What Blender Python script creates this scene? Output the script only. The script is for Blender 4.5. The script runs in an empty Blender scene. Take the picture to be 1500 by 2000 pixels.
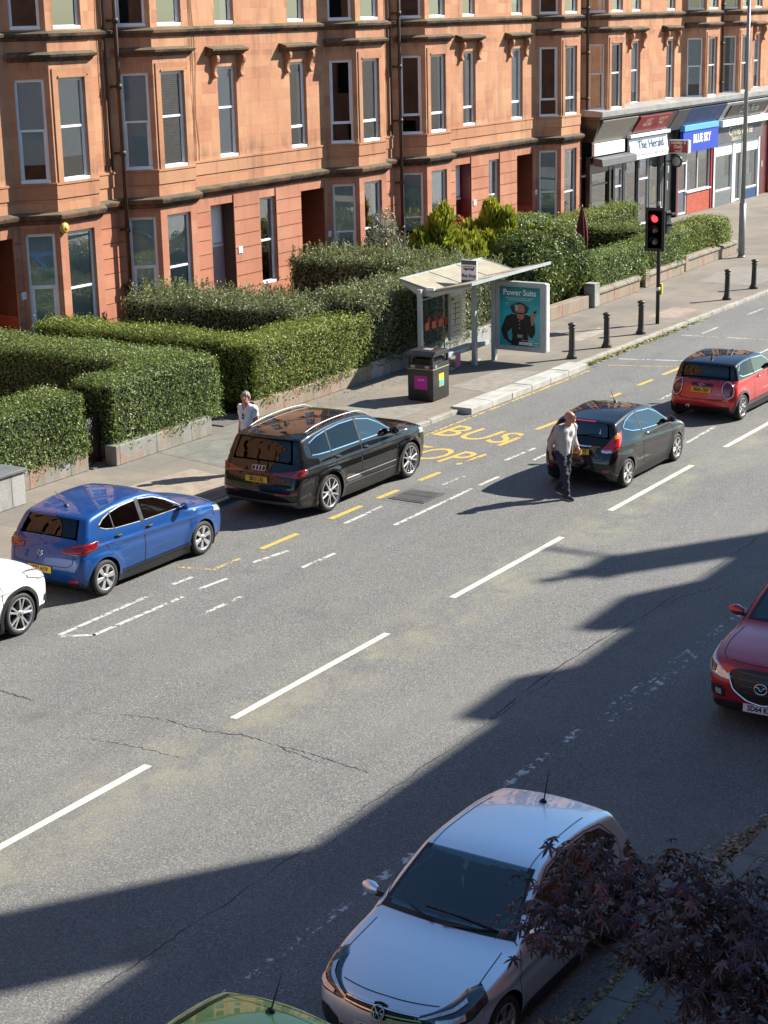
import bpy, bmesh, math, random
import numpy as np
from mathutils import Vector, Matrix
random.seed(7); RNG = np.random.default_rng(7)
R = math.radians
scene = bpy.context.scene
COL = scene.collection

# ------------------------------------------------------------------ camera
F_PX, PITCH, ROLL, YAW, CAM_H = 3500.0, 0.272509, -0.0232314, 0.5702676, 9.48
_f = Vector((math.cos(YAW)*math.cos(PITCH), math.sin(YAW)*math.cos(PITCH), -math.sin(PITCH)))
_r = Vector((math.sin(YAW), -math.cos(YAW), 0)); _u = _r.cross(_f)
_r2 = _r*math.cos(ROLL)+_u*math.sin(ROLL); _u2 = -_r*math.sin(ROLL)+_u*math.cos(ROLL)
cd = bpy.data.cameras.new('camera'); cam = bpy.data.objects.new('camera', cd); COL.objects.link(cam)
cd.sensor_fit = 'HORIZONTAL'; cd.sensor_width = 36; cd.lens = F_PX/1500*36
cd.clip_start = .1; cd.clip_end = 3000
m = Matrix((_r2, _u2, -_f)).transposed().to_4x4(); m.translation = (0, 0, CAM_H)
cam.matrix_world = m; scene.camera = cam

# ------------------------------------------------------------------ world, sun, exposure
SUN_AZ, SUN_EL = R(-34.5), R(36)
SUNV = Vector((math.cos(SUN_AZ)*math.cos(SUN_EL), math.sin(SUN_AZ)*math.cos(SUN_EL), math.sin(SUN_EL)))
w = bpy.data.worlds.new('World'); scene.world = w; w.use_nodes = True
nt = w.node_tree; nt.nodes.clear()
sky = nt.nodes.new('ShaderNodeTexSky'); sky.sky_type = 'NISHITA'; sky.sun_disc = False
sky.sun_elevation = SUN_EL; sky.sun_rotation = math.atan2(SUNV.x, SUNV.y)
sky.air_density = 1.0; sky.dust_density = .0; sky.ozone_density = 3.0
bg = nt.nodes.new('ShaderNodeBackground'); bg.inputs[1].default_value = .078
wo = nt.nodes.new('ShaderNodeOutputWorld')
tint = nt.nodes.new('ShaderNodeMix'); tint.data_type = 'RGBA'; tint.blend_type = 'MULTIPLY'; tint.inputs[0].default_value = 1; tint.inputs[7].default_value = (.86, 1.0, 1.02, 1)   # camera white balance
nt.links.new(sky.outputs[0], tint.inputs[6]); nt.links.new(tint.outputs[2], bg.inputs[0]); nt.links.new(bg.outputs[0], wo.inputs[0])
sd = bpy.data.lights.new('sun', 'SUN'); sd.energy = 5.0; sd.angle = R(.53); sd.color = (1, .94, .845)
so = bpy.data.objects.new('sun', sd); COL.objects.link(so)
so.rotation_euler = (-SUNV).to_track_quat('-Z', 'Y').to_euler(); so.location = (0, 0, 60)
vs = scene.view_settings
vs.view_transform = 'Standard'; vs.look = 'None'; vs.gamma = 1; vs.use_curve_mapping = False
vs.exposure = 1.22
scene.cycles.max_bounces = 8; scene.cycles.transparent_max_bounces = 12
scene.cycles.caustics_reflective = False; scene.cycles.caustics_refractive = False
scene.cycles.sample_clamp_indirect = 6

# ------------------------------------------------------------------ tagging and linking
def empty(name, label=None, cat=None, loc=(0, 0, 0), rz=0, group=None):
    o = bpy.data.objects.new(name, None); COL.objects.link(o); o.empty_display_size = .3
    o.location = loc; o.rotation_euler = (0, 0, rz)
    return tag(o, label, cat, group)
def tag(o, label=None, cat=None, group=None, kind=None):
    if label: o['label'] = label
    if cat: o['category'] = cat
    if group: o['group'] = group
    if kind: o['kind'] = kind
    return o
class MB:
    """collects shapes into one mesh"""
    def __init__(s): s.v = []; s.f = []; s.m = []; s.sm = []
    def add(s, vs, fs, mi=0, smooth=False):
        n = len(s.v); s.v += [tuple(v) for v in vs]
        for f in fs: s.f.append(tuple(i+n for i in f)); s.m.append(mi); s.sm.append(smooth)
    def box(s, a, b, mi=0, rot=None):
        (x0, y0, z0), (x1, y1, z1) = a, b
        vs = [(x0,y0,z0),(x1,y0,z0),(x1,y1,z0),(x0,y1,z0),(x0,y0,z1),(x1,y0,z1),(x1,y1,z1),(x0,y1,z1)]
        if rot: vs = [rot @ Vector(v) for v in vs]
        s.add(vs, [(0,3,2,1),(4,5,6,7),(0,1,5,4),(1,2,6,5),(2,3,7,6),(3,0,4,7)], mi)
    def obox(s, c, u, v, n, mi=0):
        """box from corner c along three vectors"""
        c, u, v, n = map(Vector, (c, u, v, n))
        vs = [c, c+u, c+u+v, c+v, c+n, c+u+n, c+u+v+n, c+v+n]
        s.add(vs, [(0,3,2,1),(4,5,6,7),(0,1,5,4),(1,2,6,5),(2,3,7,6),(3,0,4,7)], mi)
    def quad(s, a, b, c, d, mi=0): s.add([a, b, c, d], [(0,1,2,3)], mi)
    def prism(s, poly, z0, z1, mi=0):
        n = len(poly); vs = [(x, y, z0) for x, y in poly]+[(x, y, z1) for x, y in poly]
        s.add(vs, [tuple(range(n-1, -1, -1)), tuple(range(n, 2*n))]+[(i, (i+1) % n, n+(i+1) % n, n+i) for i in range(n)], mi)
    def extr(s, poly, o, u, v, n, mi=0):
        """2-D polygon (a,b) placed at o + a*u + b*v, extruded along n"""
        o, u, v, n = map(Vector, (o, u, v, n)); k = len(poly)
        vs = [o+u*a+v*b for a, b in poly]; vs += [q+n for q in vs]
        s.add(vs, [tuple(range(k-1, -1, -1)), tuple(range(k, 2*k))]+[(i, (i+1) % k, k+(i+1) % k, k+i) for i in range(k)], mi)
    def lathe(s, prof, c=(0, 0, 0), n=16, mi=0, axis='z', smooth=True):
        vs = []; k = len(prof)
        for j in range(n):
            a = 2*math.pi*j/n; ca, sa = math.cos(a), math.sin(a)
            for r, h in prof:
                p = (r*ca, r*sa, h) if axis == 'z' else (r*ca, h, r*sa)
                vs.append((p[0]+c[0], p[1]+c[1], p[2]+c[2]))
        fs = []
        for j in range(n):
            for i in range(k-1):
                a, b = j*k+i, ((j+1) % n)*k+i
                q = (a, b, b+1, a+1)
                fs.append(q if axis == 'z' else q[::-1])
        s.add(vs, fs, mi, smooth)
    def tube(s, pts, r, n=8, mi=0, smooth=True, cap=True):
        pts = [Vector(p) for p in pts]; k = len(pts)
        rs = r if isinstance(r, (list, tuple)) else [r]*k
        vs = []; up = Vector((0, 0, 1)); prev = None
        for i, p in enumerate(pts):
            t = (pts[min(i+1, k-1)]-pts[max(i-1, 0)]).normalized()
            if prev is None:
                a = t.cross(up)
                if a.length < 1e-3: a = t.cross(Vector((1, 0, 0)))
                a.normalize()
            else:
                a = prev-t*prev.dot(t); a.normalize()
            prev = a; b = t.cross(a)
            for j in range(n):
                th = 2*math.pi*j/n; vs.append(p+(a*math.cos(th)+b*math.sin(th))*rs[i])
        fs = [(i*n+j, i*n+(j+1) % n, (i+1)*n+(j+1) % n, (i+1)*n+j) for i in range(k-1) for j in range(n)]
        if cap: fs += [tuple(range(n-1, -1, -1)), tuple(range((k-1)*n, k*n))]
        s.add(vs, fs, mi, smooth)
    def sheet(s, grid, mi=0, smooth=False):
        """rows of points"""
        h = len(grid); w_ = len(grid[0]); vs = [p for r_ in grid for p in r_]
        s.add(vs, [(i*w_+j, i*w_+j+1, (i+1)*w_+j+1, (i+1)*w_+j) for i in range(h-1) for j in range(w_-1)], mi, smooth)
    def each(s, name, mats, parent=None, bevel=0, seg=2):
        """one object for every separate piece"""
        par = list(range(len(s.v)))
        def find(i):
            while par[i] != i: par[i] = par[par[i]]; i = par[i]
            return i
        for f in s.f:
            for j in f[1:]: par[find(j)] = find(f[0])
        gr = {}
        for k, f in enumerate(s.f): gr.setdefault(find(f[0]), []).append(k)
        out = []
        for ks in gr.values():
            q = MB(); mp = {}
            for k in ks:
                for i in s.f[k]:
                    if i not in mp: mp[i] = len(q.v); q.v.append(s.v[i])
                q.f.append(tuple(mp[i] for i in s.f[k])); q.m.append(s.m[k]); q.sm.append(s.sm[k])
            out.append(q.build(name, mats, parent, bevel, None, seg))
        return out
    def build(s, name, mats, parent=None, bevel=0, loc=None, seg=2):
        if not isinstance(mats, (list, tuple)): mats = [mats]
        me = bpy.data.meshes.new(name); me.from_pydata(s.v, [], s.f)
        for m_ in mats: me.materials.append(m_)
        me.polygons.foreach_set('material_index', s.m); me.polygons.foreach_set('use_smooth', s.sm)
        me.update()
        o = bpy.data.objects.new(name, me); COL.objects.link(o)
        if parent: o.parent = parent
        if loc: o.location = loc
        if bevel:
            md = o.modifiers.new('bevel', 'BEVEL'); md.width = bevel; md.segments = seg; md.limit_method = 'ANGLE'; md.angle_limit = R(40)
        return o
def np_mesh(name, V, Fq, mats, parent=None, mi=None, smooth=False, normals=None):
    """fast mesh from numpy; Fq is (n,4) or (n,3)"""
    me = bpy.data.meshes.new(name); V = np.asarray(V, np.float32); Fq = np.asarray(Fq, np.int32); k = Fq.shape[1]
    me.vertices.add(len(V)); me.vertices.foreach_set('co', V.ravel())
    me.loops.add(Fq.size); me.loops.foreach_set('vertex_index', Fq.ravel())
    me.polygons.add(len(Fq)); me.polygons.foreach_set('loop_start', np.arange(0, Fq.size, k, dtype=np.int32))
    if not isinstance(mats, (list, tuple)): mats = [mats]
    for m_ in mats: me.materials.append(m_)
    if mi is not None: me.polygons.foreach_set('material_index', np.asarray(mi, np.int32))
    me.polygons.foreach_set('use_smooth', np.full(len(Fq), smooth))
    me.update(calc_edges=True); me.validate()
    if normals is not None: me.normals_split_custom_set_from_vertices(np.asarray(normals, np.float32).tolist())
    o = bpy.data.objects.new(name, me); COL.objects.link(o)
    if parent: o.parent = parent
    return o
def text_mesh(txt, size, o, u, v, mat=None, depth=.002, align='CENTER', sx=1.0, bold=0.0, name='lettering', parent=None, spacing=1.0):
    """lettering laid in the plane (u right, v up) at point o; returns a mesh object"""
    c = bpy.data.curves.new('t', 'FONT'); c.body = txt; c.size = size; c.align_x = align; c.align_y = 'CENTER'
    c.extrude = depth; c.offset = bold; c.space_character = spacing; c.resolution_u = 3; c.space_line = .95
    ob = bpy.data.objects.new('t', c); COL.objects.link(ob)
    dg = bpy.context.evaluated_depsgraph_get(); me = bpy.data.meshes.new_from_object(ob.evaluated_get(dg))
    bpy.data.objects.remove(ob); bpy.data.curves.remove(c)
    u, v = Vector(u).normalized(), Vector(v).normalized(); n = u.cross(v); o = Vector(o)
    for q in me.vertices: q.co = o+u*q.co.x*sx+v*q.co.y+n*q.co.z
    me.name = name; me.materials.clear()
    if mat: me.materials.append(mat)
    r_ = bpy.data.objects.new(name, me); COL.objects.link(r_)
    if parent: r_.parent = parent
    return r_

# ------------------------------------------------------------------ materials
class NT:
    def __init__(s, name):
        s.mat = bpy.data.materials.new(name); s.mat.use_nodes = True; s.t = s.mat.node_tree; s.t.nodes.clear()
        s.out = s.n('OutputMaterial')
    def n(s, kind, **kw):
        nd = s.t.nodes.new('ShaderNode'+kind)
        for k, v in kw.items(): setattr(nd, k, v)
        return nd
    def set(s, sock, v):
        if hasattr(v, 'is_output') or isinstance(v, bpy.types.NodeSocket): s.t.links.new(v, sock)
        elif v is not None:
            if sock.type == 'RGBA' and len(v) == 3: v = (*v, 1)
            sock.default_value = v
    def pos(s): return s.n('NewGeometry').outputs['Position']
    def obj(s): return s.n('TexCoord').outputs['Object']
    def isl(s): return s.n('NewGeometry').outputs['Random Per Island']
    def vmul(s, v, k):
        m_ = s.n('VectorMath', operation='MULTIPLY'); s.set(m_.inputs[0], v); m_.inputs[1].default_value = k; return m_.outputs[0]
    def noise(s, v, scale, detail=4, rough=.55, out=0):
        q = s.n('TexNoise'); s.set(q.inputs['Vector'], v); q.inputs['Scale'].default_value = scale
        q.inputs['Detail'].default_value = detail; q.inputs['Roughness'].default_value = rough; return q.outputs[out]
    def vor(s, v, scale, out='Distance', feature='F1', rand=1):
        q = s.n('TexVoronoi', feature=feature); s.set(q.inputs['Vector'], v); q.inputs['Scale'].default_value = scale
        q.inputs['Randomness'].default_value = rand; return q.outputs[out]
    def ramp(s, f, stops, interp='LINEAR'):
        q = s.n('ValToRGB'); q.color_ramp.interpolation = interp; e = q.color_ramp.elements
        while len(e) < len(stops): e.new(.5)
        for el, (p, c) in zip(e, stops):
            el.position = p; el.color = (*c, 1) if hasattr(c, '__len__') else (c, c, c, 1)
        s.set(q.inputs[0], f); return q.outputs[0]
    def math(s, op, a, b=None, c=None):
        q = s.n('Math', operation=op); s.set(q.inputs[0], a)
        if b is not None: s.set(q.inputs[1], b)
        if c is not None: s.set(q.inputs[2], c)
        return q.outputs[0]
    def mix(s, f, a, b, blend='MIX'):
        q = s.n('Mix', data_type='RGBA', blend_type=blend); s.set(q.inputs[0], f); s.set(q.inputs[6], a); s.set(q.inputs[7], b); return q.outputs[2]
    def bump(s, h, strength=.3, dist=.02):
        q = s.n('Bump'); s.set(q.inputs['Height'], h); q.inputs['Strength'].default_value = strength; q.inputs['Distance'].default_value = dist; return q.outputs[0]
    def sep(s, v):
        q = s.n('SeparateXYZ'); s.set(q.inputs[0], v); return q.outputs
    def comb(s, x=0, y=0, z=0):
        q = s.n('CombineXYZ'); s.set(q.inputs[0], x); s.set(q.inputs[1], y); s.set(q.inputs[2], z); return q.outputs[0]
    def bsdf(s, color, rough=.6, metal=0, normal=None, coat=0, spec=.5, emit=None, estr=0, alpha=None, coat_rough=.03, trans=0, ior=1.5, sss=0, sheen=0):
        b = s.n('BsdfPrincipled'); s.set(b.inputs['Base Color'], color); s.set(b.inputs['Roughness'], rough); s.set(b.inputs['Metallic'], metal)
        b.inputs['Specular IOR Level'].default_value = spec; b.inputs['Coat Weight'].default_value = coat; b.inputs['Coat Roughness'].default_value = coat_rough
        b.inputs['Transmission Weight'].default_value = trans; b.inputs['IOR'].default_value = ior
        b.inputs['Sheen Weight'].default_value = sheen
        if normal is not None: s.set(b.inputs['Normal'], normal)
        if emit is not None: s.set(b.inputs['Emission Color'], emit); b.inputs['Emission Strength'].default_value = estr
        if sss: b.inputs['Subsurface Weight'].default_value = sss; b.inputs['Subsurface Radius'].default_value = (.01, .005, .003)
        s.t.links.new(b.outputs[0], s.out.inputs[0]); return b
def plain(name, col, rough=.5, metal=0, var=.12, scale=8, coat=0, bump=0, spec=.5, **kw):
    """colour with a little large-scale and fine variation so that no surface is flat"""
    t = NT(name); p = t.pos()
    n_ = t.noise(p, scale, 5); n2 = t.noise(p, scale*9, 2)
    f = t.math('ADD', t.math('MULTIPLY', n_, .7), t.math('MULTIPLY', n2, .3))
    lo = tuple(c*(1-var) for c in col); hi = tuple(min(c*(1+var), 1) for c in col)
    c = t.ramp(f, [(.3, lo), (.7, hi)])
    rr = t.ramp(n_, [(.3, max(rough-.07, .02)), (.7, min(rough+.08, 1))])
    t.bsdf(c, rr, metal, t.bump(f, bump, .01) if bump else None, coat, spec, **kw)
    return t.mat
M = {}
M['black_iron'] = plain('black_iron', (.012, .011, .010), .45, 0, .3, 6)
M['pipe_iron'] = plain('pipe_iron', (.03, .018, .013), .55, 0, .4, 5)
M['rubber'] = plain('rubber', (.022, .022, .022), .75, 0, .3, 20)
M['black_plastic'] = plain('black_plastic', (.014, .014, .015), .45, 0, .2, 10)
M['seam'] = plain('seam', (.006, .006, .007), .7)
M['grey_plastic'] = plain('grey_plastic', (.08, .08, .085), .5)
M['alloy'] = plain('alloy', (.55, .55, .56), .28, .85, .08, 12)
M['alloy_dark'] = plain('alloy_dark', (.035, .035, .037), .35, .5)
M['silver_paint'] = plain('silver_paint', (.45, .46, .47), .35, .6)
M['chrome'] = plain('chrome', (.75, .76, .78), .10, 1, .04)
M['upvc'] = plain('upvc', (.74, .76, .78), .35, 0, .05, 3)
M['interior'] = plain('interior', (.045, .045, .047), .8)
M['interior_grey'] = plain('interior_grey', (.12, .12, .125), .8)
M['plate_yellow'] = plain('plate_yellow', (.72, .42, .02), .4, 0, .05)
M['plate_white'] = plain('plate_white', (.75, .76, .76), .4, 0, .05)
M['ink'] = plain('ink', (.01, .01, .012), .5)
M['white_ink'] = plain('white_ink', (.82, .82, .8), .5, 0, .04)
M['galv'] = plain('galv', (.36, .37, .38), .45, .35, .15, 3)
M['shelter_grey'] = plain('shelter_grey', (.42, .46, .47), .4, .2, .1, 5)
def glass_mat(name, tint, refl=.06, rough=.01, coated=1.0):
    t = NT(name); tr = t.n('BsdfTransparent'); tr.inputs[0].default_value = (*tint, 1)
    gl = t.n('BsdfGlossy'); gl.inputs['Roughness'].default_value = rough; gl.inputs['Color'].default_value = (1, 1, 1, 1)
    fr = t.n('Fresnel'); fr.inputs[0].default_value = 1.52
    k = t.math('MINIMUM', t.math('ADD', t.math('MULTIPLY', fr.outputs[0], coated), refl), 1.0)
    mx = t.n('MixShader'); t.set(mx.inputs[0], k); t.t.links.new(tr.outputs[0], mx.inputs[1]); t.t.links.new(gl.outputs[0], mx.inputs[2])
    t.t.links.new(mx.outputs[0], t.out.inputs[0]); return t.mat
M['car_glass'] = glass_mat('car_glass', (.36, .45, .46), .07)
M['privacy_glass'] = glass_mat('privacy_glass', (.05, .055, .06), .01, .01, .8)
M['clear_glass'] = glass_mat('clear_glass', (.86, .9, .89), .02)
M['window_glass'] = glass_mat('window_glass', (.92, .97, .97), .17)
M['lens_glass'] = glass_mat('lens_glass', (.85, .87, .9), .10)
def paint(name, col, metal=.25, rough=.32, flake=.12, dirt=.05, spec=.5):
    t = NT(name); p = t.obj(); n_ = t.noise(p, 900, 1); big = t.noise(p, 2.5, 3)
    c = t.ramp(n_, [(.3, tuple(c*(1-flake) for c in col)), (.7, tuple(min(1, c*(1+flake)) for c in col))])
    dust = t.math('MULTIPLY', big, dirt)
    c = t.mix(dust, c, (.25, .23, .2))
    t.bsdf(c, rough, metal, None, 1.0, spec, coat_rough=.02); return t.mat
M['paint_blue'] = paint('paint_blue', (.001, .055, .23), .2, .35, .2, .01, .25)
M['paint_black'] = paint('paint_black', (.0025, .0025, .003), .0, .4, .2, .004, .08)
M['paint_red'] = paint('paint_red', (.55, .012, .012), .2, .35)
M['paint_crimson'] = paint('paint_crimson', (.44, .008, .022), .45, .3, .2, .03)
M['paint_silver'] = paint('paint_silver', (.84, .88, .93), .7, .36, .04, .006)
M['paint_white'] = paint('paint_white', (.80, .81, .80), .0, .4, .03)
M['paint_green'] = paint('paint_green', (.36, .58, .10), .1, .35, .06, .02)
M['tail_red'] = plain('tail_red', (.45, .006, .012), .12, 0, .35, 22, coat=1)
M['tail_dark'] = plain('tail_dark', (.16, .004, .01), .12, 0, .4, 22, coat=1)
M['amber'] = plain('amber', (.7, .2, .02), .15, 0, .2, 20, coat=1)
M['lamp_clear'] = plain('lamp_clear', (.62, .64, .66), .12, .5, .35, 30, coat=1)
M['lamp_smoke'] = plain('lamp_smoke', (.05, .055, .06), .1, .4, .5, 18, coat=1)
M['skin'] = plain('skin', (.48, .24, .17), .5, 0, .12, 20, sss=.1)
M['skin_ruddy'] = plain('skin_ruddy', (.46, .20, .14), .5, 0, .15, 20, sss=.1)
M['hair_grey'] = plain('hair_grey', (.22, .18, .135), .6, 0, .35, 60)
M['tee'] = plain('tee', (.66, .65, .72), .8, 0, .07, 9, bump=.4)
M['shirt'] = plain('shirt', (.78, .78, .78), .8, 0, .06, 9, bump=.4)
M['jacket'] = plain('jacket', (.36, .34, .33), .85, 0, .12, 9, bump=.6)
M['denim'] = plain('denim', (.022, .025, .045), .85, 0, .35, 14, bump=.4)
M['shoe'] = plain('shoe', (.03, .032, .035), .6)
M['sole'] = plain('sole', (.7, .7, .68), .6)
# ------------------------------------------------------------------ ground surfaces
KY, KN, PZ = 21.45, 6.72, .11          # far kerb line, near kerb line, pavement height
def asphalt():
    t = NT('asphalt'); p = t.pos(); xyz = t.sep(p)
    chip = t.vor(p, 62, 'Color'); chipv = t.sep(chip)[0]
    fine = t.noise(p, 30, 4, .72); mid = t.noise(p, 2.2, 5, .6); big = t.noise(p, .23, 3)
    stretch = t.noise(t.vmul(p, (.06, 1.1, 1)), 1.0, 4)              # wheel tracks run along the road
    base = t.ramp(chipv, [(.0, (.072, .073, .073)), (.4, (.146, .147, .141)), (.8, (.214, .213, .200)), (1, (.33, .325, .30))])
    c = t.mix(t.math('MULTIPLY', t.ramp(fine, [(.38, 1.0), (.55, 0.0)]), .66), base, (.062, .062, .064))
    c = t.mix(t.math('MULTIPLY', t.ramp(mid, [(.35, 0.0), (.7, 1.0)]), .30), c, (.20, .192, .172))
    c = t.mix(t.math('MULTIPLY', t.ramp(stretch, [(.4, 0.0), (.68, 1.0)]), .38), c, (.105, .105, .105))
    c = t.mix(t.math('MULTIPLY', t.ramp(big, [(.45, 0.0), (.68, 1.0)]), .24), c, (.235, .230, .205))
    # sandy dust kept off the wheel tracks along the centre line
    dc = t.math('ABSOLUTE', t.math('SUBTRACT', xyz[1], 14.1))
    dust = t.math('MULTIPLY', t.ramp(dc, [(.0, 1.0), (1.0, 0.0)]), t.ramp(t.noise(p, 1.3, 5, .65), [(.42, 0.0), (.62, 1.0)]))
    c = t.mix(t.math('MULTIPLY', dust, .34), c, (.34, .32, .19))
    # old tar joint along the lane and long hairline cracks
    wob = t.math('MULTIPLY', t.math('SUBTRACT', t.noise(t.vmul(p, (1.6, .01, 0)), 1, 4), .5), .22)
    sj = t.math('ABSOLUTE', t.math('SUBTRACT', t.math('ADD', xyz[1], wob), 11.27))
    c = t.mix(t.math('MULTIPLY', t.ramp(sj, [(.004, 1.0), (.016, 0.0)]), t.ramp(t.noise(p, .9, 2), [(.38, .1), (.55, .9)])), c, (.028, .028, .03))
    wv = t.n('VectorMath', operation='ADD'); t.set(wv.inputs[0], p); t.set(wv.inputs[1], t.vmul(t.noise(p, 1.1, 5, .6, 1), (.9, .9, 0)))
    ed = t.vor(wv.outputs[0], .16, 'Distance', 'DISTANCE_TO_EDGE')
    c = t.mix(t.math('MULTIPLY', t.ramp(ed, [(.0012, .85), (.0035, 0.0)]), t.ramp(t.noise(p, .21, 2), [(.56, 0.0), (.62, .3)])), c, (.06, .06, .06))
    # oil drips where cars stand
    dr = t.math('MULTIPLY', t.ramp(t.noise(t.vmul(p, (1, 1, 0)), .9, 4), [(.62, 0.0), (.75, 1.0)]), .35)
    c = t.mix(dr, c, (.06, .06, .062))
    h = t.math('ADD', t.math('MULTIPLY', chipv, .6), fine)
    t.bsdf(c, t.ramp(fine, [(.3, .62), (.7, .9)]), 0, t.bump(h, .55, .012), spec=.35); return t.mat
def paving(name, a, b, slab=1.5, tint=(.30, .25, .19)):
    t = NT(name); p = t.pos(); xyz = t.sep(p)
    br = t.n('TexBrick'); t.set(br.inputs['Vector'], t.comb(xyz[1], xyz[0], 0)); br.inputs['Scale'].default_value = 1
    br.inputs['Brick Width'].default_value = slab*1.25; br.inputs['Row Height'].default_value = slab; br.inputs['Mortar Size'].default_value = .009
    br.inputs['Color1'].default_value = (*a, 1); br.inputs['Color2'].default_value = (*b, 1); br.inputs['Mortar'].default_value = (.055, .05, .042, 1); br.offset = .37
    n1 = t.noise(p, 1.0, 6, .62); n2 = t.noise(p, 30, 3, .7); n3 = t.noise(p, .33, 3)
    c = t.mix(t.math('MULTIPLY', t.ramp(n1, [(.38, 0.0), (.66, 1.0)]), .55), br.outputs[0], tint)
    c = t.mix(t.math('MULTIPLY', t.ramp(n3, [(.44, 0.0), (.6, 1.0)]), .45), c, (.14, .135, .115))
    c = t.mix(t.math('MULTIPLY', t.ramp(n2, [(.4, 1.0), (.62, 0.0)]), .3), c, (.085, .08, .07))
    blot = t.ramp(t.vor(p, 3.1), [(.035, 1.0), (.06, 0.0)])
    c = t.mix(t.math('MULTIPLY', blot, .5), c, (.06, .058, .055))
    t.bsdf(c, .85, 0, t.bump(t.math('ADD', n2, t.math('MULTIPLY', br.outputs[1], -1.5)), .3, .012), spec=.3); return t.mat
M['asphalt'] = asphalt()
M['paving'] = paving('paving', (.235, .205, .165), (.185, .17, .145))
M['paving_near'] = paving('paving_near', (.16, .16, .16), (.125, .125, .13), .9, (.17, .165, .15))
M['kerb'] = plain('kerb', (.30, .28, .24), .8, 0, .35, 3, bump=.5)
M['kerb_pale'] = plain('kerb_pale', (.36, .355, .32), .8, 0, .3, 3, bump=.4)
M['soil'] = plain('soil', (.05, .042, .03), .95, 0, .4, 4, bump=.8)
M['cast_iron'] = plain('cast_iron', (.13, .125, .12), .5, .5, .35, 20, bump=.5)
def worn(name, col, wear, sc=9):
    """thermoplastic paint worn through in flakes"""
    t = NT(name); p = t.pos()
    n_ = t.math('ADD', t.math('MULTIPLY', t.noise(p, sc, 6, .7), .7), t.math('MULTIPLY', t.noise(p, 1.1, 3), .3))
    f = t.ramp(n_, [(wear-.015, 0.0), (wear+.02, 1.0)])
    b = t.bsdf(t.ramp(t.noise(p, 20, 4), [(.3, tuple(c*.78 for c in col)), (.7, col)]), .7, spec=.3)
    tr = t.n('BsdfTransparent'); mx = t.n('MixShader'); t.set(mx.inputs[0], f)
    t.t.links.new(tr.outputs[0], mx.inputs[1]); t.t.links.new(b.outputs[0], mx.inputs[2]); t.t.links.new(mx.outputs[0], t.out.inputs[0]); return t.mat
M['line_white'] = worn('line_white', (.60, .59, .50), .36)
M['line_white_worn'] = worn('line_white_worn', (.56, .55, .49), .47)
M['line_white_flakes'] = worn('line_white_flakes', (.62, .62, .6), .54, 7)
M['line_yellow'] = worn('line_yellow', (.58, .40, .10), .40)
M['line_yellow_worn'] = worn('line_yellow_worn', (.55, .40, .14), .47)

b = MB(); b.quad((-400, -300, -.16), (900, -300, -.16), (900, 500, -.16), (-400, 500, -.16))
tag(b.build('ground', M['soil']), kind='structure')
b = MB(); b.sheet([[(x, y, 0) for x in np.linspace(-60, 300, 37)] for y in (KN-.4, 10, 14, 18, KY+.4)])
tag(b.build('road', M['asphalt']), kind='structure')
def slab(name, poly, z0, z1, mat):
    q = MB(); q.prism(poly, z0, z1); return tag(q.build(name, mat), kind='structure')
slab('far_pavement', [(-60, KY+.16), (300, KY+.16), (300, 40), (-60, 40)], -.15, PZ, M['paving'])
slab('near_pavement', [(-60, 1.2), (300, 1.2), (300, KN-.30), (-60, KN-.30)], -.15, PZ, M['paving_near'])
def kerb(name, x0, x1, y0, y1, zt, mat, step=.95, top=None):
    q = MB(); x = x0
    while x < x1:
        e = min(x+step, x1); j = random.uniform(-.006, .006)
        q.box((x+.006, y0+j, -.12), (e-.006, y1, zt+random.uniform(-.006, .006))); x = e
    return tag(q.build(name, mat, bevel=.018), kind='structure')
kerb('far_kerb', -10, 36.9, KY, KY+.16, PZ-.005, M['kerb'])
kerb('far_kerb', 43.4, 150, KY, KY+.16, PZ-.005, M['kerb'])
kerb('bus_kerb', 36.95, 43.35, 21.12, 21.70, .15, M['kerb_pale'], 1.05)
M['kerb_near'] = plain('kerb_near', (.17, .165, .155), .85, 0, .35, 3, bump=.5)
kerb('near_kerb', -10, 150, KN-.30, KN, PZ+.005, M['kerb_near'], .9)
for (nm, P_, col) in (('pavement_patch', [(29.6, 23.0), (33.4, 22.6), (33.6, 25.1), (30.0, 25.15)], (.15, .15, .125)), ('pavement_patch', [(34.6, 22.3), (36.8, 22.1), (36.9, 24.0), (34.9, 24.3)], (.20, .19, .16)),
        ('pavement_patch', [(25.2, 22.2), (28.9, 21.9), (29.2, 23.6), (25.6, 24.1)], (.27, .225, .175)), ('pavement_patch', [(38.9, 21.8), (42.0, 21.85), (41.6, 22.9), (39.2, 23.0)], (.215, .195, .165)),
        ('pavement_patch', [(46.4, 22.9), (48.6, 22.9), (48.8, 23.4), (46.6, 23.4)], (.28, .245, .20)), ('pavement_patch', [(51.2, 22.0), (53.2, 22.0), (53.2, 22.9), (51.2, 22.9)], (.285, .22, .178)), ('pavement_patch', [(58.5, 22.2), (62.5, 22.3), (62.3, 24.6), (58.7, 24.4)], (.20, .185, .16))):
    q = MB(); q.add([(x, y, PZ+.004) for x, y in P_], [tuple(range(len(P_)))]); tag(q.build(nm, plain(nm, col, .9, 0, .3, 5, bump=.4)), kind='structure')
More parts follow.
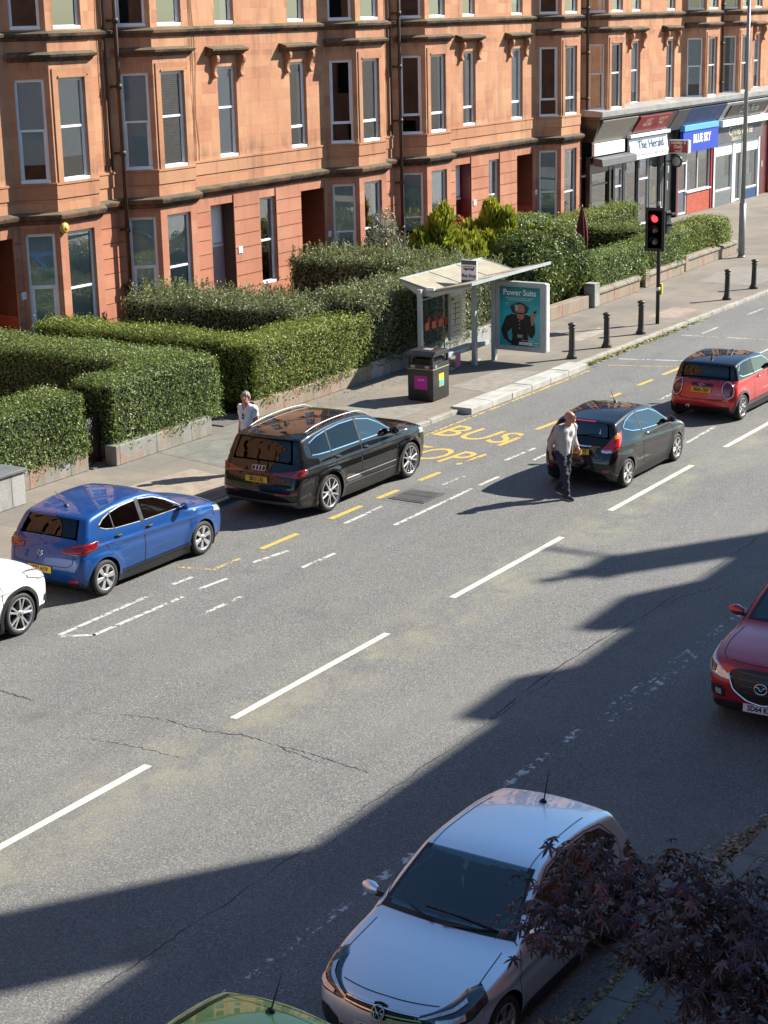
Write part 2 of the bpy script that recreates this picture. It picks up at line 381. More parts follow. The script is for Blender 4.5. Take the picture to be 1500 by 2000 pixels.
# ------------------------------------------------------------------ painted markings
def ribbon(q, pts, wd, z=.004, jit=.0):
    pts = [Vector((x, y, 0)) for x, y in pts]; L_, R_ = [], []
    for i, p_ in enumerate(pts):
        t_ = (pts[min(i+1, len(pts)-1)]-pts[max(i-1, 0)]).normalized(); n_ = Vector((-t_.y, t_.x, 0))
        w_ = wd/2*(1+random.uniform(-jit, jit)); L_.append(p_+n_*w_+Vector((0, 0, z))); R_.append(p_-n_*w_+Vector((0, 0, z)))
    q.sheet([R_, L_])
def lines(name, mat, segs, wd, z=.004):
    q = MB()
    for (x0, y0, x1, y1) in segs:
        k = max(2, int(abs(x1-x0)+abs(y1-y0))*3); ribbon(q, [(x0+(x1-x0)*i/k, y0+(y1-y0)*i/k) for i in range(k+1)], wd, z, .06)
    return tag(q.build(name, mat), kind='structure')
lines('centre_line', M['line_white'], [(x, 14.45, x+4.05, 14.45) for x in (.5, 6.6, 12.6, 18.5, 24.58, 30.7, 36.6, 42.6, 48.6, 54.6, 60.6, 66.6)], .125)
lines('lane_line', M['line_white_worn'], [(21.78,17.63,22.93,17.61),(24.77,17.64,25.77,17.61),(27.85,17.63,30.9,17.66),(31.2,17.66,32.0,17.64),(33.6,17.66,34.7,17.66),(36.8,17.7,38.0,17.7),(40.5,17.77,43.0,17.8),(36.6,15.36,38.4,15.42),(46.4,17.8,48.5,17.8)], .085)
lines('bay_line', M['line_white_worn'], [(19.95,19.01,22.3,19.03),(22.9,19.07,23.4,19.03),(20.2,18.52,22.45,18.48),(22.9,18.5,23.62,18.44),(24.6,18.6,25.5,18.46),(27.5,18.54,28.9,18.56),(19.9,18.98,20.25,18.5),(30.9,18.35,31.7,18.3),(33.3,18.2,34.6,18.15),(45.0,20.97,45.53,19.19),(49.2,20.9,49.6,17.9),(49.7,20.46,50.9,20.45),(53.5,20.5,54.9,20.45)], .085)
lines('bay_dash', M['line_yellow'], [(25.36,18.97,26.5,18.95),(27.64,18.97,28.72,18.95),(29.35,18.97,30.1,18.95),(30.96,18.96,31.75,18.93),(34.45,18.99,35.36,18.94),(36.25,18.98,37.48,18.9),(38.2,18.95,39.2,18.95),(40.3,18.97,40.85,18.97),(41.9,18.98,42.76,18.95),(43.45,18.97,44.62,18.94)], .12)
lines('bay_end', M['line_yellow_worn'], [(23.72,19.68,23.91,18.98),(23.91,18.97,24.68,18.95),(44.04,20.91,44.66,18.96)], .08)
lines('kerb_line', M['line_yellow_worn'], [(32.2,20.98,43.1,20.97)], .09)
lines('parking_line', M['line_white_flakes'], [(12.5,10.1,20.5,10.05),(20.5,10.05,31,9.85),(20.9,9.82,24,9.84)], .13)
# lettering on the road: read by drivers heading along +X
tl = []
for txt, x, y, sx_ in (('BUS', 35.15, 19.95, .70), ('STOP!', 33.05, 20.02, .58)):
    o = text_mesh(txt, 1.62, (x, y, .004), (-.05, -1, 0), (1, -.10, 0), M['line_yellow'], 0, sx=sx_, bold=.004, name='road_lettering'); tag(o, kind='structure')
# cracks of an old trench across the lanes
q = MB()
def crack(pts, wd=.014):
    P_ = []
    for (a, b_) in zip(pts[:-1], pts[1:]):
        for i in range(12):
            f = i/12; P_.append((a[0]+(b_[0]-a[0])*f+random.uniform(-.03, .03), a[1]+(b_[1]-a[1])*f+random.uniform(-.012, .012)))
    ribbon(q, P_+[pts[-1]], wd, .003, .8)
crack([(17.7,18.13),(17.66,17.78),(17.65,17.4)]); crack([(17.86,15.92),(18.0,15.29),(17.94,14.52)], .01)
crack([(17.94,14.52),(18.08,14.01),(18.03,13.37),(18.02,12.86),(17.95,12.4),(17.87,11.79)], .012)
crack([(16.91,15.92),(17.05,15.13),(17.05,14.25)], .008); crack([(17.98,13.3),(17.84,12.57)], .009)
crack([(24.2,11.36),(26.4,11.14),(27.3,10.75)], .014); crack([(20.2,11.3),(22,11.42),(24.2,11.36)], .016)
tag(q.build('road_crack', M['seam']), kind='structure')
# inspection cover set in the bay
e = empty('inspection_cover', 'square grey iron inspection cover in the road right of the black estate car', 'manhole cover', (29.85, 18.35, .004))
q = MB(); q.box((-.42, -.42, 0), (.42, .42, .012)); q.build('frame', M['cast_iron'], e)
q = MB()
for i in range(2):
    q.box((-.36+i*.37, -.36, .0125), (-.36+i*.37+.35, .36, .017))
    for a in range(7):
        for b_ in range(12): q.box((-.345+i*.37+a*.047, -.34+b_*.058, .0172), (-.345+i*.37+a*.047+.03, -.34+b_*.058+.028, .022))
q.build('lid', M['cast_iron'], e)
q = MB(); q.quad((29.3, 17.84, .003), (30.7, 17.84, .003), (30.7, 18.86, .003), (29.3, 18.86, .003))
M['patch'] = plain('patch', (.125, .124, .12), .85, 0, .35, 9, bump=.6)
tag(q.build('road_patch', M['patch']), kind='structure')
def litter(name, n, fx, mats, size=(.03, .07), kind='stuff'):
    """many small fallen leaves; fx gives a position"""
    V = np.zeros((n*4, 3)); Fq = np.arange(n*4).reshape(n, 4)
    for i in range(n):
        x, y, z = fx(); a = random.uniform(0, 6.3); s_ = random.uniform(*size); t1 = random.uniform(-.5, .5); t2 = random.uniform(-.4, .4)
        u = Vector((math.cos(a), math.sin(a), t1))*s_; v = Vector((-math.sin(a), math.cos(a), t2))*s_*.55; c = Vector((x, y, z+s_*.32))
        V[i*4:i*4+4] = [c-u, c-v*.9, c+u, c+v]
    mi = RNG.integers(0, len(mats), n)
    return tag(np_mesh(name, V, Fq, mats, mi=mi), kind=kind)
def leafmat(name, stops, rough=.6, trans=.0, spec=.4):
    t = NT(name); i = t.isl(); c = t.ramp(i, stops); t.bsdf(c, rough, spec=spec); return t.mat
M['litter'] = leafmat('litter', [(0, (.12, .07, .035)), (.5, (.30, .20, .11)), (.8, (.42, .34, .21)), (1, (.05, .03, .03))], .7)
M['weed'] = leafmat('weed', [(0, (.10, .16, .03)), (.6, (.24, .30, .05)), (1, (.30, .26, .12))], .6)
def g_near():
    x = random.uniform(11.5, 21); return (x, KN+abs(random.gauss(0, .12))*(.5+.7*abs(math.sin(x*1.3)+.4*math.sin(x*4.1))), .003+random.uniform(0, .03))
litter('fallen_leaves', 4200, g_near, [M['litter']], (.022, .062))
litter('fallen_leaves', 130, lambda: (random.uniform(12, 19), random.uniform(5.2, KN-.1), PZ+.003), [M['litter']], (.018, .04))
litter('fallen_leaves', 350, lambda: (random.uniform(12.5, 17), KN-.30+random.gauss(0, .03), PZ+.003), [M['litter'], M['weed']], (.014, .035))
litter('gutter_weeds', 1500, lambda: (random.triangular(43.4, 52.5, 44), KY-abs(random.gauss(0, .09)), .003), [M['weed'], M['weed'], M['litter']], (.02, .07))
litter('gutter_weeds', 350, lambda: (random.uniform(32, 44), min(KY-.32, 21.08)-abs(random.gauss(0, .05)), .003), [M['litter'], M['litter'], M['weed']], (.012, .03))
litter('fallen_leaves', 220, lambda: (random.uniform(33.5, 40), random.uniform(24.4, 25.3), PZ+.003), [M['litter']], (.015, .035))
# ------------------------------------------------------------------ red sandstone tenements across the road
YF = 33.4                                        # plane of the flat frontage
def sandstone(name, c1, c2, c3, row=.345, wid=.86, stain=.35, bumpk=.25):
    t = NT(name); p = t.pos(); s = t.sep(p)
    uu = t.math('SUBTRACT', s[0], t.math('MULTIPLY', s[1], .414))
    v = t.comb(uu, s[2], 0)
    br = t.n('TexBrick'); t.set(br.inputs['Vector'], v); br.inputs['Scale'].default_value = 1; br.offset = .45; br.squash = .8; br.squash_frequency = 3
    br.inputs['Brick Width'].default_value = wid; br.inputs['Row Height'].default_value = row; br.inputs['Mortar Size'].default_value = .006; br.inputs['Mortar Smooth'].default_value = .3
    br.inputs['Color1'].default_value = (*c1, 1); br.inputs['Color2'].default_value = (*c2, 1); br.inputs['Mortar'].default_value = (c1[0]*.72, c1[1]*.72, c1[2]*.72, 1); br.inputs['Bias'].default_value = -.1
    n1 = t.noise(p, .7, 5, .6); n2 = t.noise(t.vmul(p, (1, 1, 4.0)), 3.2, 5, .65); n3 = t.noise(p, 45, 3, .7)
    blk = t.n('TexBrick'); t.set(blk.inputs['Vector'], v); blk.inputs['Scale'].default_value = 1; blk.offset = .45; blk.squash = .8; blk.squash_frequency = 3
    blk.inputs['Brick Width'].default_value = wid; blk.inputs['Row Height'].default_value = row; blk.inputs['Mortar Size'].default_value = 0
    blk.inputs['Color1'].default_value = (0, 0, 0, 1); blk.inputs['Color2'].default_value = (1, 1, 1, 1)
    c = t.mix(t.math('MULTIPLY', t.ramp(blk.outputs[0], [(.0, 0.0), (.35, .1), (1, 1.0)]), .85), br.outputs[0], c3)
    c = t.mix(t.math('MULTIPLY', t.ramp(blk.outputs[0], [(.0, 1.0), (.22, .0)]), .45), c, (c2[0]*.80, c2[1]*.72, c2[2]*.74))
    c = t.mix(t.math('MULTIPLY', t.ramp(n2, [(.38, 0.0), (.7, 1.0)]), .35), c, c3)
    c = t.mix(t.math('MULTIPLY', t.ramp(n1, [(.4, 0.0), (.68, 1.0)]), .35), c, (c2[0]*.78, c2[1]*.72, c2[2]*.75))
    # soot and rain streaks: tall narrow patches
    st = t.noise(t.vmul(p, (2.2, 2.2, .35)), 1.0, 6, .65)
    c = t.mix(t.math('MULTIPLY', t.ramp(st, [(.52, 0.0), (.74, 1.0)]), stain), c, (.085, .058, .045))
    # water stains hanging below and washed-down dirt above each ledge
    for zl, up_, dn in ((4.30, .02, .55), (8.94, .05, .42), (8.42, .02, .35), (5.30, .75, .02)):
        d_ = t.math('SUBTRACT', s[2], zl); band = t.math('MULTIPLY', t.ramp(t.math('MULTIPLY_ADD', d_, 1/(up_+dn), dn/(up_+dn)), [(0, 0.0), (.5 if up_ < .5 else .25, .5), (.97 if up_ < .5 else .06, 1.0), (1, 0.0)]), t.ramp(t.noise(t.vmul(p, (3.2, 3.2, .5)), 1.0, 5, .7), [(.44, 0.0), (.66, 1.0)]))
        c = t.mix(t.math('MULTIPLY', band, min(.7, stain*1.3)), c, (.07, .055, .042))
    c = t.mix(t.math('MULTIPLY', t.ramp(n3, [(.35, 1.0), (.6, 0.0)]), .14), c, (c1[0]*.5, c1[1]*.45, c1[2]*.45))
    t.bsdf(c, .86, 0, t.bump(t.math('ADD', t.math('MULTIPLY', n3, .35), t.math('MULTIPLY', br.outputs[1], -1)), bumpk, .012), spec=.25); return t.mat
M['stone_wall'] = sandstone('stone_wall', (.475, .225, .125), (.40, .172, .096), (.56, .315, .175), .345, .86, .5)
M['stone_base'] = sandstone('stone_base', (.455, .190, .115), (.39, .158, .095), (.52, .255, .155), .42, 1.05, .34)
M['stone_trim'] = sandstone('stone_trim', (.44, .205, .112), (.37, .16, .088), (.50, .28, .155), .9, 2.4, .55)
def ledge_mat():
    t = NT('stone_ledge'); p = t.pos(); n = t.sep(t.n('NewGeometry').outputs['Normal'])
    a = t.noise(p, .9, 6, .65); b_ = t.noise(p, 9, 4); mossy = t.noise(p, 1.7, 4)
    c = t.mix(t.ramp(a, [(.34, 0.0), (.56, 1.0)]), (.20, .105, .065), (.05, .04, .034))
    c = t.mix(t.math('MULTIPLY', t.ramp(b_, [(.5, 0.0), (.7, 1.0)]), .3), c, (.36, .22, .13))
    up = t.ramp(n[2], [(.25, 0.0), (.6, 1.0)])
    c = t.mix(t.math('MULTIPLY', up, .8), c, t.ramp(mossy, [(.35, (.085, .08, .06)), (.55, (.14, .125, .08)), (.68, (.07, .08, .03))]))
    t.bsdf(c, .9, 0, t.bump(b_, .4, .015), spec=.2); return t.mat
M['stone_ledge'] = ledge_mat()
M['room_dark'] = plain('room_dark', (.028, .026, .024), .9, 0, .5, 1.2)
M['blind_white'] = plain('blind_white', (.86, .88, .84), .8, 0, .06, 2)
M['blind_grey'] = plain('blind_grey', (.76, .81, .80), .8, 0, .08, 2)
M['curtain'] = plain('curtain', (.70, .67, .58), .9, 0, .15, 3)
M['net'] = plain('net', (.66, .73, .70), .9, 0, .12, 5)
M['slat'] = plain('slat', (.72, .73, .70), .5)
M['door_red'] = plain('door_red', (.10, .012, .016), .4, 0, .2, 4, coat=.4)
M['door_brown'] = plain('door_brown', (.085, .028, .016), .5, 0, .2, 4)
M['door_mauve'] = plain('door_mauve', (.34, .28, .29), .5, 0, .08, 4)
M['close_tile'] = plain('close_tile', (.20, .055, .032), .45, 0, .2, 3)
M['lead'] = plain('lead', (.28, .28, .265), .6, 0, .3, 1.6, bump=.3)
M['slate'] = plain('slate', (.10, .10, .11), .7, 0, .3, 2)
M['step_stone'] = plain('step_stone', (.30, .24, .20), .85, 0, .2, 3)

def wall_panel(q, o, u, n, W, z0, z1, ops, mi=0, depth=.16, revmi=None):
    """wall rectangle with real openings and reveals; o,u,n are plan vectors, n points outward"""
    revmi = mi if revmi is None else revmi
    o, u, n = Vector((*o, 0)), Vector((*u, 0)), Vector((*n, 0)); Z = Vector((0, 0, 1))
    us = sorted({0, W, *[a for op in ops for a in op[:2]]}); zs = sorted({z0, z1, *[a for op in ops for a in op[2:4]]})
    for i in range(len(us)-1):
        run = None
        for j in range(len(zs)-1):
            cu, cz = (us[i]+us[i+1])/2, (zs[j]+zs[j+1])/2
            if any(a < cu < b_ and c < cz < d for a, b_, c, d, *_ in ops): continue
            q.quad(o+u*us[i]+Z*zs[j], o+u*us[i+1]+Z*zs[j], o+u*us[i+1]+Z*zs[j+1], o+u*us[i]+Z*zs[j+1], mi)
    for op in ops:
        a, b_, c, d = op[:4]; dp = op[4] if len(op) > 4 else depth; k = -n*dp
        P = [o+u*a+Z*c, o+u*b_+Z*c, o+u*b_+Z*d, o+u*a+Z*d]
        for i in range(4):
            A, B = P[i], P[(i+1) % 4]; q.quad(A, A+k, B+k, B, revmi)
def moulding(q, path, prof, mi=0, ends=True):
    """profile of (outward, z) points swept along a plan polyline with mitred corners"""
    P = [Vector((x, y)) for x, y in path]; k = len(P); offs = []
    for i in range(k):
        d0 = (P[i]-P[i-1]).normalized() if i else (P[1]-P[0]).normalized(); d1 = (P[i+1]-P[i]).normalized() if i < k-1 else d0
        n0, n1 = Vector((d0.y, -d0.x)), Vector((d1.y, -d1.x)); m_ = (n0+n1).normalized(); offs.append(m_/max(.35, m_.dot(n0)))
    m_ = len(prof)
    vs = [(*(P[i]+offs[i]*d), z) for i in range(k) for d, z in prof]
    fs = [(i*m_+j, (i+1)*m_+j, (i+1)*m_+(j+1) % m_, i*m_+(j+1) % m_) for i in range(k-1) for j in range(m_)]
    if ends: fs += [tuple(range(m_)), tuple(range((k-1)*m_+m_-1, (k-1)*m_-1, -1))]
    q.add(vs, fs, mi)
def make_window(parent, o, u, n, wd, z0, ht, style='sash', cover='blind', frac=1.0, lit=False, rng=random):
    """white window set at the back of its reveal: frame, pane, sill and what hangs behind"""
    o, u, n = Vector((*o, z0)), Vector((*u, 0)).normalized(), Vector((*n, 0)).normalized(); Z = Vector((0, 0, 1)); d = n*.06
    f = MB(); s_ = .075; sill = .13
    f.obox(o, u*s_, Z*ht, d); f.obox(o+u*(wd-s_), u*s_, Z*ht, d)
    f.obox(o+u*s_+Z*(ht-.085), u*(wd-2*s_), Z*.085, d); f.obox(o+u*s_, u*(wd-2*s_), Z*.10, d)
    k = n*-.012
    if style == 'sash':
        mz = ht*(.5+rng.uniform(-.02, .05)); f.obox(o+u*s_+Z*mz, u*(wd-2*s_), Z*.065, n*.052)
        f.obox(o+u*s_+Z*.10+k, u*.035, Z*(mz-.10), n*.05); f.obox(o+u*(wd-s_-.035)+Z*.10+k, u*.035, Z*(mz-.10), n*.05)
    elif style == 'low':
        mz = ht*.235; f.obox(o+u*s_+Z*mz, u*(wd-2*s_), Z*.085, n*.056)
        f.obox(o+u*s_+Z*(mz+.085)+k, u*.04, Z*(ht-.17-mz), n*.055); f.obox(o+u*(wd-s_-.04)+Z*(mz+.085)+k, u*.04, Z*(ht-.17-mz), n*.055)
    elif style == 'casement':
        mz = ht*.56; f.obox(o+u*s_+Z*mz, u*(wd-2*s_), Z*.10, n*.056)
        f.obox(o+u*s_+Z*.10+k, u*.07, Z*(mz-.10), n*.062); f.obox(o+u*(wd-s_-.07)+Z*.10+k, u*.07, Z*(mz-.10), n*.062)
    else: mz = ht*.5
    wo_ = f.build('window', M['upvc'], parent, bevel=.006, seg=1)
    q = MB(); i0 = o+u*.05+Z*.05+n*.02; tilt = n*rng.uniform(-.012, .012); tz = n*rng.uniform(-.012, .012)
    for (za, zb) in ((0, mz-.03), (mz-.03, ht-.1)):
        tilt = n*rng.uniform(-.010, .010); tz = n*rng.uniform(-.010, .010)
        q.quad(i0+Z*za, i0+u*(wd-.1)+Z*za+tilt, i0+u*(wd-.1)+Z*zb+tilt+tz, i0+Z*zb+tz)
    q.build('pane', M['window_glass'], wo_)
    q = MB(); q.obox(o+n*.0-u*.0-Z*.0+n*.055, u*wd, Z*.085, n*.085); q.build('sill', M['upvc'], wo_, bevel=.01)
    b_ = o+n*-.02
    if cover in ('blind', 'grey', 'net'):
        q = MB(); zb = ht*(1-frac)+.04; q.obox(b_+u*.05+Z*zb, u*(wd-.1), Z*(ht-.06-zb), n*.004)
        q.build('roller_blind', M[{'blind': 'blind_white', 'grey': 'blind_grey', 'net': 'net'}[cover]], wo_)
    elif cover == 'curtain':
        q = MB()
        for side, fr in ((0, rng.uniform(.16, .4)), (1, rng.uniform(.15, .38))):
            cw = wd*fr; m_ = 14; pts = []
            for i in range(m_+1):
                a = (cw*i/m_ if side == 0 else wd-cw*i/m_)
                pts.append(b_+u*a+n*(.02*math.sin(i*1.7)-.04))
            q.sheet([[p_+Z*.03 for p_ in pts], [p_+Z*(ht-.05) for p_ in pts]], 0, True)
        q.each('curtain', M['curtain'], wo_)
    elif cover == 'venetian':
        q = MB(); z = .1
        while z < ht-.1: q.obox(b_+u*.06+Z*z-n*.02, u*(wd-.12), Z*.018+n*.03, Z*.003); z += .052
        q.build('venetian_blind', M['slat'], wo_)
    return wo_
C1X, C2X, BD = .18, 10.45, .75
def bay_path(W=14.45): 
    p_ = [(0, 0)]
    for c in (C1X, C2X): p_ += [(c, 0), (c+BD, -BD), (c+BD+1.65, -BD), (c+2*BD+1.65, 0)]
    return p_+[(W, 0)]
def hood(parent, xl, xr):
    """stone hood slab on two scroll brackets above an upper window"""
    q = MB(); x0, x1 = xl-.52, xr+.30
    q.extr([(-.002, 8.33), (-.10, 8.34), (-.16, 8.40), (-.24, 8.42), (-.30, 8.47), (-.30, 8.52), (-.02, 8.60), (-.002, 8.60)], (x0, 0, 0), (0, 1, 0), (0, 0, 1), (x1-x0, 0, 0))
    h_ = q.build('window_hood', M['stone_ledge'], parent)
    q = MB()
    for bx in (xl-.26, xr+.10):
        prof = [(0, 8.33), (-.22, 8.33), (-.245, 8.24), (-.225, 8.15), (-.17, 8.07), (-.125, 7.97), (-.105, 7.86), (-.12, 7.79), (-.15, 7.75), (-.145, 7.69), (-.10, 7.67), (-.05, 7.69), (0, 7.66)]
        q.extr(prof, (bx, 0, 0), (0, 1, 0), (0, 0, 1), (.13, 0, 0))
    q.each('scroll_bracket', M['stone_trim'], h_, bevel=.012)
def rr(x0, bayn, fl, side):
    return random.Random(int(x0*10)*1000+bayn*100+fl*10+side)
def tenement(x0, label, base='house', spec=None, W=14.45, only_right=False, doors=('mauve', 'brown'), group=None):
    """one close of the terrace: two canted bays, a flat middle, string courses, downpipe"""
    spec = spec or {}
    T = empty('sandstone_tenement', label, 'tenement', (x0, YF, .0), 0, 'red sandstone tenements across the road')
    gz = 4.28 if base == 'house' else 4.6; up = MB(); bs = MB(); HT = 16.2
    s2 = math.sqrt(.5); L45 = BD/s2
    f1, f2 = (5.35, 8.0), (9.22, 11.9); w2 = (13.1, 15.6)
    wins = []
    # flat stretches
    flats = [(0, C1X), (C1X+2*BD+1.65, C2X), (C2X+2*BD+1.65, W)]
    for fi, (a, b_) in enumerate(flats):
        ops, gops = [], []
        if fi == 1:
            for k_, (l, r_) in enumerate(((4.80, 5.73), (8.50, 9.40))):
                for z_ in (f1, f2, w2): ops.append((l-a, r_-a, *z_))
                wins.append(((l, .16), (1, 0), (0, -1), r_-l, f1, ('flat', 1, k_))); wins.append(((l, .16), (1, 0), (0, -1), r_-l, f2, ('flat', 2, k_)))
                hood(T, l, r_)
            if base == 'house':
                gops = [(4.14-a, 5.30-a, .45, 3.99, .5), (6.62-a, 7.50-a, 1.28, 3.98, .16), (8.86-a, 10.22-a, .2, 3.98, 1.2)]
                wins.append(((6.62, .16), (1, 0), (0, -1), .88, (1.28, 3.98), ('flat', 0, 0)))
        wall_panel(up, (a, 0), (1, 0), (0, -1), b_-a, gz, HT, ops)
        if base == 'house':
            wall_panel(bs, (a, 0), (1, 0), (0, -1), b_-a, -.1, gz, gops)
            z = .06; row = 0
            while z < 4.2:                                            # channelled courses, each block course stands proud
                top = min(z+.395, 4.22)
                cuts = [(a+.0, b_)]
                for g in gops:
                    if g[2] < top-.02 and g[3] > z+.06:
                        cuts = [c for s_, e_ in cuts for c in ((s_, min(e_, a+g[0])), (max(s_, a+g[1]), e_)) if c[1]-c[0] > .03]
                for s_, e_ in cuts: bs.box((s_, -.03, z), (e_, .02, top))
                z += .42; row += 1
    for bi, c in enumerate((C1X, C2X)):
        for z0, z1, q, hasw in ((-.1, gz, bs, base == 'house'), (gz, HT, up, True)):
            fl = ((.72, 4.05),) if q is bs else (f1, f2, w2)
            o1 = [(.16, .93, *z_) for z_ in fl] if hasw else []
            o2 = [(.29, 1.36, *z_) for z_ in fl] if hasw else []
            if base != 'house' and q is bs: continue
            wall_panel(q, (c, 0), (s2, -s2), (-s2, -s2), L45, z0, z1, o1, depth=.13)
            wall_panel(q, (c+BD, -BD), (1, 0), (0, -1), 1.65, z0, z1, o2, depth=.15)
            wall_panel(q, (c+BD+1.65, -BD), (s2, s2), (s2, -s2), L45, z0, z1, [])
            for z_ in fl:
                if not hasw or z_ == w2: continue
                lev = 0 if q is bs else (1 if z_ == f1 else 2)
                wins.append(((c+.16*s2+.13*s2, -.16*s2+.13*s2), (s2, -s2), (-s2, -s2), .77, z_, ('cant', lev, bi)))
                wins.append(((c+BD+.29, -BD+.15), (1, 0), (0, -1), 1.07, z_, ('front', lev, bi)))
        # raised margins round the first-floor bay windows and lintel blocks below the string course
        tr = MB(); fx0, fx1 = c+BD+.29, c+BD+1.36
        tr.box((fx0-.2, -BD-.03, 8.06), (fx1+.16, -BD+.01, 8.24)); tr.box((fx0-.2, -BD-.03, 5.35), (fx0-.002, -BD+.01, 8.06)); tr.box((fx1+.03, -BD-.045, 8.0), (fx0+.02, -BD-.002, 8.055))
        tr.box((fx0+.0, -BD-.06, 8.005), (fx1+.0, -BD+.01, 8.058))
        tr.each('window_margin', M['stone_trim'], T)
    up.build('wall', M['stone_wall'], T)
    if base == 'house': bs.build('base_wall', M['stone_base'], T)
    path = bay_path(W)
    if base == 'house':
        q = MB(); moulding(q, path, [(0, 4.28), (.05, 4.30), (.08, 4.37), (.16, 4.42), (.19, 4.50), (.185, 4.54), (.02, 4.60), (0, 4.60)]); q.build('string_course', M['stone_ledge'], T)
    q = MB(); moulding(q, path, [(0, 4.93), (.028, 4.935), (.028, 5.28), (.05, 5.29), (.05, 5.345), (0, 5.35)]); q.build('sill_band', M['stone_trim'], T)
    q = MB()
    for c in (C1X, C2X):
        moulding(q, [(c+.02, -.02), (c+BD, -BD), (c+BD+1.65, -BD), (c+2*BD+1.63, -.02)], [(0, 8.42), (.04, 8.43), (.08, 8.50), (.17, 8.54), (.19, 8.60), (.02, 8.67), (0, 8.67)])
    q.each('bay_cornice', M['stone_ledge'], T)
    q = MB(); moulding(q, path, [(0, 8.94), (.05, 8.96), (.07, 9.02), (.13, 9.05), (.15, 9.12), (.02, 9.19), (0, 9.19)]); q.build('sill_course', M['stone_ledge'], T)
    q = MB(); moulding(q, path, [(0, 16.0), (.3, 16.1), (.35, 16.3), (0, 16.4)]); q.build('eaves_cornice', M['stone_ledge'], T)
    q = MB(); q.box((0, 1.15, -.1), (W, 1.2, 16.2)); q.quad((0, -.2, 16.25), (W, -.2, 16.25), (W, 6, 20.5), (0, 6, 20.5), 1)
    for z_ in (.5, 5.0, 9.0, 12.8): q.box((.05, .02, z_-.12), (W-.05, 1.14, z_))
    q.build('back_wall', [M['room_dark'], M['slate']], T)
    # windows and what hangs in them
    for (o, u, n, wd, z_, key) in wins:
        rg = random.Random(hash((round(x0), key[0] == 'flat', key[0] == 'front', key[1], key[2])) & 0xffff)
        d_ = {'cant': ('sash', rg.choice(['grey', 'net', 'none', 'curtain'])), 'front': ('sash', rg.choice(['net', 'curtain', 'none', 'blind'])), 'flat': ('sash', rg.choice(['blind', 'curtain', 'grey', 'net']))}[key[0]]
        if key[1] == 2: d_ = ('plain' if key[0] == 'cant' else 'sash', rg.choice(['none', 'none', 'curtain', 'grey']))
        if key[1] == 0: d_ = (rg.choice(['sash', 'casement']), rg.choice(['net', 'net', 'blind', 'grey']))
        st, cv, *fr = spec.get(key, d_)
        make_window(T, o, u, n, wd, z_[0], z_[1]-z_[0], st, cv, fr[0] if fr else rg.uniform(.75, 1), rng=rg)
    # front doors
    if base == 'house':
        q = MB(); q.box((4.14, .42, .45), (5.30, .50, 3.99)); dm = {'mauve': 'door_mauve', 'red': 'door_red'}[doors[0]]
        D = q.build('front_door', M[dm], T)
        q = MB(); q.box((4.2, .405, 2.66), (5.24, .419, 2.74)); q.box((4.2, .40, .5), (4.26, .419, 3.95)); q.build('frame', M['upvc'], D)
        q = MB(); q.quad((4.28, .412, 2.78), (5.2, .412, 2.78), (5.2, .412, 3.9), (4.28, .412, 3.9)); q.build('fanlight', M['blind_grey'], D)
        q = MB(); q.box((5.282, .02, .5), (5.296, .41, 3.97)); q.build('reveal_sheet', M[{'mauve': 'room_dark', 'red': 'door_red'}[doors[0]]], D)  # dark sheet paints shade on the reveal by the mauve door; red lining otherwise
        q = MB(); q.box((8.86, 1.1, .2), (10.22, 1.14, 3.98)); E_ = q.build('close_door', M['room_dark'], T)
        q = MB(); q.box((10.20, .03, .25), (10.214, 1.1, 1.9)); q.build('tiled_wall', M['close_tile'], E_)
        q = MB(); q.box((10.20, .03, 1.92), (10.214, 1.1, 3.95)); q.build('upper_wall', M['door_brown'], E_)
        q = MB(); q.box((4.0, -1.1, 0), (5.45, .0, .16)); q.box((4.0, -.75, .16), (5.45, 0, .31)); q.box((4.05, -.4, .31), (5.4, .3, .45)); q.build('door_step', M['step_stone'], T)
        q = MB(); q.box((5.42, -.055, 2.42), (5.62, -.032, 2.62)); q.box((10.34, -.055, 2.35), (10.5, -.032, 2.55)); q.each('number_plate', M['plate_white'], T)
    # cast-iron downpipe at the party line
    zb = .1 if base == 'house' else 5.3
    if not only_right or True:
        P = empty('drainpipe'); P.parent = T
        q = MB(); q.tube([(.05, -.25, 16), (.05, -.25, zb)], .056, 10)
        for z_ in (14.6, 12.8, 11, 9.4, 7.65, 5.85, 3.75, 2.2, 1.0):
            if z_ > zb: q.lathe([(.058, -.07), (.085, -.065), (.085, .065), (.058, .07)], (.05, -.25, z_), 12); q.box((-.03, -.24, z_-.025), (.13, .0, z_+.025))
        q.build('pipe', M['pipe_iron'], P)
        q = MB(); q.tube([(-.22, -.05, 16), (-.22, -.05, 10.2), (-.20, -.05, 5.4)], .032, 8); q.build('waste_pipe', M['pipe_iron'], P)
        q = MB()
        for k_ in range(3):
            rg = random.Random(k_+int(x0)); xx = 3.55+k_*.09
            q.tube([(xx+rg.uniform(-.06, .06), -.012, z_) for z_ in np.arange(5.0, 16, .8)], .007, 4)
            xx = -.32-k_*.07; q.tube([(xx+rg.uniform(-.03, .03), -.012, z_) for z_ in np.arange(5.4, 16, .8)], .007, 4)
        q.each('cable', M['black_plastic'], T)
    return T
XB = [24.23, 38.68, 53.27, 67.73, 82.08]
tenement(XB[0], 'red sandstone tenement at the left edge with a yellow alarm box on its bay', spec={('cant', 1, 1): ('sash', 'blind', .84), ('front', 1, 1): ('sash', 'blind', .78), ('cant', 0, 1): ('casement', 'net', 1), ('front', 0, 1): ('sash', 'net', 1), ('cant', 2, 1): ('plain', 'none'), ('front', 2, 1): ('plain', 'none')}, W=14.45)
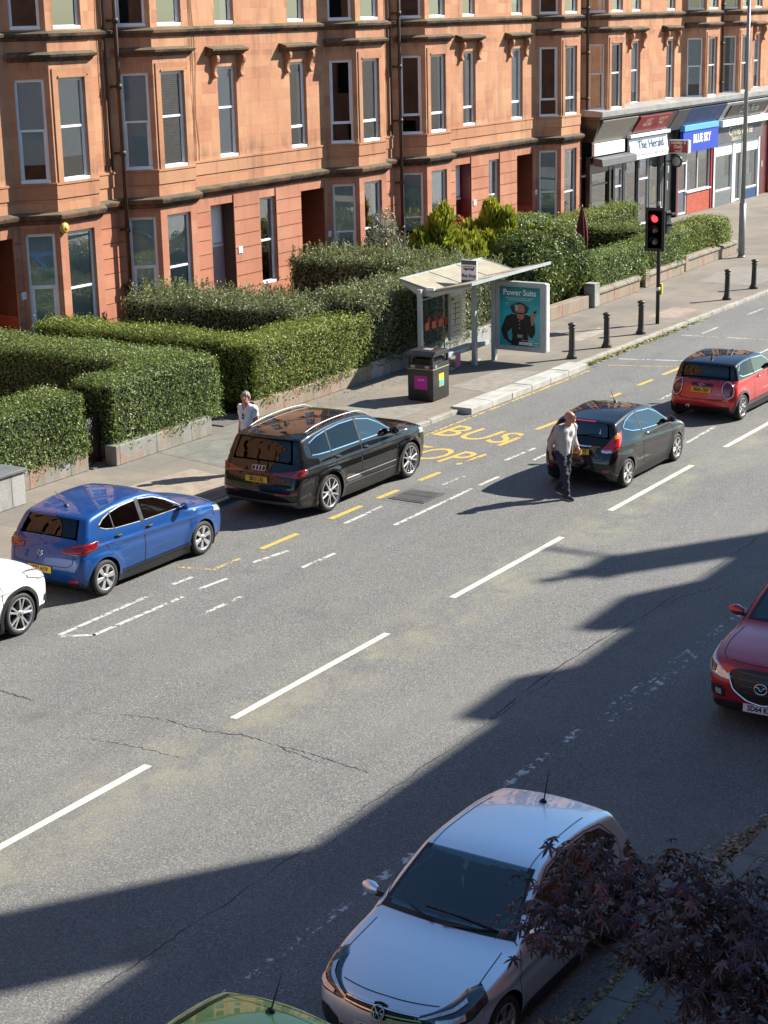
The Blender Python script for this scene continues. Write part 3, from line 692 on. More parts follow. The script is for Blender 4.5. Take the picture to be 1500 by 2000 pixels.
tenement(XB[1], 'red sandstone tenement with a slatted blind and a pale mauve front door', spec={('cant', 1, 0): ('sash', 'grey', 1), ('front', 1, 0): ('sash', 'venetian', 1), ('flat', 1, 0): ('sash', 'blind', 1), ('flat', 1, 1): ('low', 'curtain'), ('cant', 1, 1): ('low', 'none'), ('front', 1, 1): ('low', 'none'),
    ('cant', 0, 0): ('casement', 'grey', .62), ('front', 0, 0): ('sash', 'net', 1), ('flat', 0, 0): ('sash', 'curtain'), ('cant', 0, 1): ('sash', 'net', 1), ('front', 0, 1): ('sash', 'curtain')}, W=14.59)
tenement(XB[2], 'red sandstone tenement with a deep red door behind golden bushes', spec={('cant', 1, 0): ('low', 'none'), ('front', 1, 0): ('low', 'curtain'), ('flat', 1, 0): ('low', 'curtain'), ('flat', 1, 1): ('low', 'grey', 1), ('cant', 1, 1): ('low', 'none'), ('front', 1, 1): ('low', 'curtain'),
    ('cant', 0, 0): ('sash', 'net', .62), ('front', 0, 0): ('sash', 'blind', 1), ('flat', 0, 0): ('sash', 'curtain'), ('cant', 0, 1): ('sash', 'net', 1), ('front', 0, 1): ('sash', 'curtain')}, W=14.46, doors=('red', 'brown'))
tenement(XB[3], 'red sandstone tenement over the grey and blue shopfronts', 'shop', W=14.35)
tenement(XB[4], 'red sandstone tenement at the far right behind the tall lamp post', 'shop', W=14.45)
e = empty('alarm_box', 'round yellow alarm box fixed to the left bay of the tenement', 'alarm box', (XB[0]+C2X+BD+.12, YF-BD-.03, 4.17))
q = MB(); q.lathe([(0, -.10), (.10, -.10), (.135, -.075), (.15, -.02), (.15, 0), (0, 0)], (0, 0, 0), 20, 0, 'y'); M['alarm'] = plain('alarm', (.52, .36, .08), .5); q.build('cover', M['alarm'], e)
q = MB(); q.lathe([(0, -.112), (.05, -.114), (.05, -.105)], (0, 0, 0), 14, 0, 'y'); M['alarm2'] = plain('alarm2', (.5, .34, .05), .5); q.build('badge', M['alarm2'], e)
e = empty('intercom_panel', 'pale door entry panel beside the dark brown close', 'intercom', (XB[2]+8.95, YF+.9, 1.55))
q = MB(); q.box((0, -.03, 0), (.32, 0, .55)); q.build('plate', M['galv'], e, bevel=.01); q = MB(); q.box((.05, -.035, .3), (.27, -.0305, .48)); q.build('buttons', M['black_plastic'], e)

# ------------------------------------------------------------------ shops under the tenements
YS = YF-.30                                        # glazing plane
M['shop_black'] = plain('shop_black', (.012, .012, .013), .35, 0, .3, 3, coat=.3)
M['shop_taupe'] = plain('shop_taupe', (.24, .215, .18), .6, 0, .12, 2)
M['shop_white'] = plain('shop_white', (.76, .77, .75), .5, 0, .05, 2)
M['shop_grey'] = plain('shop_grey', (.09, .09, .092), .6, 0, .25, 2)
M['shop_grey_lt'] = plain('shop_grey_lt', (.42, .42, .41), .6, 0, .15, 2)
M['shop_blue'] = plain('shop_blue', (.015, .05, .42), .4, 0, .06, 2)
M['shop_navy'] = plain('shop_navy', (.012, .05, .15), .5, 0, .12, 2)
M['shop_sky'] = plain('shop_sky', (.10, .36, .72), .45, 0, .05, 2)
M['shop_red'] = plain('shop_red', (.34, .02, .035), .45, 0, .1, 2)
M['shop_brick'] = sandstone('shop_brick', (.42, .085, .05), (.38, .07, .045), (.45, .13, .08), .07, .22, .1)
M['shop_slate'] = plain('shop_slate', (.13, .14, .14), .6, 0, .25, 5)
M['mint'] = plain('mint', (.30, .62, .54), .6, 0, .08, 3)
M['cream'] = plain('cream', (.66, .60, .42), .7, 0, .12, 3)
M['poster_pink'] = plain('poster_pink', (.75, .2, .22), .6); M['poster_blue'] = plain('poster_blue', (.2, .4, .7), .6); M['poster_yel'] = plain('poster_yel', (.72, .52, .12), .6, 0, .3, 6)
M['plant'] = leafmat('plant', [(0, (.02, .05, .015)), (.6, (.05, .11, .03)), (1, (.10, .16, .06))], .5)
def shop(name, label, x0, x1):
    return empty(name, label, 'shop', (x0, YS, PZ), 0, 'shops below the far tenement')
def cove(par, W, mat, zt=4.95, zb=4.05, yt=-.72, yb=-.18, name='cove_panel', inset=0, th=.03, o=.0):
    q = MB(); q.extr([(yb-o, zb+inset-PZ), (yt-o, zt-inset-PZ), (yt+th-o+.03, zt-inset-PZ+.02), (yb+th+.03-o, zb+inset-PZ+.02)], (0, 0, 0), (0, 1, 0), (0, 0, 1), (W, 0, 0)); return q.build(name, mat, par)
def glaz(par, x0, x1, z0, z1, frame, nm='shop_window', fw=.06, bars=(), hbars=(), glass='window_glass', y=0):
    f = MB()
    f.box((x0, y-.05, z0), (x0+fw, y+.05, z1)); f.box((x1-fw, y-.05, z0), (x1, y+.05, z1)); f.box((x0+fw, y-.05, z1-fw), (x1-fw, y+.05, z1)); f.box((x0+fw, y-.05, z0), (x1-fw, y+.05, z0+fw*1.4))
    for bx in bars: f.box((bx-.03, y-.045, z0+fw), (bx+.03, y+.045, z1-fw))
    for bz in hbars: f.box((x0+fw, y-.047, bz-.035), (x1-fw, y+.047, bz+.035))
    o = f.build(nm, frame, par, bevel=.006, seg=1); q = MB(); q.quad((x0+.02, y, z0+.02), (x1-.02, y, z0+.02), (x1-.02, y, z1-.02), (x0+.02, y, z1-.02)); q.build('pane', M[glass], o); return o
def fbox(par, nm, a, b_, mat, bev=.008):
    q = MB(); q.box(a, b_); return q.build(nm, mat, par, bevel=bev, seg=1)
DK = 3.0
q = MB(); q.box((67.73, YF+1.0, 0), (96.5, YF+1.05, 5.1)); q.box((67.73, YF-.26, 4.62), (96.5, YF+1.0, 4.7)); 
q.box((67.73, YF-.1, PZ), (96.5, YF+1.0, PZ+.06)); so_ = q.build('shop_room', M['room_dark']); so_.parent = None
RMP = so_
e = empty('shop_cornice', 'long pale lead covered ledge running above the shopfronts', 'cornice', (67.6, YF, 5.0))
q = MB(); q.extr([(0, .14), (-1.02, .12), (-1.04, .32), (-.74, .36), (0, .42)], (0, 0, 0), (0, 1, 0), (0, 0, 1), (29, 0, 0)); q.build('ledge', M['lead'], e)
q = MB(); q.extr([(0, -.03), (-.90, -.03), (-.98, .13), (0, .13)], (.02, 0, 0), (0, 1, 0), (0, 0, 1), (29, 0, 0)); q.build('gutter', M['shop_black'], e)
q = MB(); q.extr([(0, -.9), (-.6, -.9), (-.92, -.04), (0, -.04)], (0, 0, 0), (0, 1, 0), (0, 0, 1), (.12, 0, 0)); q.build('end_bracket', M['shop_black'], e)
RMP.parent = e; RMP.matrix_parent_inverse = Matrix.Translation((-67.6, -YF, -5.0)); RMP.name = 'back_room'
# 1: black front, taupe cove, white board, dark awning box
S = shop('shop', 'black shopfront with taupe panel and grey awning box beside the red wall', 67.78, 71.2); W = 3.42
cove(S, W, M['shop_taupe']); fbox(S, 'sign_board', (.0, -.30, 3.42), (W-.5, -.18, 3.92), M['shop_white'])
q = MB(); q.extr([(-.2, 3.36), (-.62, 3.30), (-.66, 3.0), (-.6, 2.98), (-.25, 3.04)], (.05, 0, 0), (0, 1, 0), (0, 0, 1), (W-.05, 0, 0)); q.build('awning_box', M['shop_grey'], S, bevel=.02)
for a in (0, 1.85, 2.25, 3.22): fbox(S, 'pilaster', (a, -.1, 0), (a+.2, .1, 3.4), M['shop_black'])
fbox(S, 'lintel', (.2, -.08, 2.72), (3.22, .08, 3.4), M['shop_black'])
o = glaz(S, .2, 1.85, .55, 2.72, M['shop_black'], hbars=(2.2,)); fbox(o, 'display_board', (.3, .1, .56), (1.75, .14, 1.45), M['cream'])
for i in range(4): fbox(o, 'display_stripe', (.45+i*.33, .085, .95), (.58+i*.33, .098, 1.3), M['shop_white'])
fbox(S, 'stall_riser', (.2, -.06, 0), (1.85, .06, .55), M['shop_black'])
o = glaz(S, 2.45, 3.22, .05, 2.72, M['upvc'], 'shop_door', hbars=(1.95,)); fbox(o, 'door_blind', (2.5, .12, .1), (3.18, .14, 2.6), M['shop_grey_lt'])
# 2: newsagent
S = shop('shop', 'newsagent shopfront with a red sloping panel over a white newspaper sign', 71.22, 75.3); W = 4.08
cove(S, W, M['shop_black']); c_ = cove(S, 3.3, M['shop_red'], 4.9, 4.25, -.72, -.30, 'red_panel', 0, .03, .05); c_.location.x = .15
for t_, xx, zz, sz in (('DAILY\nRECORD', .95, 4.66, .22), ('SUNDAY\nMAIL', 2.4, 4.66, .22)):
    text_mesh(t_, sz, (xx+.15, -.635, zz-PZ-.02), (1, 0, 0), (0, -.54, .84), M['cream'], .003, parent=c_ and S, name='lettering')
fbox(S, 'blind_roller', (-.15, -.42, 3.92), (W-.1, -.2, 4.06), M['shop_white'])
q = MB(); q.extr([(-.22, 3.86), (-.27, 3.86), (-.40, 3.08), (-.2, 3.04)], (-.05, 0, 0), (0, 1, 0), (0, 0, 1), (W-.15, 0, 0)); q.build('sign_board', M['shop_white'], S)
text_mesh('The Herald', .52, (2.1, -.345, 3.56), (1, 0, 0), (0, .16, .99), M['shop_navy'], .004, parent=S, sx=1.12)
q = MB()
for i in range(5): q.box((.35+i*.7, -.4095, 3.13), (.9+i*.7, -.401, 3.22))
q.build('small_print', M['shop_grey_lt'], S)
fbox(S, 'sign_foot', (-.1, -.43, 2.98), (W-.25, -.2, 3.05), M['shop_white'])
for a in (0, 1.35, 2.52, 3.72, 3.92): fbox(S, 'pilaster', (a, -.09, 0), (a+.14, .09, 3.0), M['shop_grey'])
o = glaz(S, .14, 1.35, .12, 2.95, M['shop_grey'])
fbox(o, 'window_poster', (.2, .06, .2), (1.3, .07, .85), M['shop_white']); fbox(o, 'window_poster', (.75, .04, .15), (1.2, .05, .6), M['poster_yel']); fbox(o, 'window_poster', (.2, .06, 1.5), (.5, .07, 1.9), M['poster_pink']); fbox(o, 'window_poster', (.2, .06, 1.05), (1.25, .07, 1.32), M['plant'])
for i in range(4): fbox(o, 'shelf', (.18, .3, .9+i*.5), (1.33, .55, .93+i*.5), M['shop_grey'])
o = glaz(S, 1.49, 2.52, .05, 2.95, M['upvc'], 'shop_door', hbars=(2.05,)); fbox(o, 'window_poster', (1.62, .05, 2.2), (2.1, .06, 2.75), M['poster_blue']); fbox(o, 'window_poster', (1.7, .05, .9), (2.35, .06, 1.25), M['shop_white']); fbox(o, 'window_poster', (1.68, .05, .2), (2.3, .06, .7), M['shop_grey'])
o = glaz(S, 2.66, 3.72, .12, 2.95, M['shop_grey']); fbox(o, 'window_poster', (2.75, .05, .9), (3.1, .06, 1.5), M['cream']); fbox(o, 'window_poster', (3.15, .05, .9), (3.5, .06, 1.6), M['poster_yel']); fbox(o, 'window_poster', (2.72, .05, .15), (3.65, .06, .8), M['shop_white']); fbox(o, 'window_poster', (2.85, .2, 1.9), (3.4, .21, 2.7), M['net'])
# black close between the shops, with hanging signs
S = empty('shop_close', 'black painted close entrance between the newsagent and blue shopfront', 'doorway', (75.42, YS, PZ))
fbox(S, 'frame', (0, -.12, 0), (.18, .12, 4.2), M['shop_black']); fbox(S, 'frame', (1.22, -.12, 0), (1.40, .12, 4.2), M['shop_black']); fbox(S, 'door', (.18, .05, 0), (1.22, .1, 4.2), M['shop_black']); fbox(S, 'name_plate', (.55, .02, 2.05), (.72, .045, 2.35), M['galv'])
fbox(S, 'buzzer', (.5, .02, 1.3), (.62, .045, 1.7), M['galv']); cove(S, 1.4, M['shop_grey'])
S = empty('hanging_sign', 'small red and white projecting sign beside the blue shop sign', 'sign', (75.55, YS-.15, 3.35))
q = MB(); q.box((0, -.85, -.02), (.08, 0, .0)); q.build('bracket', M['shop_white'], S)
fbox(S, 'panel', (-.02, -1.0, -.28), (.12, -.05, .33), M['shop_white'], .02); fbox(S, 'face', (-.034, -.95, -.23), (-.0205, -.10, .28), M['shop_red'], 0)
text_mesh('Sunday &\nDaily\nmail', .2, (-.036, -.52, .02), (0, -1, 0), (0, 0, 1), M['cream'], .002, parent=S, bold=.004)
fbox(S, 'far_edge', (.13, -1.02, -.24), (.2, -.06, .3), M['shop_white'], .01)
S = empty('round_lamp_sign', 'round grey sign on black bracket below the small red sign', 'sign', (75.7, YS-.18, 2.72))
q = MB(); q.lathe([(0, -.06), (.25, -.06), (.28, 0), (.25, .06), (0, .06)], (0, -.35, 0), 24, 0, 'y')
for v_ in range(len(q.v)): x_, y_, z_ = q.v[v_]; q.v[v_] = (y_+.35, x_-.35, z_)
q.build('housing', M['shop_black'], S)
q = MB(); q.lathe([(0, 0), (.2, 0), (.2, .01), (0, .01)], (0, 0, 0), 24, 0, 'y')
for v_ in range(len(q.v)): x_, y_, z_ = q.v[v_]; q.v[v_] = (y_-.075, x_-.35, z_)
q.build('face', M['shop_grey_lt'], S); fbox(S, 'arm', (-.03, -.1, -.03), (.03, .12, .03), M['shop_black'])
# 3: blue shop
S = shop('shop', 'bright blue BLUE SKY shopfront with red brick below its window', 76.85, 81.0); W = 4.15
cove(S, W, M['shop_navy']); fbox(S, 'shutter_box', (.0, -.40, 3.82), (W-.15, -.16, 4.08), M['shop_sky'])
fbox(S, 'sign_board', (-.05, -.36, 2.86), (W-.1, -.2, 3.80), M['shop_blue']); text_mesh('BLUE SKY', .52, (2.1, -.362, 3.42), (1, 0, 0), (0, 0, 1), M['white_ink'], .004, parent=S, bold=.022, sx=.92)
fbox(S, 'door_post', (0, -.08, 0), (.16, .08, 2.86), M['shop_red']); o = glaz(S, .16, 1.1, .04, 2.38, M['upvc'], 'shop_door', hbars=(1.1,)); fbox(o, 'panel', (.24, .02, .12), (1.02, .05, 1.05), M['poster_blue']); fbox(S, 'fanlight', (.16, -.03, 2.44), (1.1, .03, 2.86), M['cream'])
o = glaz(S, 1.1, 3.85, .98, 2.86, M['shop_white'], bars=(2.42,)); fbox(o, 'window_poster', (1.2, .05, 1.1), (1.75, .06, 1.9), M['poster_blue'])
fbox(S, 'stall_riser', (1.12, -.08, 0), (3.85, .06, .96), M['shop_brick']); fbox(S, 'sill', (1.08, -.14, .96), (3.9, .06, 1.03), M['shop_white'])
fbox(S, 'side_post', (3.86, -.12, 0), (4.0, .1, 2.86), M['shop_red']); fbox(S, 'drainpipe', (4.03, -.16, 0), (4.13, -.06, 3.3), M['door_red'], .04)
def plant_leaves(x0, x1, z0, z1, n, y=.25):
    V = np.zeros((n*4, 3))
    for i in range(n):
        c = Vector((random.uniform(x0, x1), y+random.uniform(-.1, .15), random.uniform(z0, z1))); a = random.uniform(0, 6.3); s_ = random.uniform(.05, .13)
        u = Vector((math.cos(a), .3, math.sin(a)))*s_; v = Vector((-math.sin(a), -.3, math.cos(a)))*s_*.35; V[i*4:i*4+4] = [c-u, c-v, c+u, c+v]
    return np_mesh('window_plant', V, np.arange(n*4).reshape(n, 4), M['plant'])
pl = plant_leaves(2.0, 3.7, 1.1, 2.2, 130); pl.parent = o
# 4: salon
S = shop('shop', 'white salon shopfront with grey lettered board behind the lamp post', 81.1, 87.2); W = 6.1
cove(S, W, M['shop_grey_lt']); c_ = cove(S, 5.0, M['shop_black'], 4.82, 4.25, -.66, -.32, 'cove_sign', 0, .03, .06); c_.location.x = .55
text_mesh('Crinis Forte', .5, (3.05, -.62, 4.45), (1, 0, 0), (0, -.51, .86), M['shop_grey_lt'], .003, parent=S)
fbox(S, 'shutter_box', (.1, -.46, 3.74), (W-.1, -.16, 4.05), M['shop_white']); fbox(S, 'sign_board', (0, -.22, 2.96), (W-.2, -.12, 3.74), M['shop_grey'])
text_mesh('Crinis Forte', .60, (3.0, -.224, 3.44), (1, 0, 0), (0, 0, 1), M['cream'], .004, parent=S, sx=1.05); text_mesh("Salon's", .34, (2.4, -.224, 3.10), (1, 0, 0), (0, 0, 1), M['cream'], .004, parent=S, sx=1.3)
for a, b_ in ((0, .18), (2.35, 2.75), (3.55, 4.0), (5.75, 5.95)): fbox(S, 'pilaster', (a, -.1, 0), (b_, .1, 2.96), M['shop_white'])
fbox(S, 'lintel', (.18, -.06, 2.4), (5.75, .06, 2.96), M['shop_white'])
o = glaz(S, .18, 2.35, .68, 2.4, M['shop_white']); fbox(o, 'mint_film', (.28, .02, .78), (2.25, .03, 1.35), M['mint']); fbox(o, 'net', (.8, .2, .8), (2.1, .21, 2.3), M['net'])
fbox(S, 'stall_riser', (.18, -.07, 0), (2.35, .05, .66), M['shop_slate'])
o = glaz(S, 2.75, 3.55, .03, 2.4, M['shop_white'], 'shop_door', hbars=()); fbox(o, 'net', (2.82, .15, .1), (3.48, .16, 1.5), M['mint'])
o = glaz(S, 4.0, 5.75, .5, 2.4, M['shop_white']); fbox(o, 'mint_film', (4.1, .02, .6), (5.2, .03, 1.2), M['mint']); fbox(o, 'net', (4.2, .3, .6), (5.6, .31, 2.3), M['blind_white']); fbox(S, 'stall_riser', (4.0, -.05, 0), (5.75, .05, .48), M['shop_navy'])
# close at the right edge and one more shop beyond the frame edge
S = empty('shop_close', 'dark red close doorway at the right edge beyond the salon', 'doorway', (87.25, YS, PZ))
fbox(S, 'door', (0, .1, 0), (1.5, .2, 4.0), M['door_red']); fbox(S, 'frame', (1.5, -.1, 0), (2.0, .12, 4.0), M['shop_brick']); cove(S, 2.0, M['close_tile']); fbox(S, 'hood', (0, -.35, 3.98), (2.0, 0, 4.06), M['poster_pink'])
fbox(S, 'letter_plate', (.55, .085, 1.35), (.75, .099, 1.65), M['galv'])
q = MB(); q.box((89.3, YS-.1, PZ), (96.5, YS+.1, 4.9)); o = q.build('corner_shop', M['shop_brick']); tag(o, 'brick shopfront beyond the dark red doorway', 'shop')
# ------------------------------------------------------------------ hedges, garden walls, gates, shrubs
def foliage_mat(name, stops, rough=.42, spec=.5, tl=.25):
    """leaves: colour varies leaf by leaf, a little light passes through"""
    t = NT(name); i = t.isl(); p = t.pos(); patch = t.noise(p, .9, 3)
    f = t.math('ADD', t.math('MULTIPLY', i, .75), t.math('MULTIPLY', t.math('SUBTRACT', patch, .35), .8))
    c = t.ramp(f, stops)
    b = t.bsdf(c, rough, spec=spec); tr = t.n('BsdfTranslucent'); t.set(tr.inputs[0], t.mix(.35, c, (.25, .32, .05)))
    mx = t.n('MixShader'); mx.inputs[0].default_value = tl; t.t.links.new(b.outputs[0], mx.inputs[1]); t.t.links.new(tr.outputs[0], mx.inputs[2]); t.t.links.new(mx.outputs[0], t.out.inputs[0]); return t.mat
M['privet'] = foliage_mat('privet', [(0, (.03, .052, .014)), (.3, (.10, .150, .040)), (.7, (.21, .28, .085)), (.93, (.34, .40, .17)), (1, (.30, .20, .09))], .42, .36, .36)
M['privet_gold'] = foliage_mat('privet_gold', [(0, (.04, .065, .014)), (.3, (.14, .185, .036)), (.7, (.27, .32, .070)), (1, (.42, .45, .14))], .5, .3, .32)
M['privet_grey'] = foliage_mat('privet_grey', [(0, (.03, .045, .020)), (.3, (.11, .135, .06)), (.7, (.23, .255, .13)), (1, (.42, .43, .28))], .46, .35, .3)
M['laurel'] = foliage_mat('laurel', [(0, (.02, .045, .014)), (.4, (.06, .10, .025)), (.75, (.12, .165, .04)), (1, (.34, .30, .05))],   .46, .28)
M['golden'] = foliage_mat('golden', [(0, (.04, .055, .01)), (.25, (.16, .19, .02)), (.55, (.36, .37, .035)), (1, (.60, .56, .07))], .6, .2, .35)
M['silverleaf'] = foliage_mat('silverleaf', [(0, (.07, .08, .055)), (.5, (.19, .20, .15)), (1, (.36, .36, .29))], .5)
M['red_leaf'] = foliage_mat('red_leaf', [(0, (.05, .10, .02)), (.45, (.12, .16, .03)), (.55, (.55, .06, .02)), (1, (.62, .14, .05))], .5)
M['twig'] = plain('twig', (.045, .035, .022), .9)
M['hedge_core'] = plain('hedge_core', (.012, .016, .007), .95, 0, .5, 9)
def leaf_quads(P, N, size, rng, aspect=.5, droop=.0, fold=.25, align=.55):
    """one folded leaf (two triangles' worth of quad) per point, facing loosely along N"""
    n = len(P); rnd = rng.normal(size=(n, 3)); nn = N*align+rnd*(1-align)*.8; nn /= np.linalg.norm(nn, axis=1, keepdims=True)+1e-9
    t = rng.normal(size=(n, 3)); t[:, 2] -= droop; t -= nn*(t*nn).sum(1, keepdims=True); t /= np.linalg.norm(t, axis=1, keepdims=True)+1e-9
    b = np.cross(nn, t); s = size*rng.uniform(.55, 1.45, (n, 1))
    V = np.empty((n, 4, 3)); V[:, 0] = P-t*s*.5; V[:, 1] = P+b*s*aspect*.5+nn*s*fold*.3; V[:, 2] = P+t*s*.5; V[:, 3] = P-b*s*aspect*.5+nn*s*fold*.3
    return V.reshape(-1, 3)
def lump(P, amp, k=1.7, ph=0):
    x, y, z = P.T
    return amp*(np.sin(x*k+ph)+np.sin(y*k*1.3+1.7+ph)+np.sin(z*k*1.6+.6)+.6*np.sin(x*k*3.1+y*2.2+ph*2)+.6*np.sin(z*k*3.4-x*1.9))/3.2
def hedge(label, boxes, mat='privet', size=.075, dens=1150, r=.22, shoots=0, shoot_h=.3, amp=.095, core='hedge_core', faces=None, cat='hedge', group='hedges of the front gardens', name='hedge', rag=.062):
    Ps, Ns = [], []; seed = RNG.integers(0, 1 << 30); rng = np.random.default_rng(seed); coreq = MB()
    for (x0, x1, y0, y1, z0, z1) in boxes:
        dx, dy, dz = x1-x0, y1-y0, z1-z0
        areas = [('z+', dx*dy), ('y-', dx*dz), ('x-', dy*dz), ('x+', dy*dz), ('y+', dx*dz*.4)]
        for f, a in areas:
            n = int(a*dens); u, v = rng.uniform(size=n), rng.uniform(size=n)
            if f[0] == 'z': P = np.c_[x0+u*dx, y0+v*dy, np.full(n, z1)]; nn = (0, 0, 1)
            elif f[0] == 'y': P = np.c_[x0+u*dx, np.full(n, y0 if f[1] == '-' else y1), z0+v*dz]; nn = (0, -1 if f[1] == '-' else 1, 0)
            else: P = np.c_[np.full(n, x0 if f[1] == '-' else x1), y0+u*dy, z0+v*dz]; nn = (-1 if f[1] == '-' else 1, 0, 0)
            c = np.clip(P, [x0+r, y0+r, z0], [x1-r, y1-r, z1-r]); d = P-c; L_ = np.linalg.norm(d, axis=1, keepdims=True)
            N = np.where(L_ > 1e-6, d/np.maximum(L_, 1e-6), np.array(nn)); P = c+N*r
            P = P+N*(lump(P, amp, 1.7, seed % 7)[:, None]+rng.normal(size=(n, 1))*rag-np.abs(rng.normal(size=(n, 1)))*.075)
            Ps.append(P); Ns.append(N)
        i_ = .16; coreq.box((x0+i_, y0+i_, z0), (x1-i_, y1-i_, z1-i_))  # solid inner box, its dark colour stands for shade in the leaf gaps
        if shoots:
            n = int(dx*dy*shoots); bx = np.c_[rng.uniform(x0+.05, x1-.05, n), rng.uniform(y0+.05, y1-.05, n), np.full(n, z1)]
            for b_ in bx:
                h = shoot_h*rng.uniform(.35, 1.15); m_ = max(4, int(h/.028)); tt = np.linspace(0, 1, m_)[:, None]; lean = rng.normal(size=2)*.1
                Ps.append(np.c_[b_[0]+tt[:, 0]*lean[0]+rng.normal(size=m_)*.012, b_[1]+tt[:, 0]*lean[1]+rng.normal(size=m_)*.012, b_[2]+tt[:, 0]*h]); Ns.append(np.c_[rng.normal(size=m_), rng.normal(size=m_), np.full(m_, .5)])
    P, N = np.concatenate(Ps), np.concatenate(Ns); org = np.array([(boxes[0][0]+boxes[0][1])/2, (boxes[0][2]+boxes[0][3])/2, PZ])
    e = empty(name, label, cat, tuple(org), 0, group)
    V = leaf_quads(P-org, N, size, rng); np_mesh('foliage', V, np.arange(len(V)).reshape(-1, 4), M[mat], e)
    coreq.v = [tuple(np.array(v)-org) for v in coreq.v]; coreq.build('dark_core', M[core], e); return e
hedge('clipped privet hedge left of the black railing gate, nearest the left edge', [(20.5, 28.12, 25.45, 26.75, .45, 1.82)], 'privet', .06, 1450)
hedge('clipped L-shaped privet hedge right of the black railing gate', [(28.75, 32.6, 25.25, 26.6, .45, 1.92), (30.95, 32.75, 26.4, 33.0, .15, 1.95)], 'privet', .06, 1400)
hedge('narrow clipped hedge running back beside the dark garden path', [(33.95, 35.05, 26.3, 32.6, .15, 1.92)], 'privet_gold', .062, 1350, shoots=5, shoot_h=.15)
hedge('long front hedge with a yellow-green top behind the black estate car', [(33.95, 39.1, 25.3, 26.7, .40, 1.90)], 'privet_gold', .064, 1300, amp=.08, rag=.07)
hedge('unclipped hedge with upright shoots running back below the slatted blind', [(37.3, 39.2, 26.5, 32.4, .15, 2.12)], 'privet_grey', .07, 1150, shoots=42, shoot_h=.34)
hedge('tall shaggy front hedge behind the bus shelter', [(39.0, 46.6, 25.35, 27.1, .40, 2.22)], 'privet_grey', .074, 1200, shoots=30, shoot_h=.3, amp=.12, rag=.09)
hedge('unclipped hedge with pale shoots in front of the brown close doorway', [(45.5, 47.7, 27.0, 32.6, .15, 2.15)], 'privet_grey', .085, 900, shoots=34, shoot_h=.36)
hedge('low clipped hedge between the stone gatepost and small dark gate', [(52.6, 57.0, 25.45, 26.5, .40, 1.62)], 'privet', .075, 1000, r=.14, amp=.03)
hedge('clipped hedge right behind the traffic light pole', [(57.6, 60.4, 25.6, 26.6, .40, 1.66)], 'privet', .075, 900, r=.14, amp=.03)
hedge('rounded hedge on the low wall beside the tall lamp post', [(61.2, 66.0, 26.0, 27.4, .40, 1.62)], 'privet_gold', .08, 850, r=.4, amp=.1)
hedge('dark hedge running back toward the shops behind the traffic light', [(59.6, 61.0, 26.6, 31.8, .15, 1.75), (52.5, 59.6, 30.6, 31.8, .15, 2.1)], 'privet', .09, 520)
hedge('hedge in front of the first shop below the grey awning', [(61.0, 67.5, 30.6, 31.8, .15, 1.75)], 'privet_gold', .09, 450, shoots=9, shoot_h=.2)
def blob_bush(name, label, cat, blobs, mat, size, dens, aspect=.5, up=0.0, align=.5, stems=True, air=0.0, core=True):
    rng = np.random.default_rng(RNG.integers(0, 1 << 30)); Ps, Ns = [], []; org = np.array([blobs[0][0], blobs[0][1], PZ]); cq = MB()
    for (x, y, z, rx, ry, rz) in blobs:
        n = int(dens*4*math.pi*((rx*ry)**1.6/3+(rx*rz)**1.6/3+(ry*rz)**1.6/3)**(1/1.6)); d = rng.normal(size=(n, 3)); d /= np.linalg.norm(d, axis=1, keepdims=True)
        rr_ = 1-np.abs(rng.normal(size=(n, 1)))*(.10+air); P = d*np.array([rx, ry, rz])*rr_; P += d*lump(P+np.array([x, y, z]), .09*min(rx, rz)+.02, 3.2)[:, None]; P += np.array([x, y, z]); ok = P[:, 2] > PZ
        N = d.copy(); N[:, 2] += up; Ps.append(P[ok]); Ns.append(N[ok])
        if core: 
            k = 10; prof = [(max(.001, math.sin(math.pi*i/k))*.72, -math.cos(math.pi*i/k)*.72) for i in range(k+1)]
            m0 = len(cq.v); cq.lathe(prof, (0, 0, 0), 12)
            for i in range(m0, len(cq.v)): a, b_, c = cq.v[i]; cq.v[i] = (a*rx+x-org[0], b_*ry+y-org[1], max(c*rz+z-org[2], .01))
    P, N = np.concatenate(Ps), np.concatenate(Ns); e = empty(name, label, cat, tuple(org))
    if up > 1.5:                                                     # sprays that point up and out
        n = len(P); t = N+rng.normal(size=(n, 3))*.35; t /= np.linalg.norm(t, axis=1, keepdims=True); b_ = np.cross(t, rng.normal(size=(n, 3))); b_ /= np.linalg.norm(b_, axis=1, keepdims=True); s = size*rng.uniform(.6, 1.3, (n, 1)); Q = P-org
        V = np.empty((n, 4, 3)); V[:, 0] = Q; V[:, 1] = Q+t*s*.5+b_*s*aspect*.5; V[:, 2] = Q+t*s; V[:, 3] = Q+t*s*.5-b_*s*aspect*.5; V = V.reshape(-1, 3)
    else: V = leaf_quads(P-org, N, size, rng, aspect, align=align)
    np_mesh('foliage', V, np.arange(len(V)).reshape(-1, 4), M[mat], e)
    q = MB()
    if core: q = cq  # solid cores join the stems, coloured dark as the shade between leaves
    if stems:
        for (x, y, z, rx, ry, rz) in blobs:
            for k in range(3):
                a = random.uniform(0, 6.3); q.tube([(x-org[0]+.1*math.cos(a), y-org[1]+.1*math.sin(a), 0), (x-org[0]+.5*rx*math.cos(a), y-org[1]+.5*ry*math.sin(a), (z-PZ)*.8), (x-org[0]+.7*rx*math.cos(a), y-org[1]+.7*ry*math.sin(a), z-PZ+rz*.6)], [.03, .018, .006], 5)
    q.build('stems', M['hedge_core' if core else 'twig'], e); return e
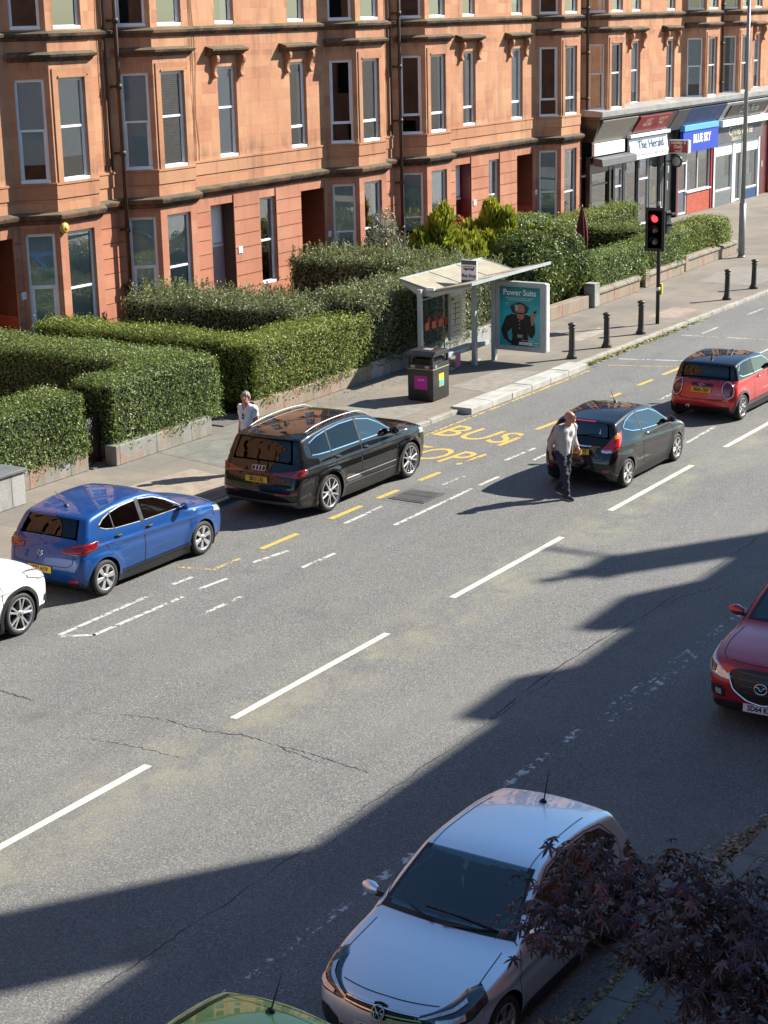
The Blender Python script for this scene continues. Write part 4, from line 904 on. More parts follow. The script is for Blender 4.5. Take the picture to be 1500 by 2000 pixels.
blob_bush('laurel_bush', 'big rounded laurel bush spilling over the wall right of the advert panel', 'bush', [(50.3, 26.6, 1.42, 1.75, 1.35, 1.3), (51.6, 26.5, 1.5, 1.4, 1.25, 1.25), (49.4, 26.4, 1.3, 1.0, 1.1, 1.1), (52.5, 26.8, 1.45, .95, 1.0, 1.1)], 'laurel', .12, 420, .5)
g = [(49.7, 29.6, 1.75, .5, .5, 1.8), (48.9, 29.4, 1.3, .6, .6, 1.2), (49.9, 29.2, 1.2, .7, .6, 1.0), (50.6, 29.9, 1.25, .6, .6, 1.1), (51.3, 29.3, 1.05, .8, .7, 1.0), (52.3, 29.9, 1.1, .8, .7, 1.05), (54.2, 29.7, 1.6, .7, .65, 1.5), (53.3, 30.0, 1.25, .75, .7, 1.15), (54.0, 29.6, 1.2, .8, .7, 1.05), (54.9, 29.8, 1.0, .8, .7, .95), (55.8, 29.6, .95, .7, .6, .9), (56.4, 29.4, .9, .6, .6, .8)]
rgc = random.Random(5)
def tufts(L_):
    out = []
    for (x, y, z, rx, ry, rz) in L_:
        out.append((x, y, z*.92, rx*.78, ry*.78, rz*.86))
        for k in range(6): a = rgc.uniform(0, 6.3); hh = rgc.uniform(-.3, .75); out.append((x+rx*.72*math.cos(a)*(1-.3*hh), y+ry*.72*math.sin(a)*(1-.3*hh), max(.4, z+rz*hh), .24*rgc.uniform(.8, 1.3), .24, .42*rgc.uniform(.8, 1.4)))
    return out
blob_bush('golden_conifer', 'golden-green conifer clump with a tall spire left of the red leaves', 'conifer', tufts(g[:5]), 'golden', .26, 330, .34, 1.9)
blob_bush('golden_conifer', 'golden-green conifer clump with a tall spire beside the brown close', 'conifer', tufts(g[5:]), 'golden', .26, 330, .34, 1.9)
blob_bush('silver_shrub', 'airy silver-leaved shrub against the downpipe', 'shrub', [(49.2, 31.4, 1.9, .85, .6, 1.2), (50.3, 31.2, 1.5, .8, .6, 1.0), (49.5, 31.5, 2.6, .55, .45, .75), (51.0, 30.9, 1.2, .7, .6, .8), (48.5, 31.2, 1.6, .5, .5, .8)], 'silverleaf', .12, 150, .4, 0, .4, True, .25, False)
blob_bush('red_shrub', 'small shrub with fiery red leaves above the golden conifers', 'shrub', [(54.6, 32.0, 1.9, .45, .4, .62), (54.9, 31.9, 2.15, .3, .3, .4)], 'red_leaf', .13, 210, .5, 0, .4, True, .2, False)
blob_bush('ivy', 'dark ivy climbing the foot of the downpipe', 'climber', [(38.72, 33.3, .9, .3, .12, .85), (38.8, 33.3, 1.7, .16, .1, .6)], 'laurel', .09, 260, .7, 0, .6, True, .2, False)
# ---- garden walls
def wall_stone(name, c, moss=.5, tint=(.36, .36, .34)):
    t = NT(name); p = t.pos(); s = t.sep(p); n1 = t.noise(p, 1.5, 6, .65); n2 = t.noise(t.vmul(p, (1.4, 1.4, .4)), 2.3, 5, .6); n3 = t.noise(p, 30, 3)
    k = t.math('ABSOLUTE', t.math('SUBTRACT', t.math('FRACT', t.math('MULTIPLY', s[0], .8)), .5))
    a = t.mix(t.ramp(n1, [(.34, 0.0), (.5, 1.0)]), c, tint)
    a = t.mix(t.math('MULTIPLY', t.ramp(n2, [(.45, 0.0), (.62, 1.0)]), moss), a, (.16, .155, .11))
    a = t.mix(t.math('MULTIPLY', t.ramp(k, [(.488, 0.0), (.496, 1.0)]), .8), a, (.04, .035, .03))
    a = t.mix(t.math('MULTIPLY', t.ramp(n3, [(.35, 1.0), (.6, 0.0)]), .25), a, (.07, .06, .05))
    t.bsdf(a, .88, 0, t.bump(n3, .4, .012), spec=.25); return t.mat
M['wall_worn'] = wall_stone('wall_worn', (.33, .17, .11), .6, (.27, .27, .245))
M['wall_buff'] = wall_stone('wall_buff', (.36, .20, .14), .5, (.30, .24, .19))
M['wall_grey'] = wall_stone('wall_grey', (.32, .31, .29), .5, (.36, .36, .35))
M['coping'] = wall_stone('coping', (.30, .17, .11), .6, (.25, .23, .19))
def gwall(label, x0, x1, y, h, mat='wall_worn', cop=True, th=.32, group='garden walls along the far pavement', y2=None):
    e = empty('garden_wall', label, 'wall', (x0, y, PZ), 0, group); y2 = y if y2 is None else y2; L_ = x1-x0
    q = MB(); q.extr([(0, 0), (th, 0), (th, h), (0, h)], (0, 0, 0), (0, 1, 0), (0, 0, 1), (L_, y2-y, 0)); q.build('masonry', M[mat], e, bevel=.02)
    if cop:
        q = MB(); x = 0
        while x < L_-.05:
            x2 = min(x+random.uniform(.9, 1.25), L_); q.extr([(-.05, h+.002), (th+.05, h+.002), (th+.05, h+.08), (th*.7, h+.15), (th*.3, h+.15), (-.05, h+.08)], (x+.005, (y2-y)*x/L_, 0), (0, 1, 0), (0, 0, 1), (x2-x-.01, (y2-y)*(x2-x)/L_, 0)); x = x2
        q.build('coping', M['coping'], e, bevel=.015)
    return e
def block_wall(label, x0, x1, y, h):
    """painted wall with a slab top at the left edge"""
    e = empty('garden_wall', label, 'wall', (x0, y, PZ)); q = MB(); q.box((0, 0, 0), (x1-x0, .6, h)); q.build('masonry', M['wall_grey'], e, bevel=.02); q = MB(); q.box((-.02, -.05, h), (x1-x0+.04, .66, h+.07)); q.build('coping', M['shop_slate'], e, bevel=.012)
block_wall('grey painted wall with dark slab top at the left edge', 20.5, 25.38, 24.80, .68)
gwall('stained low wall under the hedge left of the railing gate', 25.45, 28.06, 25.50, .40, 'wall_worn', False)
gwall('stained low wall under the hedge right of the railing gate', 28.62, 32.0, 25.20, .44, 'wall_worn', False)
gwall('low wall under the front hedge behind the parked black estate car', 33.75, 39.0, 25.28, .42, 'wall_buff', False)
gwall('dark weathered wall under the tall hedge beside the bus shelter', 39.0, 49.0, 25.32, .46, 'wall_grey', False)
gwall('low stone wall beneath the laurel bush', 49.0, 51.9, 25.25, .42, 'wall_buff', False)
gwall('coped stone wall between the stone gatepost and small dark gate', 52.45, 55.9, 25.20, .38, 'wall_buff', y2=25.3)
gwall('coped stone wall behind the traffic light pole', 56.9, 60.4, 25.45, .36, 'wall_buff', y2=25.6)
gwall('coped stone wall ending at the tall lamp post', 60.95, 66.2, 25.72, .38, 'wall_buff', y2=25.9)
def gatepost(label, x, y, h=.85, w_=.34, mat='wall_grey'):
    e = empty('gatepost', label, 'gatepost', (x, y, PZ), 0, 'gateposts'); q = MB(); q.box((-w_/2, 0, 0), (w_/2, w_, h)); q.build('shaft', M[mat], e, bevel=.03); q = MB(); q.prism([(-w_/2-.0, -.0), (w_/2, -.0), (w_/2, w_), (-w_/2, w_)], h+.002, h+.06); q.build('cap', M[mat], e, bevel=.025)
gatepost('square pale grey stone gatepost right of the laurel bush', 52.22, 25.12, .72, .4)
gatepost('short square stone post at the right end of the small dark gate', 56.75, 25.4, .55, .34, 'wall_buff')
gatepost('short stone post at the gap before the last garden wall', 60.85, 25.68, .52, .3, 'wall_buff')
def rail_gate(label, x0, y0, x1, y1, h, n):
    e = empty('railing_gate', label, 'gate', (x0, y0, PZ), math.atan2(y1-y0, x1-x0)); L_ = math.hypot(x1-x0, y1-y0); q = MB(); q.box((0, -.015, .08), (L_, .015, .12)); q.box((0, -.015, h-.12), (L_, .015, h-.08)); q.each('rail', M['black_iron'], e)
    q = MB()
    for i in range(n): q.tube([(L_*(i+.5)/n, 0, .05), (L_*(i+.5)/n, 0, h+.04)], .010, 6)
    q.each('bar', M['black_iron'], e); q = MB(); q.box((-.04, -.03, 0), (.02, .03, h+.1)); q.box((L_-.02, -.03, 0), (L_+.04, .03, h+.1)); q.each('post', M['black_iron'], e)
rail_gate('black iron railing gate between the two clipped hedges', 28.10, 25.58, 28.70, 25.75, 1.05, 9)
rail_gate('small dark iron gate left of the traffic light pole', 55.95, 25.5, 56.6, 25.55, .95, 5)
q = MB(); q.box((20, 26, PZ-.02), (67.5, 33.3, PZ+.012)); tag(q.build('garden_ground', M['soil']), kind='structure')
q = MB()
for a, b_ in ((28.15, 28.7), (32.75, 33.9), (56.0, 56.7)): q.box((a, 25.45, PZ+.001), (b_, 33.2, PZ+.03))
tag(q.build('garden_path', M['paving_near']), kind='structure')
# closed parasol
e = empty('parasol', 'closed dark red parasol standing in the garden right of the laurel bush', 'parasol', (56.2, 27.65, PZ)); e.scale = (1.05, 1.05, 1.12)
M['parasol'] = plain('parasol', (.13, .018, .018), .8, 0, .25, 9); q = MB(); n = 16; rows = []
for h_, r_ in ((1.1, .02), (1.12, .10), (1.35, .17), (1.65, .155), (1.95, .12), (2.25, .06), (2.42, .02)):
    rows.append([(r_*(1+.28*math.cos(8*a))*math.cos(a), r_*(1+.28*math.cos(8*a))*math.sin(a), h_+.03*math.cos(8*a)) for a in [2*math.pi*i/48 for i in range(49)]])
q.sheet(rows, 0, True); q.build('canopy', M['parasol'], e); q = MB(); q.tube([(0, 0, 0), (0, 0, 2.5)], .022, 8); q.build('pole', M['grey_plastic'], e); q = MB(); q.lathe([(0, 0), (.25, 0), (.25, .06), (.04, .09), (0, .09)], n=16); q.build('base', M['grey_plastic'], e)
q = MB(); q.tube([(.12, -.08, 1.5), (.18, -.1, 1.4), (.2, -.06, 1.0), (.22, -.02, .8)], [.02, .03, .035, .01], 6); q.build('tie_strap', M['parasol'], e)
# small things at the mauve door
e = empty('hanging_bird_ornament', 'small pink garden ornament beside the pale mauve door', 'ornament', (42.35, 32.9, PZ)); M['pinkish'] = plain('pinkish', (.62, .40, .42), .6, 0, .3, 12)
q = MB(); q.lathe([(0, 1.0), (.12, 1.02), (.16, 1.12), (.13, 1.28), (.06, 1.4), (0, 1.42)], n=12); q.build('body', M['pinkish'], e); q = MB(); q.tube([(0, 0, 0), (0, 0, 1.02)], .02, 6); q.tube([(0, 0, 1.4), (.02, 0, 1.75)], .012, 5); q.build('stake', M['door_red'], e)
# ------------------------------------------------------------------ street furniture
# bus shelter: origin at the near-left roof post line; X along the street
e = empty('bus_shelter', 'grey bus shelter with a cantilevered pale roof and Power Suits advert panel', 'bus shelter', (0, 0, 0))
SH = e
def sh(nm, q, mat, bev=.008, par=None): return q.build(nm, mat if isinstance(mat, (list, bpy.types.Material)) else M[mat], par or SH, bevel=bev)
M['shelter_roof'] = plain('shelter_roof', (.30, .275, .20), .7, 0, .2, 2.5, bump=.2)
t = NT('scuffed_glass'); 
YB = 24.6
q = MB(); q.box((40.32, YB-.05, PZ), (40.43, YB+.07, 2.36)); sh('rear_post', q, 'shelter_grey')
q = MB(); q.box((41.9, 23.8, PZ), (42.03, 23.92, 2.44)); sh('front_post', q, 'shelter_grey')
q = MB(); q.box((42.78, 23.68, PZ), (42.92, 23.80, 2.46)); sh('panel_post', q, 'shelter_grey')
zr = 2.52
def roofp(pts, nm, z=zr, th=.05):
    q = MB(); k = len(pts); vs = [(x, y, z_) for x, y, z_ in pts]+[(x, y, z_-th) for x, y, z_ in pts]
    q.add(vs, [tuple(range(k)), tuple(range(2*k-1, k-1, -1))]+[(i, k+i, k+(i+1) % k, (i+1) % k) for i in range(k)]); return sh(nm, q, 'shelter_roof', 0)
A = (38.55, 23.25, 2.46); B_ = (38.75, 24.95, 2.60)
roofp([(40.5, 24.32, 2.34), (44.95, 24.32, 2.34), (44.95, 25.28, 2.58), (40.5, 25.28, 2.58)], 'roof_panel')
roofp([(40.5, 23.12, 2.58), (44.95, 23.12, 2.58), (44.95, 24.305, 2.34), (40.5, 24.305, 2.34)], 'roof_panel')
q = MB()
for x in (40.52, 42.0, 43.5, 44.93): q.obox((x-.015, 24.32, 2.345), (.03, 0, 0), (0, .96, .24), (0, 0, .012)); q.obox((x-.015, 23.12, 2.585), (.03, 0, 0), (0, 1.185, -.24), (0, 0, .012))
q.each('roof_seam', M['shelter_grey'], SH)
q = MB(); q.box((40.48, 23.08, 2.53), (44.97, 23.118, 2.61)); q.box((40.48, 25.282, 2.53), (44.97, 25.32, 2.61)); q.each('roof_edge', M['shelter_grey'], SH)
q = MB(); q.extr([(23.14, 2.52), (24.31, 2.28), (25.26, 2.52), (25.26, 2.46), (24.75, 2.16), (24.3, 2.16), (23.14, 2.46)], (40.52, 0, 0), (0, 1, 0), (0, 0, 1), (.07, 0, 0)); sh('roof_arm', q, 'shelter_grey')
q = MB(); q.extr([(23.14, 2.52), (24.31, 2.28), (25.26, 2.52), (25.26, 2.48), (24.5, 2.22), (24.0, 2.22), (23.14, 2.48)], (42.5, 0, 0), (0, 1, 0), (0, 0, 1), (.06, 0, 0)); sh('roof_arm', q, 'shelter_grey')
q = MB(); q.box((40.42, 24.2, 2.33), (40.5, 24.45, 2.42)); sh('gutter_box', q, 'white_ink', .02)
q = MB(); q.quad((40.44, YB, .3), (42.8, YB, .3), (42.8, YB, 2.05), (40.44, YB, 2.05)); sh('rear_glass', q, 'clear_glass', 0)
q = MB(); q.box((40.43, YB-.015, 2.05), (42.82, YB+.015, 2.08)); q.box((40.43, YB-.015, .26), (42.82, YB+.015, .30)); q.box((41.6, YB-.012, .3), (41.63, YB+.012, 2.05)); q.each('glass_rail', M['galv'], SH)
q = MB(); q.box((41.75, YB-.10, .78), (42.42, YB-.03, 2.2)); tt = sh('timetable_case', q, 'shelter_grey', .015)
q = MB(); q.box((41.8, YB-.112, .85), (42.37, YB-.1015, 1.95)); sh('timetable', q, 'cream', 0, tt)
q = MB(); q.box((41.82, YB-.118, 1.86), (41.96, YB-.113, 1.92))
for z in (1.75, 1.62, 1.48, 1.32, 1.15, .98): q.box((41.87, YB-.118, z), (42.28, YB-.113, z+.02))
for z in (1.68, 1.55, 1.40, 1.24): q.box((42.0, YB-.118, z-.04), (42.03, YB-.113, z+.1))
sh('small_print', q, 'grey_plastic', 0, tt)
M['sticker_red'] = plain('sticker_red', (.72, .10, .05), .5, 0, .25, 25)
q = MB()
for x in (40.6, 40.95, 41.3, 41.6):
    q.box((x, YB-.012, 1.22), (x+.2, YB-.002, 1.42))
for x in (40.8, 41.15, 41.45): q.box((x, YB+.03, 1.34), (x+.16, YB+.038, 1.55))
q.each('glass_sticker', M['sticker_red'], SH)
q = MB(); q.box((40.7, YB-.66, .60), (42.95, YB-.32, .645)); q.box((40.7, YB-.66, .52), (42.95, YB-.64, .60)); bn = sh('bench', q, 'shelter_grey', .012)
q = MB()
for x in (41.0, 42.4): q.box((x, YB-.5, PZ), (x+.07, YB-.4, .6)); q.box((x-.2, YB-.52, PZ), (x+.3, YB-.36, PZ+.03))
q.each('bench_leg', M['galv'], bn, bevel=.006)
q = MB(); q.box((41.05, YB-.68, .2), (41.30, YB-.665, .58)); sh('leg_notice', q, plain('notice_pink', (.45, .14, .25), .6), 0, bn)
# bus stop flag above the roof edge
q = MB(); q.box((41.93, 23.9, 2.42), (41.99, 23.96, 2.98)); q.build('flag_pole', M['shelter_grey'], SH)
q = MB(); q.box((41.9000, 23.740, 2.360), (41.95, 24.22, 2.98)); fl = sh('stop_flag', q, 'plate_white', .004)
q = MB(); q.box((41.8940, 23.750, 2.860), (41.8990, 24.210, 2.970)); q.box((41.8940, 23.750, 2.370), (41.8990, 24.210, 2.440)); sh('flag_band', q, 'grey_plastic', 0, fl)
M['bus_blue'] = plain('bus_blue', (.02, .03, .10), .5); q = MB(); q.box((41.8940, 23.820, 2.720), (41.8990, 24.140, 2.810)); q.box((41.8940, 23.850, 2.695), (41.8990, 23.900, 2.720)); q.box((41.8940, 24.040, 2.695), (41.8990, 24.090, 2.720)); sh('bus_symbol', q, M['bus_blue'], 0, fl)
q = MB()
for i in range(5): q.box((41.8885, 23.850+i*.056, 2.760), (41.8935, 23.850+i*.056+.04, 2.795))
sh('bus_symbol_window', q, 'white_ink', 0, fl); text_mesh('Bus Stop', .125, (41.8950, 23.980, 2.560), (0, -1, 0), (0, 0, 1), M['bus_blue'], .002, parent=fl, bold=.003)
# advert panel at the right end, facing back along the street
XA = 42.86
def ab(nm, a, b_, mat, bev=.006, par=None): q = MB(); q.box(a, b_); return sh(nm, q, mat, bev, par)
ad = ab('advert_panel', (XA, 22.18, .42), (XA+.20, 23.70, 2.32), 'shelter_grey', .02); ab('edge_trim', (XA+.02, 22.13, .44), (XA+.06, 22.175, 2.30), 'white_ink', .004, ad); ab('edge_trim', (XA+.13, 22.13, .44), (XA+.18, 22.175, 2.30), 'white_ink', .004, ad)
t = NT('poster'); s_ = t.sep(t.pos()); zz = t.math('DIVIDE', t.math('SUBTRACT', s_[2], .55), 1.7)
M['poster'] = (lambda: (t.bsdf(t.mix(t.math('MULTIPLY', t.noise(t.pos(), 2.2, 3), .5), t.ramp(zz, [(0, (.015, .34, .38)), (.5, (.02, .55, .62)), (1, (.006, .14, .18))]), (.02, .22, .26)), .12, coat=.6), t.mat)[1])()
po = ab('poster', (XA-.012, 22.33, .56), (XA-.001, 23.56, 2.18), M['poster'], 0, ad)
UV = lambda a, b_: (XA-.014, 23.56-a*1.23, .56+b_*1.62)             # poster coordinates 0..1
def pflat(nm, polys, mat, lift=0.0):
    q = MB()
    for P_ in polys: q.extr([(a, b_) for a, b_ in P_], (XA-.014-lift, 23.56, .56), (0, -1.23, 0), (0, 0, 1.62), (.0015, 0, 0))
    return sh(nm, q, mat, 0, po)
text_mesh('Power Suits', .225, UV(.5, .905), (0, -1, 0), (0, 0, 1), M['white_ink'], .001, parent=po, bold=.004, sx=.93)
text_mesh("They’re the super suits we’ve been waiting for.\nThey make you want to invest in power.", .052, UV(.5, .80), (0, -1, 0), (0, 0, 1), M['white_ink'], .001, parent=po, sx=.86)
M['suit'] = plain('suit', (.010, .008, .010), .4); M['fig_hair'] = plain('fig_hair', (.05, .03, .03), .6, 0, .6, 40); M['fig_skin'] = plain('fig_skin', (.42, .20, .13), .5, 0, .3, 14); M['fig_pink'] = plain('fig_pink', (.5, .16, .20), .5)
circ = lambda cx, cy, rx, ry, n=22, w_=0: [(cx+rx*(1+w_*math.sin(7*a))*math.cos(a), cy+ry*(1+w_*math.sin(5*a))*math.sin(a)) for a in [2*math.pi*i/n for i in range(n)]]
pflat('figure_suit', [[(.16, .50), (.30, .545), (.50, .53), (.70, .545), (.82, .50), (.88, .40), (.89, .24), (.82, .15), (.74, .17), (.70, .24), (.72, .10), (.70, .01), (.28, .01), (.32, .16), (.30, .30), (.19, .22), (.22, .12), (.34, .05), (.24, .04), (.10, .12), (.03, .26), (.08, .36)]], 'suit')
pflat('figure_hair', [circ(.50, .64, .23, .10, 28, .08)], 'fig_hair', .002); pflat('figure_face', [circ(.52, .63, .115, .085), [(.45, .57), (.60, .57), (.60, .50), (.52, .48), (.45, .50)]], 'fig_skin', .004); pflat('figure_collar', [[(.42, .52), (.63, .52), (.58, .46), (.48, .46)]], 'fig_pink', .006)
pflat('figure_hand', [[(.78, .53), (.84, .60), (.90, .61), (.91, .54), (.86, .48), (.86, .38), (.80, .36), (.78, .45)]], 'fig_skin', .004)
pflat('figure_phone', [[(.85, .60), (.92, .63), (.93, .59), (.86, .565)]], 'suit', .007); pflat('figure_visor', [[(.38, .70), (.47, .70), (.47, .61), (.40, .59)]], 'shop_grey_lt', .006)
pflat('figure_buttons', [circ(.5, .43, .016, .011, 10), circ(.5, .37, .016, .011, 10), circ(.5, .31, .016, .011, 10), [(.44, .20), (.58, .20), (.57, .145), (.45, .145)]], 'galv', .002)
pflat('advert_box', [[(.49, .075), (.82, .075), (.82, .03), (.49, .03)], [(.845, .075), (.985, .075), (.985, .068), (.845, .068)], [(.845, .034), (.985, .034), (.985, .027), (.845, .027)]], 'white_ink', .002)
text_mesh('power up today', .045, UV(.65, .053), (0, -1, 0), (0, 0, 1), M['bus_blue'], .004, parent=po); text_mesh('Based on the old suits', .04, UV(.7, .105), (0, -1, 0), (0, 0, 1), M['white_ink'], .004, parent=po)

# litter bin
e = empty('litter_bin', 'square black litter bin with a pink notice beside the bus shelter', 'litter bin', (37.72, 22.78, PZ), R(2))
def bn_(nm, a, b_, mat, bev=.012, par=None): q = MB(); q.box(a, b_); return q.build(nm, M[mat] if isinstance(mat, str) else mat, par or e, bevel=bev)
M['bin_black'] = plain('bin_black', (.014, .014, .015), .35, 0, .5, 5, coat=.2)
bn_('body', (-.42, -.36, .02), (.42, .36, .80), 'bin_black', .02); bn_('foot', (-.38, -.32, 0), (.38, .32, .02), 'black_iron', 0)
bn_('gold_band', (-.428, -.368, .80), (.428, .368, .818), plain('gold', (.42, .34, .16), .4), .003)
q = MB(); q.box((-.42, -.36, .818), (.42, .36, .93))
for sx in (-1, 1):
    for sy in (-1, 1): q.box((sx*.42-(.06 if sx > 0 else 0), sy*.36-(.06 if sy > 0 else 0), .93), (sx*.42+(0 if sx > 0 else .06), sy*.36+(0 if sy > 0 else .06), 1.12))
q.box((-.36, -.30, .93), (.36, .30, .95)); q.build('collar', M['bin_black'], e, bevel=.01)
q = MB(); q.extr([(-.45, 1.12), (.45, 1.12), (.45, 1.15), (.30, 1.24), (-.30, 1.24), (-.45, 1.15)], (0, -.39, 0), (1, 0, 0), (0, 0, 1), (0, .78, 0)); q.build('lid', M['bin_black'], e, bevel=.015)
bn_('ash_plate', (-.1, -.1, 1.241), (.1, .1, 1.25), 'galv', .004); bn_('liner', (-.33, -.27, .95), (.33, .27, 1.05), 'seam', 0)
M['pink_notice'] = plain('pink_notice', (.50, .02, .30), .5, 0, .08, 4); o = bn_('pink_notice', (-.426, -.20, .30), (-.4205, .16, .64), 'pink_notice', 0); bn_('notice_print', (-.432, -.12, .52), (-.427, .06, .56), plain('pale_pink', (.62, .3, .5), .5), 0, o)
o = bn_('yellow_notice', (-.12, -.366, .34), (.14, -.3605, .66), plain('ylw', (.62, .58, .06), .5, 0, .2, 12), 0); bn_('notice_print', (-.10, -.372, .36), (.12, -.367, .50), plain('aqua', (.12, .42, .42), .5, 0, .3, 14), 0, o)
for (x, y) in ((-.426, -.26), (-.426, .14)): bn_('sticker', (x, y, .84), (x+.005, y+.12, .90), 'galv', 0)
bn_('sticker', (-.3, -.366, .84), (-.2, -.361, .90), 'galv', 0)
# bollards
proto = empty('bollard', 'black iron bollard standing right beside the end of the raised bus kerb', 'bollard', (0, 0, 0), 0, 'black bollards along the kerb')
M['bollard'] = plain('bollard', (.035, .028, .023), .5, 0, .3, 8)
q = MB(); q.lathe([(.001, 0), (.145, 0), (.145, .06), (.115, .10), (.098, .16), (.088, .20), (.078, .80), (.078, .82)], n=18); b0 = q.build('post', M['bollard'], proto)
q = MB(); q.lathe([(.078, .82), (.098, .83), (.098, .86), (.078, .88), (.072, .90), (.10, .915), (.118, .94), (.105, .97), (.06, .995), (.02, 1.01), (.001, 1.012)], n=18); b1 = q.build('cap', M['bollard'], proto)
bpos = [(43.98, 21.92), (45.95, 21.80), (48.32, 21.82), (55.35, 21.95), (57.95, 22.03)]
blab = ['black iron bollard nearest the raised pale bus kerb', 'black iron bollard second from the bus shelter', 'black iron bollard closest to the traffic light pole', 'black iron bollard right of the yellow push button box', 'black iron bollard furthest along the kerb at the right edge']
for i, (x, y) in enumerate(bpos):
    o = proto if i == 0 else proto.copy()
    if i:
        COL.objects.link(o)
        for ch in (b0, b1): c = ch.copy(); COL.objects.link(c); c.parent = o
    o.location = (x, y, PZ); o['label'] = blab[i]; o.rotation_euler = (random.uniform(-.01, .01), random.uniform(-.01, .01), i)
# traffic signal
e = empty('traffic_light', 'black traffic light showing red with a yellow push button box', 'traffic light', (50.15, 22.1, PZ))
def tb(nm, a, b_, mat, bev=.01, par=None): q = MB(); q.box(a, b_); return q.build(nm, M[mat] if isinstance(mat, str) else mat, par or e, bevel=bev)
q = MB(); q.tube([(0, 0, 0), (0, 0, 3.55)], .058, 14); q.lathe([(.062, 1.02), (.064, 1.02), (.064, 1.12), (.062, 1.12)], n=14, mi=1); q.build('pole', [M['black_iron'], M['white_ink']], e)
M['signal_black'] = plain('signal_black', (.010, .010, .011), .5)
hd = tb('signal_head', (-.30, -.24, 2.30), (-.08, .26, 3.48), 'signal_black', .03)
q = MB(); q.box((-.30, -.30, 2.24), (-.285, .32, 3.54)); q.build('backing_board', M['signal_black'], hd, bevel=.004)
t = NT('lamp_red'); t.bsdf((.6, .02, .02), .3, emit=(1, .03, .04, 1), estr=1.6); M['lamp_red'] = t.mat
M['lens_amber'] = plain('lens_amber', (.10, .045, .03), .25, 0, .2, 20, coat=1); M['lens_green'] = plain('lens_green', (.05, .055, .055), .25, 0, .2, 20, coat=1)
for z, mt, rr_ in ((3.22, 'lamp_red', .112), (2.88, 'lens_amber', .10), (2.54, 'lens_green', .10)):
    q = MB(); q.lathe([(.001, -.045), (rr_*.6, -.035), (rr_, 0)], n=20, axis='y')
    q.v = [(-.306+y, x+.01, zz+z) for x, y, zz in q.v]; q.build('lens', M[mt], hd)
    q = MB(); vs = []; n = 16
    rows = [[(-.306-d*(1 if .2 < i/n < .8 else .55), .01+.128*math.cos(math.pi*(1.12*i/n-.06)), z+.128*math.sin(math.pi*(1.12*i/n-.06))) for i in range(n+1)] for d in (0, .17)]
    q.sheet(rows, 0, True); o = q.build('visor', M['signal_black'], hd); s_ = o.modifiers.new('solid', 'SOLIDIFY'); s_.thickness = .006
# second head facing across the road, behind the pole
h2 = tb('side_head', (.08, -.20, 2.72), (.42, .02, 3.40), 'signal_black', .03); tb('side_head_visor', (.12, -.36, 3.28), (.38, -.20, 3.34), 'signal_black', .01, h2); tb('side_head_visor', (.12, -.36, 2.96), (.38, -.20, 3.02), 'signal_black', .01, h2)
tb('bracket', (-.08, -.03, 3.3), (.08, .03, 3.36), 'black_iron', .004); tb('bracket', (-.08, -.03, 2.6), (.08, .03, 2.66), 'black_iron', .004); tb('detector', (-.06, -.03, 3.56), (.06, .05, 3.68), 'galv', .01)
M['yellow_box'] = plain('yellow_box', (.62, .48, .03), .45, 0, .12, 8); p_ = tb('push_button_box', (.06, -.09, .88), (.16, .09, 1.22), 'yellow_box', .015); tb('push_button_face', (.07, -.095, .92), (.15, -.0905, 1.16), 'yellow_box', 0, p_)
# lamp post
e = empty('lamp_post', 'tall grey steel lamp post on the far pavement at the right', 'lamp post', (65.15, 25.30, PZ)); M['post_grey'] = plain('post_grey', (.27, .275, .28), .5, .35, .15, 2)
q = MB(); q.tube([(0, 0, 0), (0, 0, 2.05)], .125, 16); q.lathe([(.127, 0), (.15, 0), (.15, .05), (.127, .07)], n=16); q.lathe([(.125, 2.05), (.10, 2.12), (.088, 2.22)], n=16); q.build('base', M['post_grey'], e)
q = MB(); q.tube([(0, 0, 2.2), (0, 0, 6.0), (0, 0, 10.5)], [.088, .075, .06], 16); q.build('shaft', M['post_grey'], e)
q = MB(); q.box((-.131, -.06, .5), (-.122, .06, 1.1)); q.build('access_door', M['post_grey'], e, bevel=.004); q = MB(); q.tube([(0, 0, 10.5), (0, -.8, 10.75), (0, -1.6, 10.8)], .045, 10); q.build('arm', M['post_grey'], e); q = MB(); q.box((-.14, -2.2, 10.72), (.14, -1.55, 10.86)); q.build('lantern', M['post_grey'], e, bevel=.03)
# ------------------------------------------------------------------ cars
def smooth_poly(P, n=10):
    """closed Catmull-Rom through the points (a repeated point makes a corner)"""
    P = np.array(P, float); k = len(P); out = []
    for i in range(k):
        p0, p1, p2, p3 = P[i-1], P[i], P[(i+1) % k], P[(i+2) % k]
        d = lambda a, b: max(np.hypot(*(b-a))**.5, 1e-4)
        t0 = 0; t1 = t0+d(p0, p1); t2 = t1+d(p1, p2); t3 = t2+d(p2, p3)
        if np.hypot(*(p2-p1)) < 1e-4: continue
        for t in np.linspace(t1, t2, n, endpoint=False):
            A1 = (t1-t)/(t1-t0)*p0+(t-t0)/(t1-t0)*p1; A2 = (t2-t)/(t2-t1)*p1+(t-t1)/(t2-t1)*p2; A3 = (t3-t)/(t3-t2)*p2+(t-t2)/(t3-t2)*p3
            B1 = (t2-t)/(t2-t0)*A1+(t-t0)/(t2-t0)*A2; B2 = (t3-t)/(t3-t1)*A2+(t-t1)/(t3-t1)*A3; out.append((t2-t)/(t2-t1)*B1+(t-t1)/(t2-t1)*B2)
    return np.array(out)
